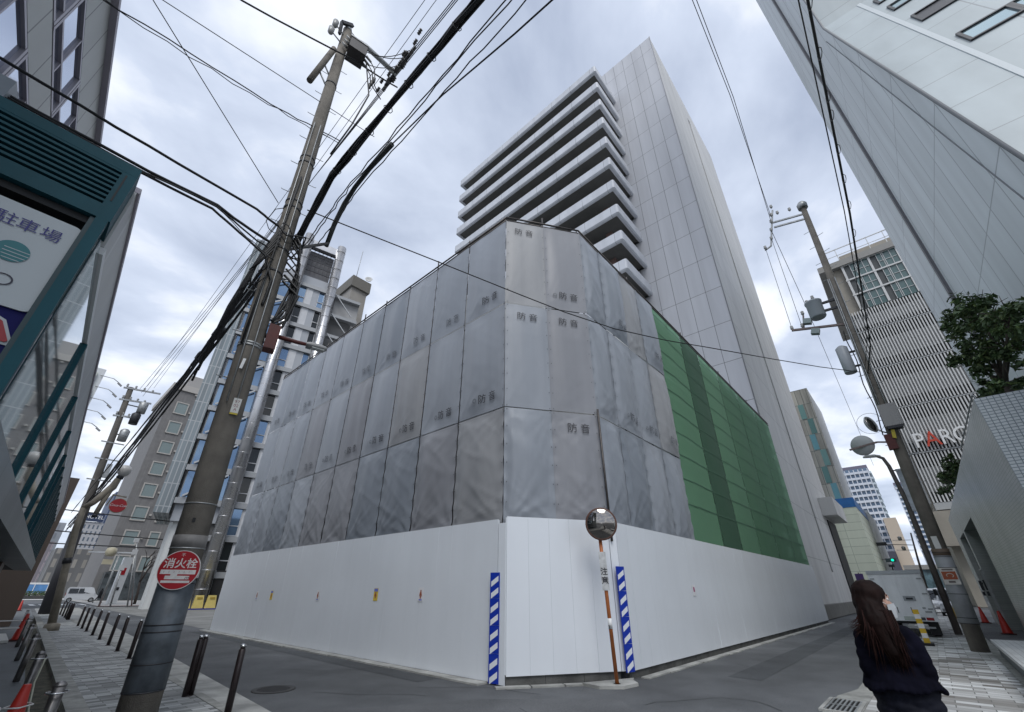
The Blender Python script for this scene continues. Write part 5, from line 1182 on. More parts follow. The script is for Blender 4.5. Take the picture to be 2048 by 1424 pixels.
MB().tube([(2.35, 28.6, 0), (2.0, 28.6, 2.2), (1.72, 28.6, 4.1), (1.66, 28.6, 5.0)], [0.15, 0.14, 0.13, 0.12], 12).build('pole', BG, t)
MB().lathe([(0.28, 0), (0.26, 0.25), (0.15, 0.3)], (2.35, 28.6, 0), 12).build('foot', BG, t); MB().tube([(1.93, 28.6, 2.62), (1.89, 28.6, 2.85)], 0.165, 12).build('collar', DKM, t)
MB().tube([(1.66, 28.6, 5.0), (1.9, 28.6, 5.28), (2.35, 28.6, 6.1), (2.42, 28.6, 6.5)], [0.12, 0.13, 0.17, 0.13], 10).build('arm', BG, t)
MB().tube([(2.33, 28.6, 6.1), (2.22, 28.6, 5.3), (2.16, 28.6, 4.8)], [0.12, 0.1, 0.1], 8).build('bracket', BG, t)
MB().lathe([(0.0, -.30), (.12, -.28), (.22, -.18), (.29, 0), (.24, .18), (.12, .27), (0, .29)], (2.52, 28.55, 6.92), 16).build('globe', mat('globe_white', (0.48, 0.47, 0.45), 0.35), t)
MB().lathe([(0.14, 0), (.16, .12), (.1, .2)], (2.46, 28.6, 6.5), 10).build('globe_collar', DKM, t); MB().lathe([(.05, 0), (.12, .05), (.1, .16), (0.02, .2)], (2.16, 28.6, 4.62), 10).build('lower_lamp', DKM, t)
t = thing('drink_sign', 'round red hanging sign with white script beside the globe lamp', 'sign', (2.82, 28.55, 4.9))
MB().lathe([(0.34, -.05), (0.34, .05)], (2.82, 28.45, 5.24), 28, (-0.1, -1, 0)).build('rim', mat('sign_rim', (0.35, 0.3, 0.22), 0.5), t)
MB().lathe([(0.315, 0), (0.315, .012)], (2.815, 28.40, 5.24), 28, (-0.1, -1, 0)).build('disc', mat('drink_red', (0.42, 0.008, 0.015), 0.3), t)
lettering('Coca-Cola', 0.15, WL, t, frame((2.813, 28.375, 5.24), (1, -0.1, 0), (0, 0, 1)), shear=0.35)
MB().bar((2.45, 28.5, 5.72), (3.0, 28.4, 5.66), 0.06).bar((2.4, 28.5, 5.2), (2.5, 28.5, 5.72), 0.05).build('hanger', BG, t)
t = thing('street_lamp', 'slim pole with a pale lantern on a level arm at the far left crossing', 'street lamp', (8.3, 65.5, 0))
MB().tube([(8.3, 65.5, 0), (8.3, 65.5, 5.2)], 0.09, 8).build('pole', GALV, t); MB().bar((5.7, 65.6, 5.15), (9.3, 65.4, 5.25), 0.14).build('arm', mat('arm_white', (0.6, 0.62, 0.64), 0.5), t)
MB().lathe([(.25, -.4), (.45, -.25), (.5, .1), (.42, .4), (.15, .5)], (7.5, 65.4, 5.2), 14).build('lantern', mat('lantern_cream', (0.55, 0.50, 0.36), 0.5), t); MB().box(7.1, 65.3, 4.0, 7.95, 65.5, 4.5).build('lantern_sign', mat('lantern_cream', (0.55, 0.50, 0.36), 0.5), t)
for i, (x0, x1, y, h) in enumerate(((10.95, 9.2, 65.1, 6.8), (10.1, 9.0, 62, 5.4), (8.9, 8.6, 63.2, 3.9))):
    t = tag(MB().tube([(x0, y, 0), (x1, y, h)], 0.07, 6).build('sign_post', GALV), ['tall thin grey post nearest the white pillars', 'shorter thin post left of the tall one by the pillars', 'short grey post at the red brown plaza edge'][i], 'post')
    MB().box(x1 - .2, y - .1, h - .5, x1 + .25, y + .1, h).build('head', mat('sign_post_head', (0.55, 0.56, 0.57), 0.5), t)
t = thing('vending_kiosk', 'white kiosk panel with a small red mark at the far crossing', 'kiosk', (10.4, 74, 0)); MB().box(10.0, 74, 0.05, 10.9, 75, 5.2).build('body', mat('kiosk_white', (0.6, 0.62, 0.63), 0.4), t); MB().box(10.1, 73.97, 3.2, 10.6, 73.995, 4.0).build('red_mark', SR, t); MB().box(10.25, 73.955, 1.5, 10.6, 73.995, 1.85).build('emblem', DKM, t)
def limb_tree(b, p, d, L_, r, dep, r_, tips):
    q = p + d * L_; b.tube([p, p.lerp(q, .5) + Vector((r_.uniform(-.04, .04), r_.uniform(-.04, .04), 0)) * L_, q], [r, r * .85, r * .68], 6)
    if dep == 0: tips.append(q); return
    for k in range(r_.choice((2, 3)) if dep > 1 else 2):
        a = r_.uniform(0, 2 * pi); sp_ = r_.uniform(.35, .75); o = d.orthogonal().normalized(); o2 = d.cross(o)
        limb_tree(b, q, (d + (o * cos(a) + o2 * sin(a)) * sp_).normalized(), L_ * r_.uniform(.62, .8), r * .66, dep - 1, r_, tips)
t = thing('bare_tree', 'small bare dark tree between the white pillars and the far crossing', 'tree', (12.3, 72, 0)); b = MB(); tips = []
limb_tree(b, Vector((12.3, 72, 0)), Vector((-.1, 0, 1)), 2.4, 0.16, 4, random.Random(2), tips); b.build('trunk', mat('bark_dark', (0.05, 0.04, 0.035), 0.9), t)
# yellow barriers
for i in range(3):
    x, y = 12.2 + i * 0.95, 50.3 - i * 0.22
    t = thing('yellow_barrier', ['yellow plastic barrier half hidden by the hydrant pole', 'yellow plastic barrier in the middle of the row of three', 'yellow plastic barrier closest to the white hoarding'][i], 'barrier', (x, y, 0), 'yellow barriers at the driveway')
    MB().prism([(x - .42, y - .2, 0.1), (x + .42, y - .2, 0.1), (x + .3, y - .08, 1.15), (x - .3, y - .08, 1.15)], (0, 0.3, 0)).build('body', mat('barrier_yellow', (0.62, 0.50, 0.16), 0.5, var=0.08), t)
    MB().box(x - .46, y - .3, 0.0, x + .46, y + .2, 0.099).build('base', mat('barrier_blue', (0.01, 0.02, 0.25), 0.5), t); MB().box(x - .2, y - .16, 0.85, x + .2, y - .12, 1.0).build('mark', mat('barrier_mark', (0.4, 0.28, 0.05), 0.5), t)
MB()
# ================================================================== BOLLARDS, CHAIN POSTS, CONES
BRN = mat('bollard_brown', (0.030, 0.022, 0.022), 0.35, 0.3, var=0.3, vs=6)
CHR = mat('chrome', (0.6, 0.6, 0.6), 0.15, 1.0)
def bollard(double=False):
    t = thing('bollard', 'x', 'bollard', (0, 0, 0), 'brown bollards along the left kerb')
    for k, dx in enumerate((-0.038, 0.045) if double else (0,)):
        MB().tube([(dx, 0, 0), (dx, 0, 0.80), (dx, 0, 0.815)], [0.046, 0.046, 0.03], 14).build('post', BRN, t)
        MB().tube([(dx, 0, 0.815), (dx, 0, 0.835)], 0.034, 12).build('neck', BRN, t); MB().lathe([(0.043, 0), (0.040, 0.018), (0.022, 0.034), (0, 0.038)], (dx, 0, 0.835), 14).build('cap', CHR, t)
    MB().lathe([(0.075, 0), (0.07, 0.012), (0.05, 0.016)], (0, 0, 0), 14).build('foot', BRN, t)
    return t
p1 = bollard(); p2 = bollard(True)
ysb = [7.75, 9.75, 11.75, 13.8, 15.8, 17.9, 19.9, 22.3, 24.6, 27.0, 29.0, 31.1, 37.9, 39.3, 40.8, 43.0, 45.6]
labs = ['single brown bollard with a scratched chrome cap, nearest the camera beside the gutter', 'double brown bollard with two chrome caps just right of the hydrant pole', 'brown bollard hidden just behind the hydrant pole', 'second brown bollard behind the hydrant pole']
first = [True, True]
for i, y in enumerate(ysb):
    dbl = i in (1, 12)
    src = p2 if dbl else p1
    o = src if first[dbl] else copy_tree(src)
    first[dbl] = False
    o.location = (kx(y) - 0.10 + 0.035 * (i == 0), y, 0.012); o.rotation_euler = (radians(random.uniform(-1.2, 1.2)), radians(random.uniform(-1, 1)), 0.3)
    o['label'] = labs[i] if i < 4 else (f'{ORD[i - 4]} brown bollard left of the hydrant pole, counted away from it' if i < 12 else ('thick double bollard leading the far group of brown bollards' if i == 12 else f'{ORD[i - 12]} bollard in the far group, behind its thick double one'))
SSP = mat('post_steel', (0.22, 0.21, 0.205), 0.35, 0.8, var=0.3, vs=5)
def chain_post():
    t = thing('chain_post', 'x', 'post', (0, 0, 0), 'steel posts along the driveway')
    MB().tube([(0, 0, 0), (0, 0, 0.74)], 0.050, 16).build('post', SSP, t); MB().lathe([(0.052, 0), (0.052, 0.012), (0.03, 0.035), (0, 0.042)], (0, 0, 0.74), 16).build('cap', SSP, t)
    b = MB(); P = [(0.083 * cos(2 * pi * k / 16), 0.083 * sin(2 * pi * k / 16), 0.69) for k in range(17)]; b.tube(P, 0.008, 6); b.build('ring', CHR, t)
    return t
cp = chain_post()
for i, (x, y) in enumerate(((0.78, 6.55), (0.82, 9.8), (0.95, 13.6), (1.06, 17.4), (1.17, 21.4), (1.3, 25.4), (1.45, 29.5))):
    o = cp if i == 0 else copy_tree(cp)
    o.location = (x, y, 0.012); o['label'] = ['steel driveway post with a ring, nearest the camera', 'second steel driveway post, tied to a hanging cream rope', 'third steel driveway post from the camera', 'fourth steel driveway post beside the tall red cone', 'fifth steel driveway post just past the tall red cone', 'sixth steel driveway post down the left side', 'seventh and farthest steel driveway post'][i]
P = [(0.82 + 0.06, 9.74, 0.70), (0.85, 9.5, 0.45), (0.86, 9.0, 0.22), (0.86, 8.2, 0.12), (0.86, 7.4, 0.14), (0.84, 6.9, 0.35), (0.80, 6.62, 0.68)]
Q = []
for j in range(len(P) - 1):
    for q_ in (0, .33, .66): Q.append(Vector(P[j]).lerp(Vector(P[j + 1]), q_))
Q.append(Vector(P[-1])); tag(MB().tube(Q, 0.011, 6).build('rope', mat('rope_cream', (0.42, 0.42, 0.33), 0.8)), 'cream rope sagging between the two nearest steel posts', 'rope')
CONE = mat('cone_red', (0.42, 0.025, 0.015), 0.45, var=0.12, vs=5)
def cone():
    t = thing('traffic_cone', 'x', 'traffic cone', (0, 0, 0), 'red traffic cones')
    MB().box(-.19, -.19, 0, .19, .19, 0.03).build('base', mat('cone_base', (0.06, 0.012, 0.01), 0.7), t)
    MB().lathe([(0.145, 0.03), (0.13, 0.06), (0.035, 0.69), (0.028, 0.70), (0.02, 0.70)], (0, 0, 0), 20).build('body', CONE, t)
    return t
c0 = cone()
for i, (x, y, s_, lab) in enumerate(((0.60, 7.2, 1, 'red traffic cone with a white bar through it at the bottom left corner'), (1.22, 23.9, 1.15, 'tall red cone on the driveway beside the steel posts'), (1.72, 58, 1.1, 'left small red cone of the far pair on the driveway'), (2.2, 56.3, 1.1, 'right small red cone of the far pair on the driveway'), (39.8, -1.75, 1.2, 'red cone farther inside by the loading bay'), (29.9, -1.85, 1.25, 'red cone at the near edge of the loading bay'))):
    o = c0 if i == 0 else copy_tree(c0); o.location = (x, y, 0.016); o.scale = (s_, s_, s_); o['label'] = lab
tag(MB().tube([(-1.2, 7.05, 0.50), (0.2, 7.15, 0.52), (0.48, 7.18, 0.525)], 0.022, 10).build('cone_bar', mat('bar_white', (0.7, 0.7, 0.68), 0.4)), 'white plastic bar hooked onto the nearest red cone', 'cone bar')
tag(MB().tube([(0.48, 7.18, 0.53), (0.6, 7.08, 0.535), (0.70, 7.14, 0.545), (0.68, 7.26, 0.545), (0.58, 7.30, 0.54), (0.5, 7.22, 0.53)], 0.007, 6).build('cone_bar_ring', mat('bar_white', (0.7, 0.7, 0.68), 0.4)), 'white ring of the bar looped round the nearest red cone', 'ring')
for i, (y, z, l_) in enumerate(((23.8, .62, 'upper'), (23.7, .40, 'lower'))):
    tag(MB().tube([(-2.5, y, z), (1.15, y, z)], 0.018, 6).build('cone_bar', mat('bar_white', (0.7, 0.7, 0.68), 0.4)), f'white bar reaching from the tall red cone across the driveway, the {l_} one', 'cone bar')
tag(MB().box(-2.2, 23.0, 0.02, 1.0, 26.5, 0.10).build('loading_ramp', grid('ramp_ribbed', (0.60, 0.60, 0.57), (0.38, 0.38, 0.36), 0.35, 30, 'g', 0.05, tone=0.04)), 'pale ribbed ramp on the driveway next to the tall red cone', 'ramp')

# ================================================================== CORNER TRAFFIC MIRROR
ORG = mat('mirror_orange', (0.42, 0.13, 0.035), 0.5, var=0.2, vs=5, streak=0.25)
t = thing('traffic_mirror', 'round convex traffic mirror on a leaning orange pole at the hoarding corner', 'traffic mirror', (8.47, 4.90, 0))
mp0, mp1 = Vector((8.47, 4.92, 0)), Vector((8.36, 4.96, 3.0))
MB().tube([mp0, mp1], 0.038, 12).build('pole', ORG, t); MB().tube([mp0, mp0 + Vector((0, 0, .05))], 0.07, 12).build('foot', mat('foot_rust', (0.12, 0.05, 0.03), 0.8), t)
mc = Vector((8.30, 4.85, 2.87)); md = Vector((-0.82, -0.55, -0.10)).normalized()
pr = [(0.0, 0.078)] ; R0 = 0.315
prof = [(R0, -0.03)] + [(R0 * cos(a), 0.012 + 0.075 * sin(a)) for a in [radians(d_) for d_ in range(0, 91, 9)]]
MB().lathe([(0.0, -0.06), (0.2, -0.055), (R0 + .012, -0.028), (R0 + .02, 0.0), (R0 + .012, 0.022), (R0 - .004, 0.022)], mc, 36, md).build('rim', mat('mirror_rim', (0.10, 0.045, 0.03), 0.5), t)
sph = 0.62; hh = math.sqrt(sph ** 2 - R0 ** 2)
b = MB(); b.lathe([(R0 * math.sqrt(q_ / 9), math.sqrt(sph ** 2 - (R0 ** 2) * q_ / 9) - hh + 0.012) for q_ in range(9, -1, -1)], mc, 40, md); b.build('mirror_face', mat('mirror_face', (0.30, 0.28, 0.26), 0.02, 1.0), t)  # mirror tinted dark brown in place of an unmodelled building's reflection
MB().bar(mc + md * -0.05, mp1 + Vector((0, 0, -0.13)), 0.04).build('bracket', DKM, t)
c = mp0.lerp(mp1, 0.655) + md * 0.05; rM = Vector((-md.y, md.x, 0)).normalized(); 
pt_ = MB().obox(c, rM * 0.072, md * 0.008, (-0.037 * .36, 0.013 * .36, 0.36)).build('caution_plate', mat('plate_worn', (0.50, 0.51, 0.51), 0.5, var=0.25, vs=7), t)
upm = (mp1 - mp0).normalized()
for ch, dz in (('注', -0.02), ('意', -0.19)): lettering(ch, 0.145, INK, pt_, frame(c + md * 0.0105 + upm * dz, rM, upm), bold=0.003)
for z, wv, col in ((1.02, .03, WL), (0.96, .012, DKM)): MB().tube([mp0.lerp(mp1, z / 3 - wv), mp0.lerp(mp1, z / 3 + wv)], 0.0395, 12).build('band', col, t)

# ================================================================== RIGHT POLE
t = thing('utility_pole', 'right street concrete utility pole with a bucket transformer and crossarms', 'utility pole', (20.48, -0.51, 0))
rb, rtp = Vector((20.48, -0.51, 0)), Vector((20.46, -1.02, 18.5))
ra = lambda z: rb.lerp(rtp, z / 18.5); rpr = lambda z: 0.215 - 0.0055 * z
MB().tube([ra(z) for z in (0, 5, 10, 18.5)], [rpr(z) for z in (0, 5, 10, 18.5)], 18).build('shaft', CPOLE, t)
MB().tube([ra(0.75), ra(2.65)], [0.236, 0.226], 18).build('wrap', mat('pole_sheet_grey', (0.27, 0.28, 0.29), 0.45, var=0.12, vs=3), t)
for z in (0.75, 0.9, 1.55, 2.3, 2.62, 2.75): MB().tube([ra(z - .008), ra(z + .008)], rpr(z) + .03, 18).build('strap', DKM, t)
MB().tube([ra(2.66), ra(2.86)], 0.222, 18).build('band', mat('band_brown', (0.14, 0.10, 0.07), 0.6), t)
MB().lathe([(.21, 0), (.22, .25), (.14, .38)], ra(18.45), 12).build('pole_cap', GALV, t)
for k in range(26):
    z = 5 + k * .48; s_ = 1 if k % 2 else -1; a = ra(z); MB().tube([a, a + Vector((.1 * s_, .34 * s_, .02))], 0.012, 5).build('step_bolt', GALV, t)
def pin(p, m_=INSU): return MB().lathe([(.02, 0), (.05, .04), (.075, .1), (.05, .14), (.065, .2), (.02, .24)], p, 8).build('insulator', m_, t)
for dz in (0.0, -.32): MB().bar(ra(18.1 + dz), ra(18.1 + dz) + Vector((0, 1.35, .35)), .075).build('crossarm', GALV, t)
MB().bar((20.45, .15, 19.2), (20.45, .75, 17.1), .07).bar((20.45, .75, 17.1), (20.45, 1.05, 17.0), .06).build('drop_bracket', GALV, t)
for p in ((20.4, .15, 19.3), (20.4, .28, 18.8), (20.4, .38, 18.4), (20.4, .5, 17.9), (20.4, .62, 17.4), (20.4, 1.0, 17.0), (20.4, 0.0, 18.75), (20.4, -.5, 18.6)): pin(p)
MB().lathe([(.26, 0), (.30, .05), (.30, .75), (.33, .78), (.33, .84), (.12, .95), (0, .97)], (20.4, .05, 12.35), 20).build('transformer', mat('transformer_grey', (0.30, 0.33, 0.35), 0.4), t)
for z in (12.6, 13.0): MB().bar(ra(z), (20.4, -.1, z), .09).build('transformer_arm', DKM, t)
pin((20.3, .0, 13.25)); pin((20.45, .25, 13.2))
MB().bar(ra(11.7) + Vector((0, .1, 0)), (20.46, 1.15, 12.2), .09).bar((20.46, .7, 12.1), (20.46, .55, 12.75), .06).build('crossarm', RUSTRED if False else mat('arm_brown', (.16, .12, .11), .5), t)
for p in ((20.46, 1.12, 12.2), (20.46, .72, 12.15), (20.46, .55, 12.75)): pin(p)
for (y, z) in ((.48, 12.35), (.35, 11.75)): MB().obox((20.4, y, z), (.12, 0, 0), (0, .14, .05), (0, -.04, .11)).build('cutout', mat('cutout_green', (.22, .27, .27), .4), t)
MB().lathe([(.20, 0), (.21, .02), (.21, 1.15), (.1, 1.25)], (20.4, -.25, 9.5), 16).build('canister', mat('canister_grey', (.34, .36, .38), .4), t)
lettering('なに', .16, mat('canister_ink', (.1, .12, .2), .5), t, frame((20.185, -.25, 10.15), (0, -1, 0), (0, 0, 1)), name='canister_mark') if False else None
for z in (9.75, 10.4): MB().bar(ra(z), (20.4, -.3, z), .07).build('canister_arm', DKM, t)
MB().obox((20.25, -.82, 7.45), (.16, 0, 0), (0, .26, 0), (0, 0, .42)).build('meter_box', mat('meter_grey', (.31, .30, .29), .5), t)
MB().obox((20.25, -.82, 6.98), (.15, 0, 0), (0, .22, 0), (0, 0, .05)).build('meter_base', DKM, t)
MB().obox(ra(6.5) + Vector((-.15, .15, 0)), (.1, 0, 0), (0, .14, 0), (0, 0, .28)).build('red_box', RUSTRED, t); MB().obox(ra(6.75) + Vector((-.28, 0, 0)), (.01, 0, 0), (0, .05, .02), (0, -.02, .16)).build('yellow_tag', mat('plate_yellow', (0.5, 0.4, 0.03), 0.5), t)
for dy in (-.12, .08, .14): MB().tube([ra(z) + Vector((-rpr(z) - .02, dy, 0)) for z in (7.3, 9, 11, 14)], .02, 6).build('conduit', GALV, t)
MB().tube([ra(z) + Vector((-.12, .26 + .04 * sin(z * 3), 0)) for z in [6.8 + .35 * k for k in range(14)]], .02, 5).build('riser_cable', CBL, t)
# orange number sign and small plates on it
c = ra(2.05) + Vector((-.235, .02, 0)); sg = thing('pole_notice', 'white notice with a brown orange panel strapped to the right pole', 'sign', tuple(c))
MB().obox(c, (.006, 0, 0), (0, .19, 0), (0, 0, .24)).build('board', mat('notice_white', (.52, .50, .46), .5, var=.1, vs=9), sg); MB().obox(c + Vector((-.0075, 0, .02)), (.002, 0, 0), (0, .165, 0), (0, 0, .115)).build('orange_panel', mat('notice_orange', (.28, .055, .012), .45), sg)
b = MB(); P = [c + Vector((-.011, .08 * cos(k * pi / 9) - .01, .055 * sin(k * pi / 9) + .02)) for k in range(-2, 13)]; b.tube(P, .012, 5); b.build('arrow', mat('notice_pale', (.5, .42, .35), .5), sg)
MB().obox(c + Vector((-.0075, .0, .19)), (.002, 0, 0), (0, .13, 0), (0, 0, .022)).build('header', mat('notice_ink', (.12, .10, .09), .5), sg); MB().obox(c + Vector((-.0075, 0, -.16)), (.002, 0, 0), (0, .08, 0), (0, 0, .03)).build('footer', mat('notice_ink', (.12, .10, .09), .5), sg)
MB().obox(ra(3.05) + Vector((-.215, .03, 0)), (.005, 0, 0), (0, .075, 0), (0, 0, .19)).build('number_plate', mat('plate_white', (0.60, 0.60, 0.57), 0.5), t)
# two traffic mirrors on the right pole
def pole_mirror(c, d, R, lab, twocol=False):
    c, d = Vector(c), Vector(d).normalized(); m_ = thing('traffic_mirror', lab, 'traffic mirror', tuple(c))
    MB().lathe([(0, -.11), (R * .5, -.095), (R * .86, -.05), (R, 0), (R + .02, .01), (R, .035), (R * .96, .035)], c, 28, d).build('housing', mat('mirror_housing', (.40, .42, .42), .4), m_)
    MB().lathe([(R * .96, .03), (R * .8, .06), (R * .5, .09), (0.0, .105)], c, 28, d).build('mirror_face', mat('mirror_face', (0.30, 0.28, 0.26), 0.02, 1.0), m_)
    return m_
m_ = pole_mirror((20.35, .30, 6.55), (.9, -.25, .08), .36, 'lower grey mirror on the right pole, seen from behind with a brown bar')
MB().bar((20.2, .72, 6.42), (20.25, -.15, 6.56), .06).bar((20.25, -.15, 6.56), ra(6.5), .05).build('support_bar', mat('arm_brown', (.16, .12, .11), .5), m_)
m_ = pole_mirror((20.35, -.18, 7.28), (-.45, -.8, .1), .31, 'upper mirror on the right pole, half dark with a wire guard')
MB().tube([(20.4, -.2, 7.2), (20.42, -.42, 6.95), ra(6.8)], .03, 6).build('support_bar', GALV, m_); b = MB(); b.tube([Vector((20.2, -.18, 7.28)) + Vector((0, cos(k * pi / 10), sin(k * pi / 10))) * .40 for k in range(21)], .008, 4); b.build('wire_guard', GALV, m_)
# cables of the right street
for lab, P, r, lp in (('black cable with hanging rings above the right street', [(20.4, -.72, 9.3), (17.5, -1.0, 9.2), (10, -1.2, 9.1), (5, -1.27, 9.2), (-8, -1.6, 9.5)], .022, 26),
                      ('thin companion wire beside the ringed cable', [(20.4, -.68, 9.5), (17.5, -.96, 9.35), (10, -1.14, 9.25), (5, -1.2, 9.4), (-8, -1.5, 9.8)], .011, 0),
                      ('left wire of the high pair leaving the right pole head', [(20.35, .30, 18.85), (12.5, -.03, 18.5), (8.6, -.06, 18.5), (-6, -.3, 18.9)], .012, 0),
                      ('right wire of the high pair leaving the right pole head', [(20.4, .38, 18.5), (12.6, -.10, 18.4), (8.7, -.16, 18.5), (-6, -.4, 18.9)], .012, 0),
                      ('left drop wire between the crossarms of the right pole', [(20.4, 1.0, 17.0), (20.46, 1.12, 12.4)], .010, 0),
                      ('middle drop wire between the crossarms of the right pole', [(20.4, .62, 17.4), (20.46, .74, 12.35)], .010, 0),
                      ('right drop wire running on past the right pole crossarm', [(20.4, .5, 17.9), (24, .4, 15.5), (58, 0.6, 13.5)], .012, 0)):
    cable(lab, P, r, 'cables of the right street', loops=lp, n=12)
b_ = MB
t = thing('street_lamp', 'tall brown street lamp with a curved arm just beyond the right pole', 'street lamp', (28, -.26, 0))
LB = mat('lamp_brown', (.13, .11, .10), .5, var=.15, vs=3)
MB().tube([(28, -.26, 0), (28, -.32, 3), (28, -.38, 5.5), (28, -.28, 7.2), (28, -.18, 7.62), (28, .05, 7.78)], [.13, .12, .10, .085, .075, .065], 10).build('pole', LB, t)
MB().tube([(28, -.12, 7.74), (28, .12, 7.80), (28, .45, 7.82), (28, .58, 7.80)], [.05, .09, .08, .04], 10).build('head', mat('lamp_white', (.52, .52, .5), .4), t)
MB().box(27.9, -.95, 5.0, 27.98, -.45, 7.0).build('banner', mat('banner_white', (.5, .52, .56), .6, var=.3, vs=2), t); MB().bar((27.95, -.38, 5.05), (27.95, -.95, 5.05), .05).bar((27.95, -.34, 6.95), (27.95, -.95, 6.95), .05).build('banner_arm', LB, t)
# traffic signal far right
t = thing('traffic_signal', 'traffic signal mast with green lamps at the end of the right street', 'traffic signal', (90, -.2, 0))
MB().tube([(90, .7, 0), (90, .2, 6), (90, -.2, 9.6)], [.16, .13, .09], 10).build('mast', LB, t); MB().bar((90, .1, 7.9), (90, 4.6, 8.3), .09).build('arm', LB, t)
MB().obox((89.9, 4.0, 8.25), (.15, 0, 0), (0, .95, 0), (0, 0, .24)).build('signal_back', DKM, t); MB().bar((90, 5.75, 0), (90, 5.75, 7.2), .12).build('side_post', LB, t); MB().bar((90, 5.75, 6.1), (90, 2.4, 6.1), .08).build('arm', LB, t)
GRN = mat('signal_green', (0.0, .75, .45), .4, emit=1.2)
for z in (5.95, 4.3):
    h_ = MB().obox((89.9, 3.3, z), (.12, 0, 0), (0, .62, 0), (0, 0, .26)).build('signal_head', mat('signal_dark', (.06, .09, .10), .5), t); MB().lathe([(.17, 0), (.15, .05), (0, .07)], (89.78, 3.1, z), 12, (-1, 0, 0)).build('lamp', GRN, h_)
for k, z in enumerate((8.6, 7.2)):
    MB().bar((90, -.1, z), (90, 2.2, z + .1), .07).build('crossarm', GALV, t); MB().lathe([(.22, 0), (.24, .5), (.1, .6)], (90, 1.3, z), 8).build('can', GALV, t)

# ================================================================== TREES ON THE TILED BUILDING
LEAF = mat('leaf_green', (0.050, 0.090, 0.030), 0.55, var=0.45, vs=2.6); LEAF2 = mat('leaf_light', (0.105, 0.15, 0.045), 0.5, var=0.4, vs=3); BARK = mat('bark', (0.075, 0.06, 0.05), 0.9, var=0.3, vs=6, bump=.5, bs=30)
def leafy_tree(name, label, base, clumps, seed, trunk_r=.10, per=950, leaf=.075):
    r_ = random.Random(seed); base = Vector(base); t = thing(name, label, 'tree', tuple(base), 'trees on the tiled building roof')
    b = MB(); fork = base + Vector((.1, 0, 1.0)); b.tube([base, base + Vector((.06, .03, .5)), fork], [trunk_r, trunk_r * .9, trunk_r * .75], 8)
    cl = [(Vector(c), r) for c, r in clumps]
    for c, r in cl:
        m1 = fork.lerp(c, .5) + Vector((r_.uniform(-.12, .12), r_.uniform(-.12, .12), r_.uniform(-.1, .05)))
        b.tube([fork, m1, c], [trunk_r * .55, trunk_r * .34, trunk_r * .12], 6)
        for k in range(5):
            d = Vector((r_.gauss(0, 1), r_.gauss(0, 1), r_.gauss(0, .7))).normalized(); b.tube([m1.lerp(c, r_.uniform(.3, 1)), c + d * r * .5, c + d * r * .95], [.018, .012, .005], 5)
    b.build('trunk', BARK, t)
    b = MB()
    for c, r in cl:
        subs = [(c + Vector((r_.gauss(0, 1), r_.gauss(0, 1), r_.gauss(0, .8))).normalized() * r * r_.uniform(.35, .95), r * r_.uniform(.22, .42)) for _ in range(11)]
        for k in range(int(per * r * r * 2.2)):
            sc_, sr = subs[r_.randrange(len(subs))]
            d = Vector((r_.gauss(0, 1), r_.gauss(0, 1), r_.gauss(0, .75))).normalized(); p = sc_ + d * sr * (r_.random() ** .45)
            nrm = (d * .5 + Vector((r_.gauss(0, .6), r_.gauss(0, .6), .7 + r_.gauss(0, .4)))).normalized(); e_ = nrm.orthogonal().normalized(); f_ = nrm.cross(e_); an = r_.uniform(0, 6.28); u_ = e_ * cos(an) + f_ * sin(an); v_ = nrm.cross(u_)
            L_ = leaf * r_.uniform(.5, 1.5); b.mat(0 if r_.random() < .72 else 1)
            b.poly([p - u_ * L_, p + v_ * L_ * .42 - nrm * .01, p + u_ * L_, p - v_ * L_ * .42 - nrm * .01])
    b.build('crown', [LEAF, LEAF2], t)
leafy_tree('broadleaf_tree', 'bushy dark green tree on the roof of the tiled building, at the right edge', (17.0, -3.3, 5.86), [((17.9, -3.3, 9.2), .62), ((16.4, -3.45, 8.75), .72), ((15.1, -3.4, 8.1), .62), ((16.9, -3.1, 7.75), .62), ((18.6, -3.2, 8.3), .55), ((15.6, -3.5, 7.3), .60), ((17.4, -3.6, 8.4), .7), ((18.3, -3.3, 7.2), .52), ((14.2, -3.4, 7.5), .6), ((17.5, -3.0, 6.6), .42), ((16.0, -3.2, 6.5), .45)], 4)
leafy_tree('broadleaf_tree', 'smaller dark tree on the far end of the tiled building roof', (30.5, -2.75, 5.86), [((26.6, -2.5, 6.75), .40), ((28.6, -2.45, 6.85), .48), ((30.6, -2.45, 6.9), .55), ((32.4, -2.5, 6.95), .55), ((34.2, -2.5, 7.35), .42), ((29.4, -2.7, 6.4), .5), ((32.0, -2.6, 6.2), .5), ((36.2, -2.4, 7.0), .45)], 8, leaf=.085, per=900)

# ================================================================== VEHICLES
TYRE = mat('tyre', (.015, .015, .016), .8); VW = mat('van_white', (.68, .69, .70), .25, coat=.4); VGL = mat('van_glass', (.012, .015, .018), .06, spec=.7); TAIL = mat('tail_red', (.30, .01, .015), .25)
def wheel(t, x, y, r, wd, s_):
    w_ = MB().tube([(x, y - wd / 2, r), (x, y + wd / 2, r)], r, 18).build('wheel', TYRE, t)
    MB().tube([(x, y + s_ * wd / 2, r), (x, y + s_ * (wd / 2 + .012), r)], r * .62, 14).build('rim', GALV, w_)
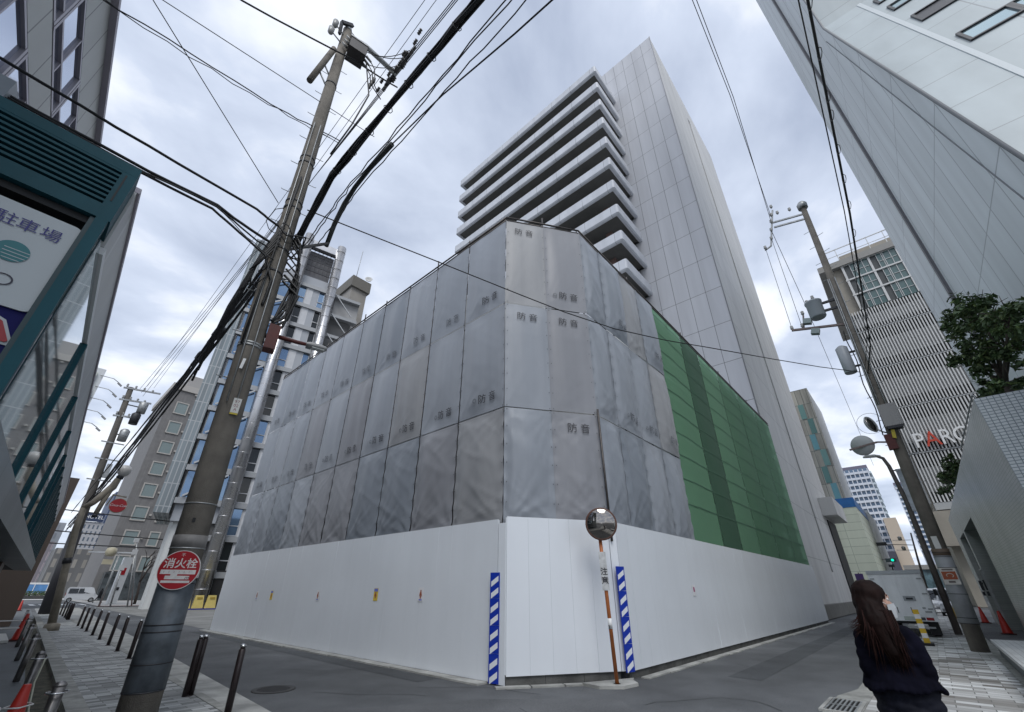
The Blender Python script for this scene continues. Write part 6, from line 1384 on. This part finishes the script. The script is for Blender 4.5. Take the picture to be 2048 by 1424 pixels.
# box truck
t = thing('box_truck', 'white box truck seen from behind, parked on the right footway', 'truck', (27.5, 1.05, 0))
TW = mat('truck_white', (.90, .91, .92), .35, var=.05, vs=1.5, streak=.12); Y0, Y1, TXB = .17, 1.92, 25.5
MB().box(TXB, Y0, .74, 29.6, Y1, 2.28).build('box_body', TW, t); MB().box(TXB - .05, Y0 - .03, 2.285, 29.65, Y1 + .03, 2.42).build('roof_rim', mat('truck_rim', (.5, .52, .54), .4), t)
for k, (a0, a1) in enumerate(((Y0 + .03, 1.035), (1.05, Y1 - .03))):
    d_ = MB().box(TXB - .03, a0, .80, TXB - .002, a1, 2.26).build('rear_door', TW, t)
    for z in (1.0, 1.55, 2.1): MB().box(TXB - .055, a0 + .01 if k == 0 else a1 - .16, z - .025, TXB - .031, a0 + .16 if k == 0 else a1 - .01, z + .025).build('hinge', GALV, d_)
    MB().box(TXB - .05, (.86 if k == 0 else 1.3), .84, TXB - .031, (.885 if k == 0 else 1.325), 1.05).build('lock_bar', DKM, d_)
MB().box(TXB - .05, .62, 1.28, TXB - .031, 1.0, 1.46).build('handle_plate', mat('plate_steel', (.33, .35, .36), .4, .5), t); MB().box(TXB - .06, .70, 1.33, TXB - .051, .92, 1.40).build('handle', DKM, t)
MB().box(TXB - .04, .27, .86, TXB - .031, .48, .93).build('small_label', GALV, t); MB().box(TXB - .04, .42, 1.0, TXB - .031, .52, 1.06).build('small_label', GALV, t)
MB().box(TXB - .06, Y0, .56, TXB + .2, Y1, .735).build('rear_beam', TW, t)
for y in (.30, 1.62): l_ = MB().box(TXB - .085, y, .60, TXB - .061, y + .22, .70).build('tail_lamp', TAIL, t)
MB().box(TXB - .085, .55, .60, TXB - .061, .68, .70).build('reverse_lamp', mat('lamp_dark', (.05, .06, .08), .3), t); MB().box(TXB - .085, .85, .585, TXB - .061, 1.2, .725).build('number_plate', mat('plate_green', (.5, .55, .5), .5), t)
MB().box(TXB + .3, Y0 + .1, .45, 30.6, Y1 - .1, .555).build('chassis', DKM, t); MB().box(TXB + .05, .22, .1, TXB + .08, .55, .55).build('mudflap', TYRE, t); MB().box(TXB + .05, 1.5, .1, TXB + .08, 1.85, .55).build('mudflap', TYRE, t)
MB().bar((TXB + .02, .35, .35), (TXB + .02, 1.7, .35), .06).build('under_bar', GALV, t)
for x in (26.5, 30.3): wheel(t, x, .38, .31, .2, -1); wheel(t, x, 1.7, .31, .2, 1)
b = MB().prism([(29.75, Y0 + .06, .5), (31.4, Y0 + .06, .5), (31.4, Y0 + .06, 1.15), (31.0, Y0 + .06, 1.95), (29.75, Y0 + .06, 1.98)], (0, 1.63, 0)); b.build('cab', VW, t)
MB().prism([(30.1, Y0 + .05, 1.2), (31.0, Y0 + .05, 1.2), (30.8, Y0 + .05, 1.85), (30.1, Y0 + .05, 1.85)], (0, -.01, 0)).build('side_window', VGL, t); MB().bar((31.0, Y0, 1.5), (31.1, Y0 - .25, 1.6), .03).obox((31.1, Y0 - .25, 1.6), (.03, 0, 0), (0, .07, 0), (0, 0, .14)).build('wing_mirror', DKM, t)
MB().bar((26.0, 1.0, 2.43), (26.0, 1.0, 2.6), .05).obox((26.0, 1.0, 2.62), (.06, 0, 0), (0, .1, 0), (0, 0, .05)).build('roof_lamp', DKM, t)
def van(label, loc, rz, L_=3.4, W_=1.48, H_=1.85, group=None):
    """small one-box van, built along local +x and turned by rz"""
    t = thing('parked_van', label, 'van', loc, group); V = lambda P: P
    def put(b, nm, m_, par=None):
        o = b.build(nm, m_, None, origin=(0, 0, 0)); o.parent = par or t; return o
    hw = W_ / 2
    prof = [(-L_ / 2, .28), (L_ / 2, .28), (L_ / 2 + .02, .75), (L_ / 2 - .35, 1.02), (L_ / 2 - .75, H_ - .08), (L_ / 2 - 1.0, H_), (-L_ / 2 + .15, H_), (-L_ / 2, H_ - .25)]
    b = MB()
    mid = [(x, -hw, z) for x, z in prof]; b.prism([(x, -hw + (.09 if z > 1.1 else 0), z) for x, z in prof], (0, 0, 0)) if False else None
    n = len(prof); ins = [.10 if z > 1.2 else 0.0 for x, z in prof]
    b.v += [(x, -hw + i_, z) for (x, z), i_ in zip(prof, ins)] + [(x, hw - i_, z) for (x, z), i_ in zip(prof, ins)]
    b.face(tuple(range(n))); b.face(tuple(range(2 * n - 1, n - 1, -1)))
    for i in range(n): j = (i + 1) % n; b.face((i, n + i, n + j, j))
    put(b, 'body', VW)
    for s_ in (-1, 1):
        for (x0, x1) in ((-L_ / 2 + .2, -.55), (-.5, .25), (.32, L_ / 2 - .72)):
            e_ = .0
            b = MB(); za, zb = 1.08, H_ - .18; fn = lambda z: s_ * (hw - .10 * min(1, max(0, (z - .98) / .3)) + .012)
            b.poly([(x0, fn(za), za), (x1 + (.22 if x1 > .5 else 0), fn(za), za), (x1 - (.05 if x1 > .5 else 0), fn(zb), zb), (x0 + .03, fn(zb), zb)]); put(b, 'window', VGL)
        for x in (-L_ / 2 + .55, L_ / 2 - .62):
            w_ = put(MB().tube([(x, s_ * (hw - .16), .29), (x, s_ * (hw + .01), .29)], .29, 16), 'wheel', TYRE); put(MB().tube([(x, s_ * (hw + .011), .29), (x, s_ * (hw + .02), .29)], .18, 12), 'rim', GALV, w_)
        put(MB().box(L_ / 2 - .02, s_ * hw * .9, .66, L_ / 2 + .035, s_ * hw * .5, .84), 'headlight', mat('headlight', (.55, .57, .58), .15)); put(MB().box(-L_ / 2 - .02, s_ * hw * .95, .8, -L_ / 2 + .02, s_ * hw * .78, 1.15), 'tail_lamp', TAIL)
        put(MB().obox((L_ / 2 - .5, s_ * (hw + .08), 1.12), (.04, 0, 0), (0, .08, 0), (0, 0, .07)), 'wing_mirror', VW)
    put(MB().poly([(L_ / 2 - .34, -hw + .12, 1.05), (L_ / 2 - .34, hw - .12, 1.05), (L_ / 2 - .70, hw - .2, H_ - .14), (L_ / 2 - .70, -hw + .2, H_ - .14)]), 'windscreen', VGL) if False else put(MB().prism([(L_ / 2 - .325, -hw + .14, 1.05), (L_ / 2 - .325, hw - .14, 1.05), (L_ / 2 - .70, hw - .2, H_ - .16), (L_ / 2 - .70, -hw + .2, H_ - .16)], (.02, 0, .008)), 'windscreen', VGL)
    put(MB().box(-L_ / 2 - .015, -hw + .2, 1.1, -L_ / 2 + .01, hw - .2, H_ - .32), 'rear_window', VGL); put(MB().box(L_ / 2 + .0, -hw + .1, .3, L_ / 2 + .06, hw - .1, .5), 'bumper', mat('bumper_grey', (.2, .2, .21), .5)); put(MB().box(L_ / 2 + .06, -.17, .42, L_ / 2 + .07, .17, .55), 'number_plate', WL)
    t.rotation_euler = (0, 0, rz); return t
van('white small van crossing the far end of the left street', (8.9, 88, .03), radians(-4))
van('white small van facing the camera behind the right pole, the nearer of two', (50.5, -.75, .02), pi, 3.3, 1.45, 1.9, 'white vans behind the box truck')
van('white small van facing the camera, just left of and behind its twin', (57, 0.35, .02), pi, 3.3, 1.45, 1.9, 'white vans behind the box truck')
# truck nosing out of the loading bay
t = thing('bay_truck', 'white truck standing in the loading bay with big black mirrors', 'truck', (36, -3, 0))
MB().prism([(35.0, -4.2, .5), (35.0, -2.55, .5), (35.0, -2.45, 1.3), (35.0, -2.75, 2.25), (35.0, -4.2, 2.3)], (2.2, 0, 0)).build('cab', VW, t)
MB().prism([(35.12, -2.42, 1.32), (37.08, -2.42, 1.32), (37.0, -2.69, 2.15), (35.2, -2.69, 2.15)], (0, .02, .006)).build('windscreen', VGL, t); MB().box(35.3, -2.53, .75, 36.9, -2.42, 1.15).build('grille', mat('grille_dark', (.06, .065, .07), .4, .4), t)
for x in (35.15, 36.75): MB().box(x, -2.52, .72, x + .3, -2.40, .95).build('headlight', mat('headlight', (.55, .57, .58), .15), t)
MB().box(34.95, -2.6, .38, 37.25, -2.38, .6).build('bumper', mat('bumper_light', (.55, .56, .57), .4), t); MB().box(35.1, -4.2, .3, 37.1, -3, .48).build('chassis', DKM, t)
for x in (34.95, 37.25):
    s_ = -1 if x < 36 else 1; MB().tube([(x, -2.7, 2.1), (x + s_ * .25, -2.3, 2.2), (x + s_ * .3, -2.15, 1.9)], .02, 6).build('mirror_arm', DKM, t); MB().obox((x + s_ * .3, -2.15, 1.95), (.1, 0, 0), (0, .06, 0), (0, 0, .24)).build('mirror', DKM, t); MB().obox((x + s_ * .3, -2.1, 1.55), (.09, 0, 0), (0, .05, 0), (0, 0, .1)).build('mirror', DKM, t)
for x in (35.3, 36.9): wheel(t, x, -3.2, .3, .2, 1)
t = thing('bay_gate', 'pale folded gate frame beside the truck in the loading bay', 'gate', (32.6, -2.1, 0))
for k in range(5): MB().bar((32.0 + .3 * k, -2.1, .1), (32.0 + .3 * k, -2.1, 2.6), .05).build('bar', GALV, t)
MB().bar((31.9, -2.1, 2.62), (33.3, -2.1, 2.62), .06).bar((31.9, -2.1, .1), (33.3, -2.1, .1), .06).build('frame', GALV, t)
# delineators
t = thing('delineator_post', 'yellow and white striped board post on a black foot behind the woman', 'post', (21.7, .66, 0)); MB().box(21.45, .50, .016, 21.95, .82, .08).build('foot', TYRE, t)
for k in range(7): MB().box(21.68, .58, .085 + k * .14, 21.72, .74, .085 + k * .14 + .139).build('stripe', mat('barrier_strong_yellow', (.65, .42, .02), .5) if k % 2 == 0 else WL, t)
t = thing('floor_sign', 'yellow folding floor sign with a white patch by the right footway', 'sign', (45, -.55, 0)); MB().prism([(44.8, -.8, .02), (44.8, -.25, .02), (44.8, -.42, .85), (44.8, -.63, .85)], (.04, 0, 0)).build('board', mat('barrier_strong_yellow', (.65, .42, .02), .5), t); MB().box(44.78, -.6, .45, 44.797, -.46, .62).build('patch', WL, t)
# no-entry plate on tower corner and small sign post
t = thing('street_sign', 'small purple blue plate sign on a post by the tower entrance', 'sign', (52.5, 4.55, 0)); MB().bar((52.5, 4.55, 0), (52.5, 4.55, 3.2), .08).build('post', LB, t); MB().box(52.42, 4.25, 2.5, 52.46, 4.85, 3.1).build('plate', mat('plate_purple', (.08, .04, .16), .5), t)

# ================================================================== THE WOMAN
W0 = Vector((4.50, .355, .016)); WS = .955; wy = radians(3)
wm = thing('person', 'woman with long brown hair and dark navy jacket, masked face turned right', 'person', tuple(W0))
fx, ly_ = Vector((cos(wy), sin(wy), 0)), Vector((-sin(wy), cos(wy), 0))
def wp(x, y, z): return W0 + (fx * x + ly_ * y + Vector((0, 0, z))) * WS
SKIN = mat('skin', (.46, .28, .21), .5); HAIR = mat('hair_brown', (.011, .005, .004), .65, var=.35, vs=14, spec=.12); JACK = mat('navy_jacket', (.0045, .0045, .010), 1.0, var=.3, vs=9, spec=.08); SKRT = mat('quilted_skirt', (.006, .007, .014), .75, var=.25, vs=7, spec=.2)
hy = wy - radians(72); hf = Vector((cos(hy), sin(hy), 0)); hl = Vector((-sin(hy), cos(hy), 0)); HCn = wp(.01, -.005, 1.578)
def hp(f_, l_, z): return HCn + (hf * f_ + hl * l_ + Vector((0, 0, z))) * WS
caps = [(wp(0, 0, .98), wp(0, 0, 1.12), .115, .085), (wp(0, 0, 1.12), wp(-.01, 0, 1.27), .085, .10), (wp(-.01, -.10, 1.33), wp(-.01, .10, 1.33), .075, .075), (wp(-.005, 0, 1.34), wp(0, 0, 1.48), .062, .052)]
for s_ in (-1, 1):
    caps += [(wp(0, .085 * s_, .93), wp(.02, .085 * s_, .50), .085, .055), (wp(.02, .085 * s_, .50), wp(-.02, .085 * s_, .08), .052, .035), (wp(-.03, .085 * s_, .04), wp(.13, .095 * s_, .03), .034, .026)]
    el = wp(-.04, .170 * s_, 1.10); wr = wp(.17, .11 * s_, 1.08)
    caps += [(wp(-.01, .138 * s_, 1.335), el, .046, .036), (el, wr, .038, .027), (wr, wr + fx * .06 - ly_ * .03 * s_, .030, .034)]
    for k in range(4): a = wr + fx * .085 - ly_ * s_ * (.035 + .0) + Vector((0, 0, .030 - .019 * k)); c_ = a + fx * (.040 - .006 * abs(k - 1)) - ly_ * s_ * .02; caps += [(a, c_, .0095, .009), (c_, c_ - ly_ * s_ * .03 - fx * .006, .009, .008)]
    a = wr + fx * .04 + Vector((0, 0, .03)); caps.append((a, a + fx * .04 - ly_ * s_ * .012 + Vector((0, 0, .018)), .011, .009))
# head: skull, jaw, nose, brow, ear, lips
caps += [(hp(-.012, 0, .035), (.092, .092, .098)), (hp(.03, 0, -.05), hp(.045, 0, -.088), .058, .030), (hp(.078, 0, .008), hp(.098, 0, -.022), .011, .014), (hp(.07, 0, .03), (.03, .03, .03)), (hp(.074, .012, -.052), hp(.074, -.012, -.052), .012, .012), (hp(-.005, .085, -.01), hp(.0, .088, .015), .012, .014), (hp(-.005, -.085, -.01), hp(.0, -.088, .015), .012, .014), (hp(.05, .035, -.02), (.03, .03, .03)), (hp(.05, -.035, -.02), (.03, .03, .03))]
body = organic('body', caps, SKIN, wm, voxel=.0085, smooth=3)
for s_ in (-1, 1):
    e_ = MB().lathe([(.0, -.013), (.011, -.007), (.013, 0), (.011, .007), (0, .013)], hp(.073, .032 * s_, .014), 10, tuple(hf)).build('eye', mat('eye_white', (.55, .53, .5), .25), wm)
    MB().tube([hp(.082, .018 * s_, .040), hp(.083, .034 * s_, .045), hp(.074, .050 * s_, .040)], .0035, 5).build('eyebrow', HAIR, wm)
# mask
b = MB(); b.smooth = True; nu, nv = 12, 8
for j in range(nv + 1):
    for i in range(nu + 1):
        u_ = -1 + 2 * i / nu; v_ = j / nv; a = u_ * 1.15; rad = .088 + .026 * math.exp(-(u_ / .35) ** 2) * (1 - abs(v_ - .62) * .9); b.v.append(tuple(hp(.012 + rad * cos(a), .079 * sin(a), -.108 + .098 * v_ - .012 * abs(u_))))
for j in range(nv):
    for i in range(nu): q_ = j * (nu + 1) + i; b.face((q_, q_ + 1, q_ + nu + 2, q_ + nu + 1))
b.build('face_mask', mat('mask_pale', (.42, .44, .45), .8), wm)
for s_ in (-1, 1): MB().tube([hp(.05, .076 * s_, -.025), hp(.02, .092 * s_, -.005), hp(-.01, .097 * s_, .012)], .002, 4).build('mask_loop', WL, wm)
# jacket: one puffed surface with sleeves and a flared hem
jc = [(wp(-.005, 0, 1.40), wp(-.005, 0, 1.44), .072, .066), (wp(-.015, -.105, 1.345), wp(-.015, .105, 1.345), .075, .075), (wp(-.01, -.055, 1.25), wp(-.01, .055, 1.25), .118, .118), (wp(0, -.03, 1.14), wp(0, .03, 1.14), .105, .105), (wp(0, -.03, 1.08), wp(0, .03, 1.08), .098, .098)]
for s_ in (-1, 1):
    el = wp(-.05, .165 * s_, 1.13); jc += [(wp(-.015, .130 * s_, 1.335), el, .066, .054), (el, wp(.14, .12 * s_, 1.085), .054, .042)]
for k in range(34):
    a = 2 * pi * k / 34; jc.append((wp(.12 * cos(a) * .7, .12 * sin(a), 1.13), wp(.20 * cos(a) * .9 , .222 * sin(a) , 1.025 + .014 * sin(2 * a) + .012 * sin(5 * a)), .042, .017))
qd = lambda p: .006 * noise.noise(p * 10) + .006 * noise.noise(p * 26) + .004 * abs(sin(p.z * 52 + 1.5 * noise.noise(p * 5))) * (1 if p.z < 1.3 else .4)
organic('jacket', jc, JACK, wm, voxel=.0105, smooth=3, disp=qd)
sk = []
for k in range(18):
    a = 2 * pi * k / 18; sk.append((wp(.10 * cos(a) * .8, .13 * sin(a), 1.06), wp(.11 * cos(a) * .9, .130 * sin(a), .86), .05, .056)); sk.append((wp(.11 * cos(a) * .9, .130 * sin(a), .86), wp(.16 * cos(a), .17 * sin(a), .44), .058, .05))
sk.append((wp(0, 0, 1.0), wp(0, 0, .45), .11, .15))
organic('skirt', sk, SKRT, wm, voxel=.012, smooth=3, disp=lambda p: .014 * abs(sin(p.z * 40 + 14 * (p.y - .4))) ** .6 * abs(sin(p.z * 40 - 14 * (p.y - .4))) ** .6 + .004 * noise.noise(p * 18))
for s_ in (-1, 1): MB().tube([wp(-.05, .09 * s_, .02), wp(.0, .09 * s_, .05), wp(.14, .10 * s_, .03)], [.045, .05, .035], 10).build('shoe', mat('shoe_black', (.01, .01, .01), .4), wm)
# hair: cap over the skull falling to mid back, and loose strands
hc = [(hp(-.028, 0, .052), (.108, .106, .098)), (hp(-.06, -.015, .0), wp(-.085, .02, 1.44), .088, .092), (wp(-.085, .02, 1.44), wp(-.115, -.015, 1.26), .088, .060), (wp(-.115, -.015, 1.26), wp(-.12, -.055, 1.17), .050, .02), (wp(-.07, .075, 1.50), wp(-.075, .105, 1.36), .055, .045), (wp(-.075, .105, 1.36), wp(-.085, .165, 1.37), .035, .010), (hp(.0, .078, .02), hp(-.03, .085, -.13), .032, .036), (hp(-.0, -.082, .03), hp(-.035, -.085, -.14), .028, .035), (hp(-.035, -.085, -.14), wp(-.085, -.075, 1.33), .035, .035)]
hobj = organic('hair', hc, HAIR, wm, voxel=.010, smooth=4, disp=lambda p: .0055 * noise.noise(Vector((p.x * 30, p.y * 45, p.z * 5))) + .004 * noise.noise(Vector((p.x * 70, p.y * 90, p.z * 9))))
r_ = random.Random(21)
HAIR2 = mat('hair_tips', (.026, .010, .008), .6, var=.3, vs=12, spec=.15)
b = MB()
for k in range(150):
    y0 = r_.uniform(-.10, .10); x0 = -.145 + .04 * abs(y0) * 10 * .25 + r_.uniform(-.02, .01); z1 = r_.uniform(1.10, 1.33); dy = r_.gauss(-.02, .03) if y0 < .05 else r_.gauss(.05, .03)
    P = [wp(x0 + .03, y0 * .9, 1.52), wp(x0 - .005, y0, 1.42), wp(x0 - .01, y0 * .85 + dy * .4, (1.42 + z1) / 2), wp(x0 + r_.uniform(-.015, .02), y0 * .6 + dy, z1)]; b.mat(0 if r_.random() < .55 else 1).tube(P, [.0035, .004, .0032, .0008], 4, cap=False)
for k in range(40):
    z0 = r_.uniform(1.36, 1.47); P = [wp(-.10, .09, z0 + .06), wp(-.10, .12 + r_.uniform(-.02, .02), z0), wp(-.10 + r_.uniform(-.03, .03), .16 + r_.uniform(-.01, .05), z0 - r_.uniform(-.01, .06))]; b.mat(1).tube(P, [.003, .0028, .0007], 4, cap=False)
b.build('hair_strands', [HAIR, HAIR2], wm)

# pedestrian far down the left street
pd = thing('person', 'dark clad pedestrian walking past the white van at the far left crossing', 'person', (10.1, 82, .03))
def pp(x, y, z): return Vector((10.1 + x, 82 + y, .03 + z))
pc = [(pp(0, 0, 1.58), (.095, .11, .13)), (pp(0, 0, 1.4), pp(0, 0, 1.5), .06, .055), (pp(-.03, 0, .95), pp(0, 0, 1.32), .16, .19), (pp(-.05, .08, .9), pp(-.25, .08, .5), .10, .07), (pp(-.25, .08, .5), pp(-.52, .08, .12), .065, .045), (pp(.0, -.08, .9), pp(.22, -.08, .5), .10, .07), (pp(.22, -.08, .5), pp(.2, -.08, .08), .065, .045), (pp(.2, -.08, .05), pp(.42, -.08, .04), .05, .04), (pp(-.54, .08, .1), pp(-.4, .08, .03), .05, .04), (pp(0, .2, 1.32), pp(-.12, .25, 1.05), .06, .05), (pp(-.12, .25, 1.05), pp(.05, .26, .85), .045, .035), (pp(0, -.2, 1.32), pp(.12, -.25, 1.05), .06, .05), (pp(.12, -.25, 1.05), pp(.3, -.24, .95), .045, .035)]
organic('body', pc, mat('pedestrian_dark', (.012, .012, .016), .8), pd, voxel=.03, smooth=2)
organic('coat', [(pp(-.05, 0, .75), pp(0, 0, 1.34), .2, .2), (pp(0, .2, 1.34), pp(-.12, .26, 1.05), .075, .065), (pp(0, -.2, 1.34), pp(.12, -.26, 1.05), .075, .065)], mat('pedestrian_coat', (.010, .010, .013), .85), pd, voxel=.03, smooth=2)
organic('hair', [(pp(-.02, 0, 1.64), (.11, .12, .11))], mat('pedestrian_hair', (.01, .008, .007), .6), pd, voxel=.03, smooth=2)
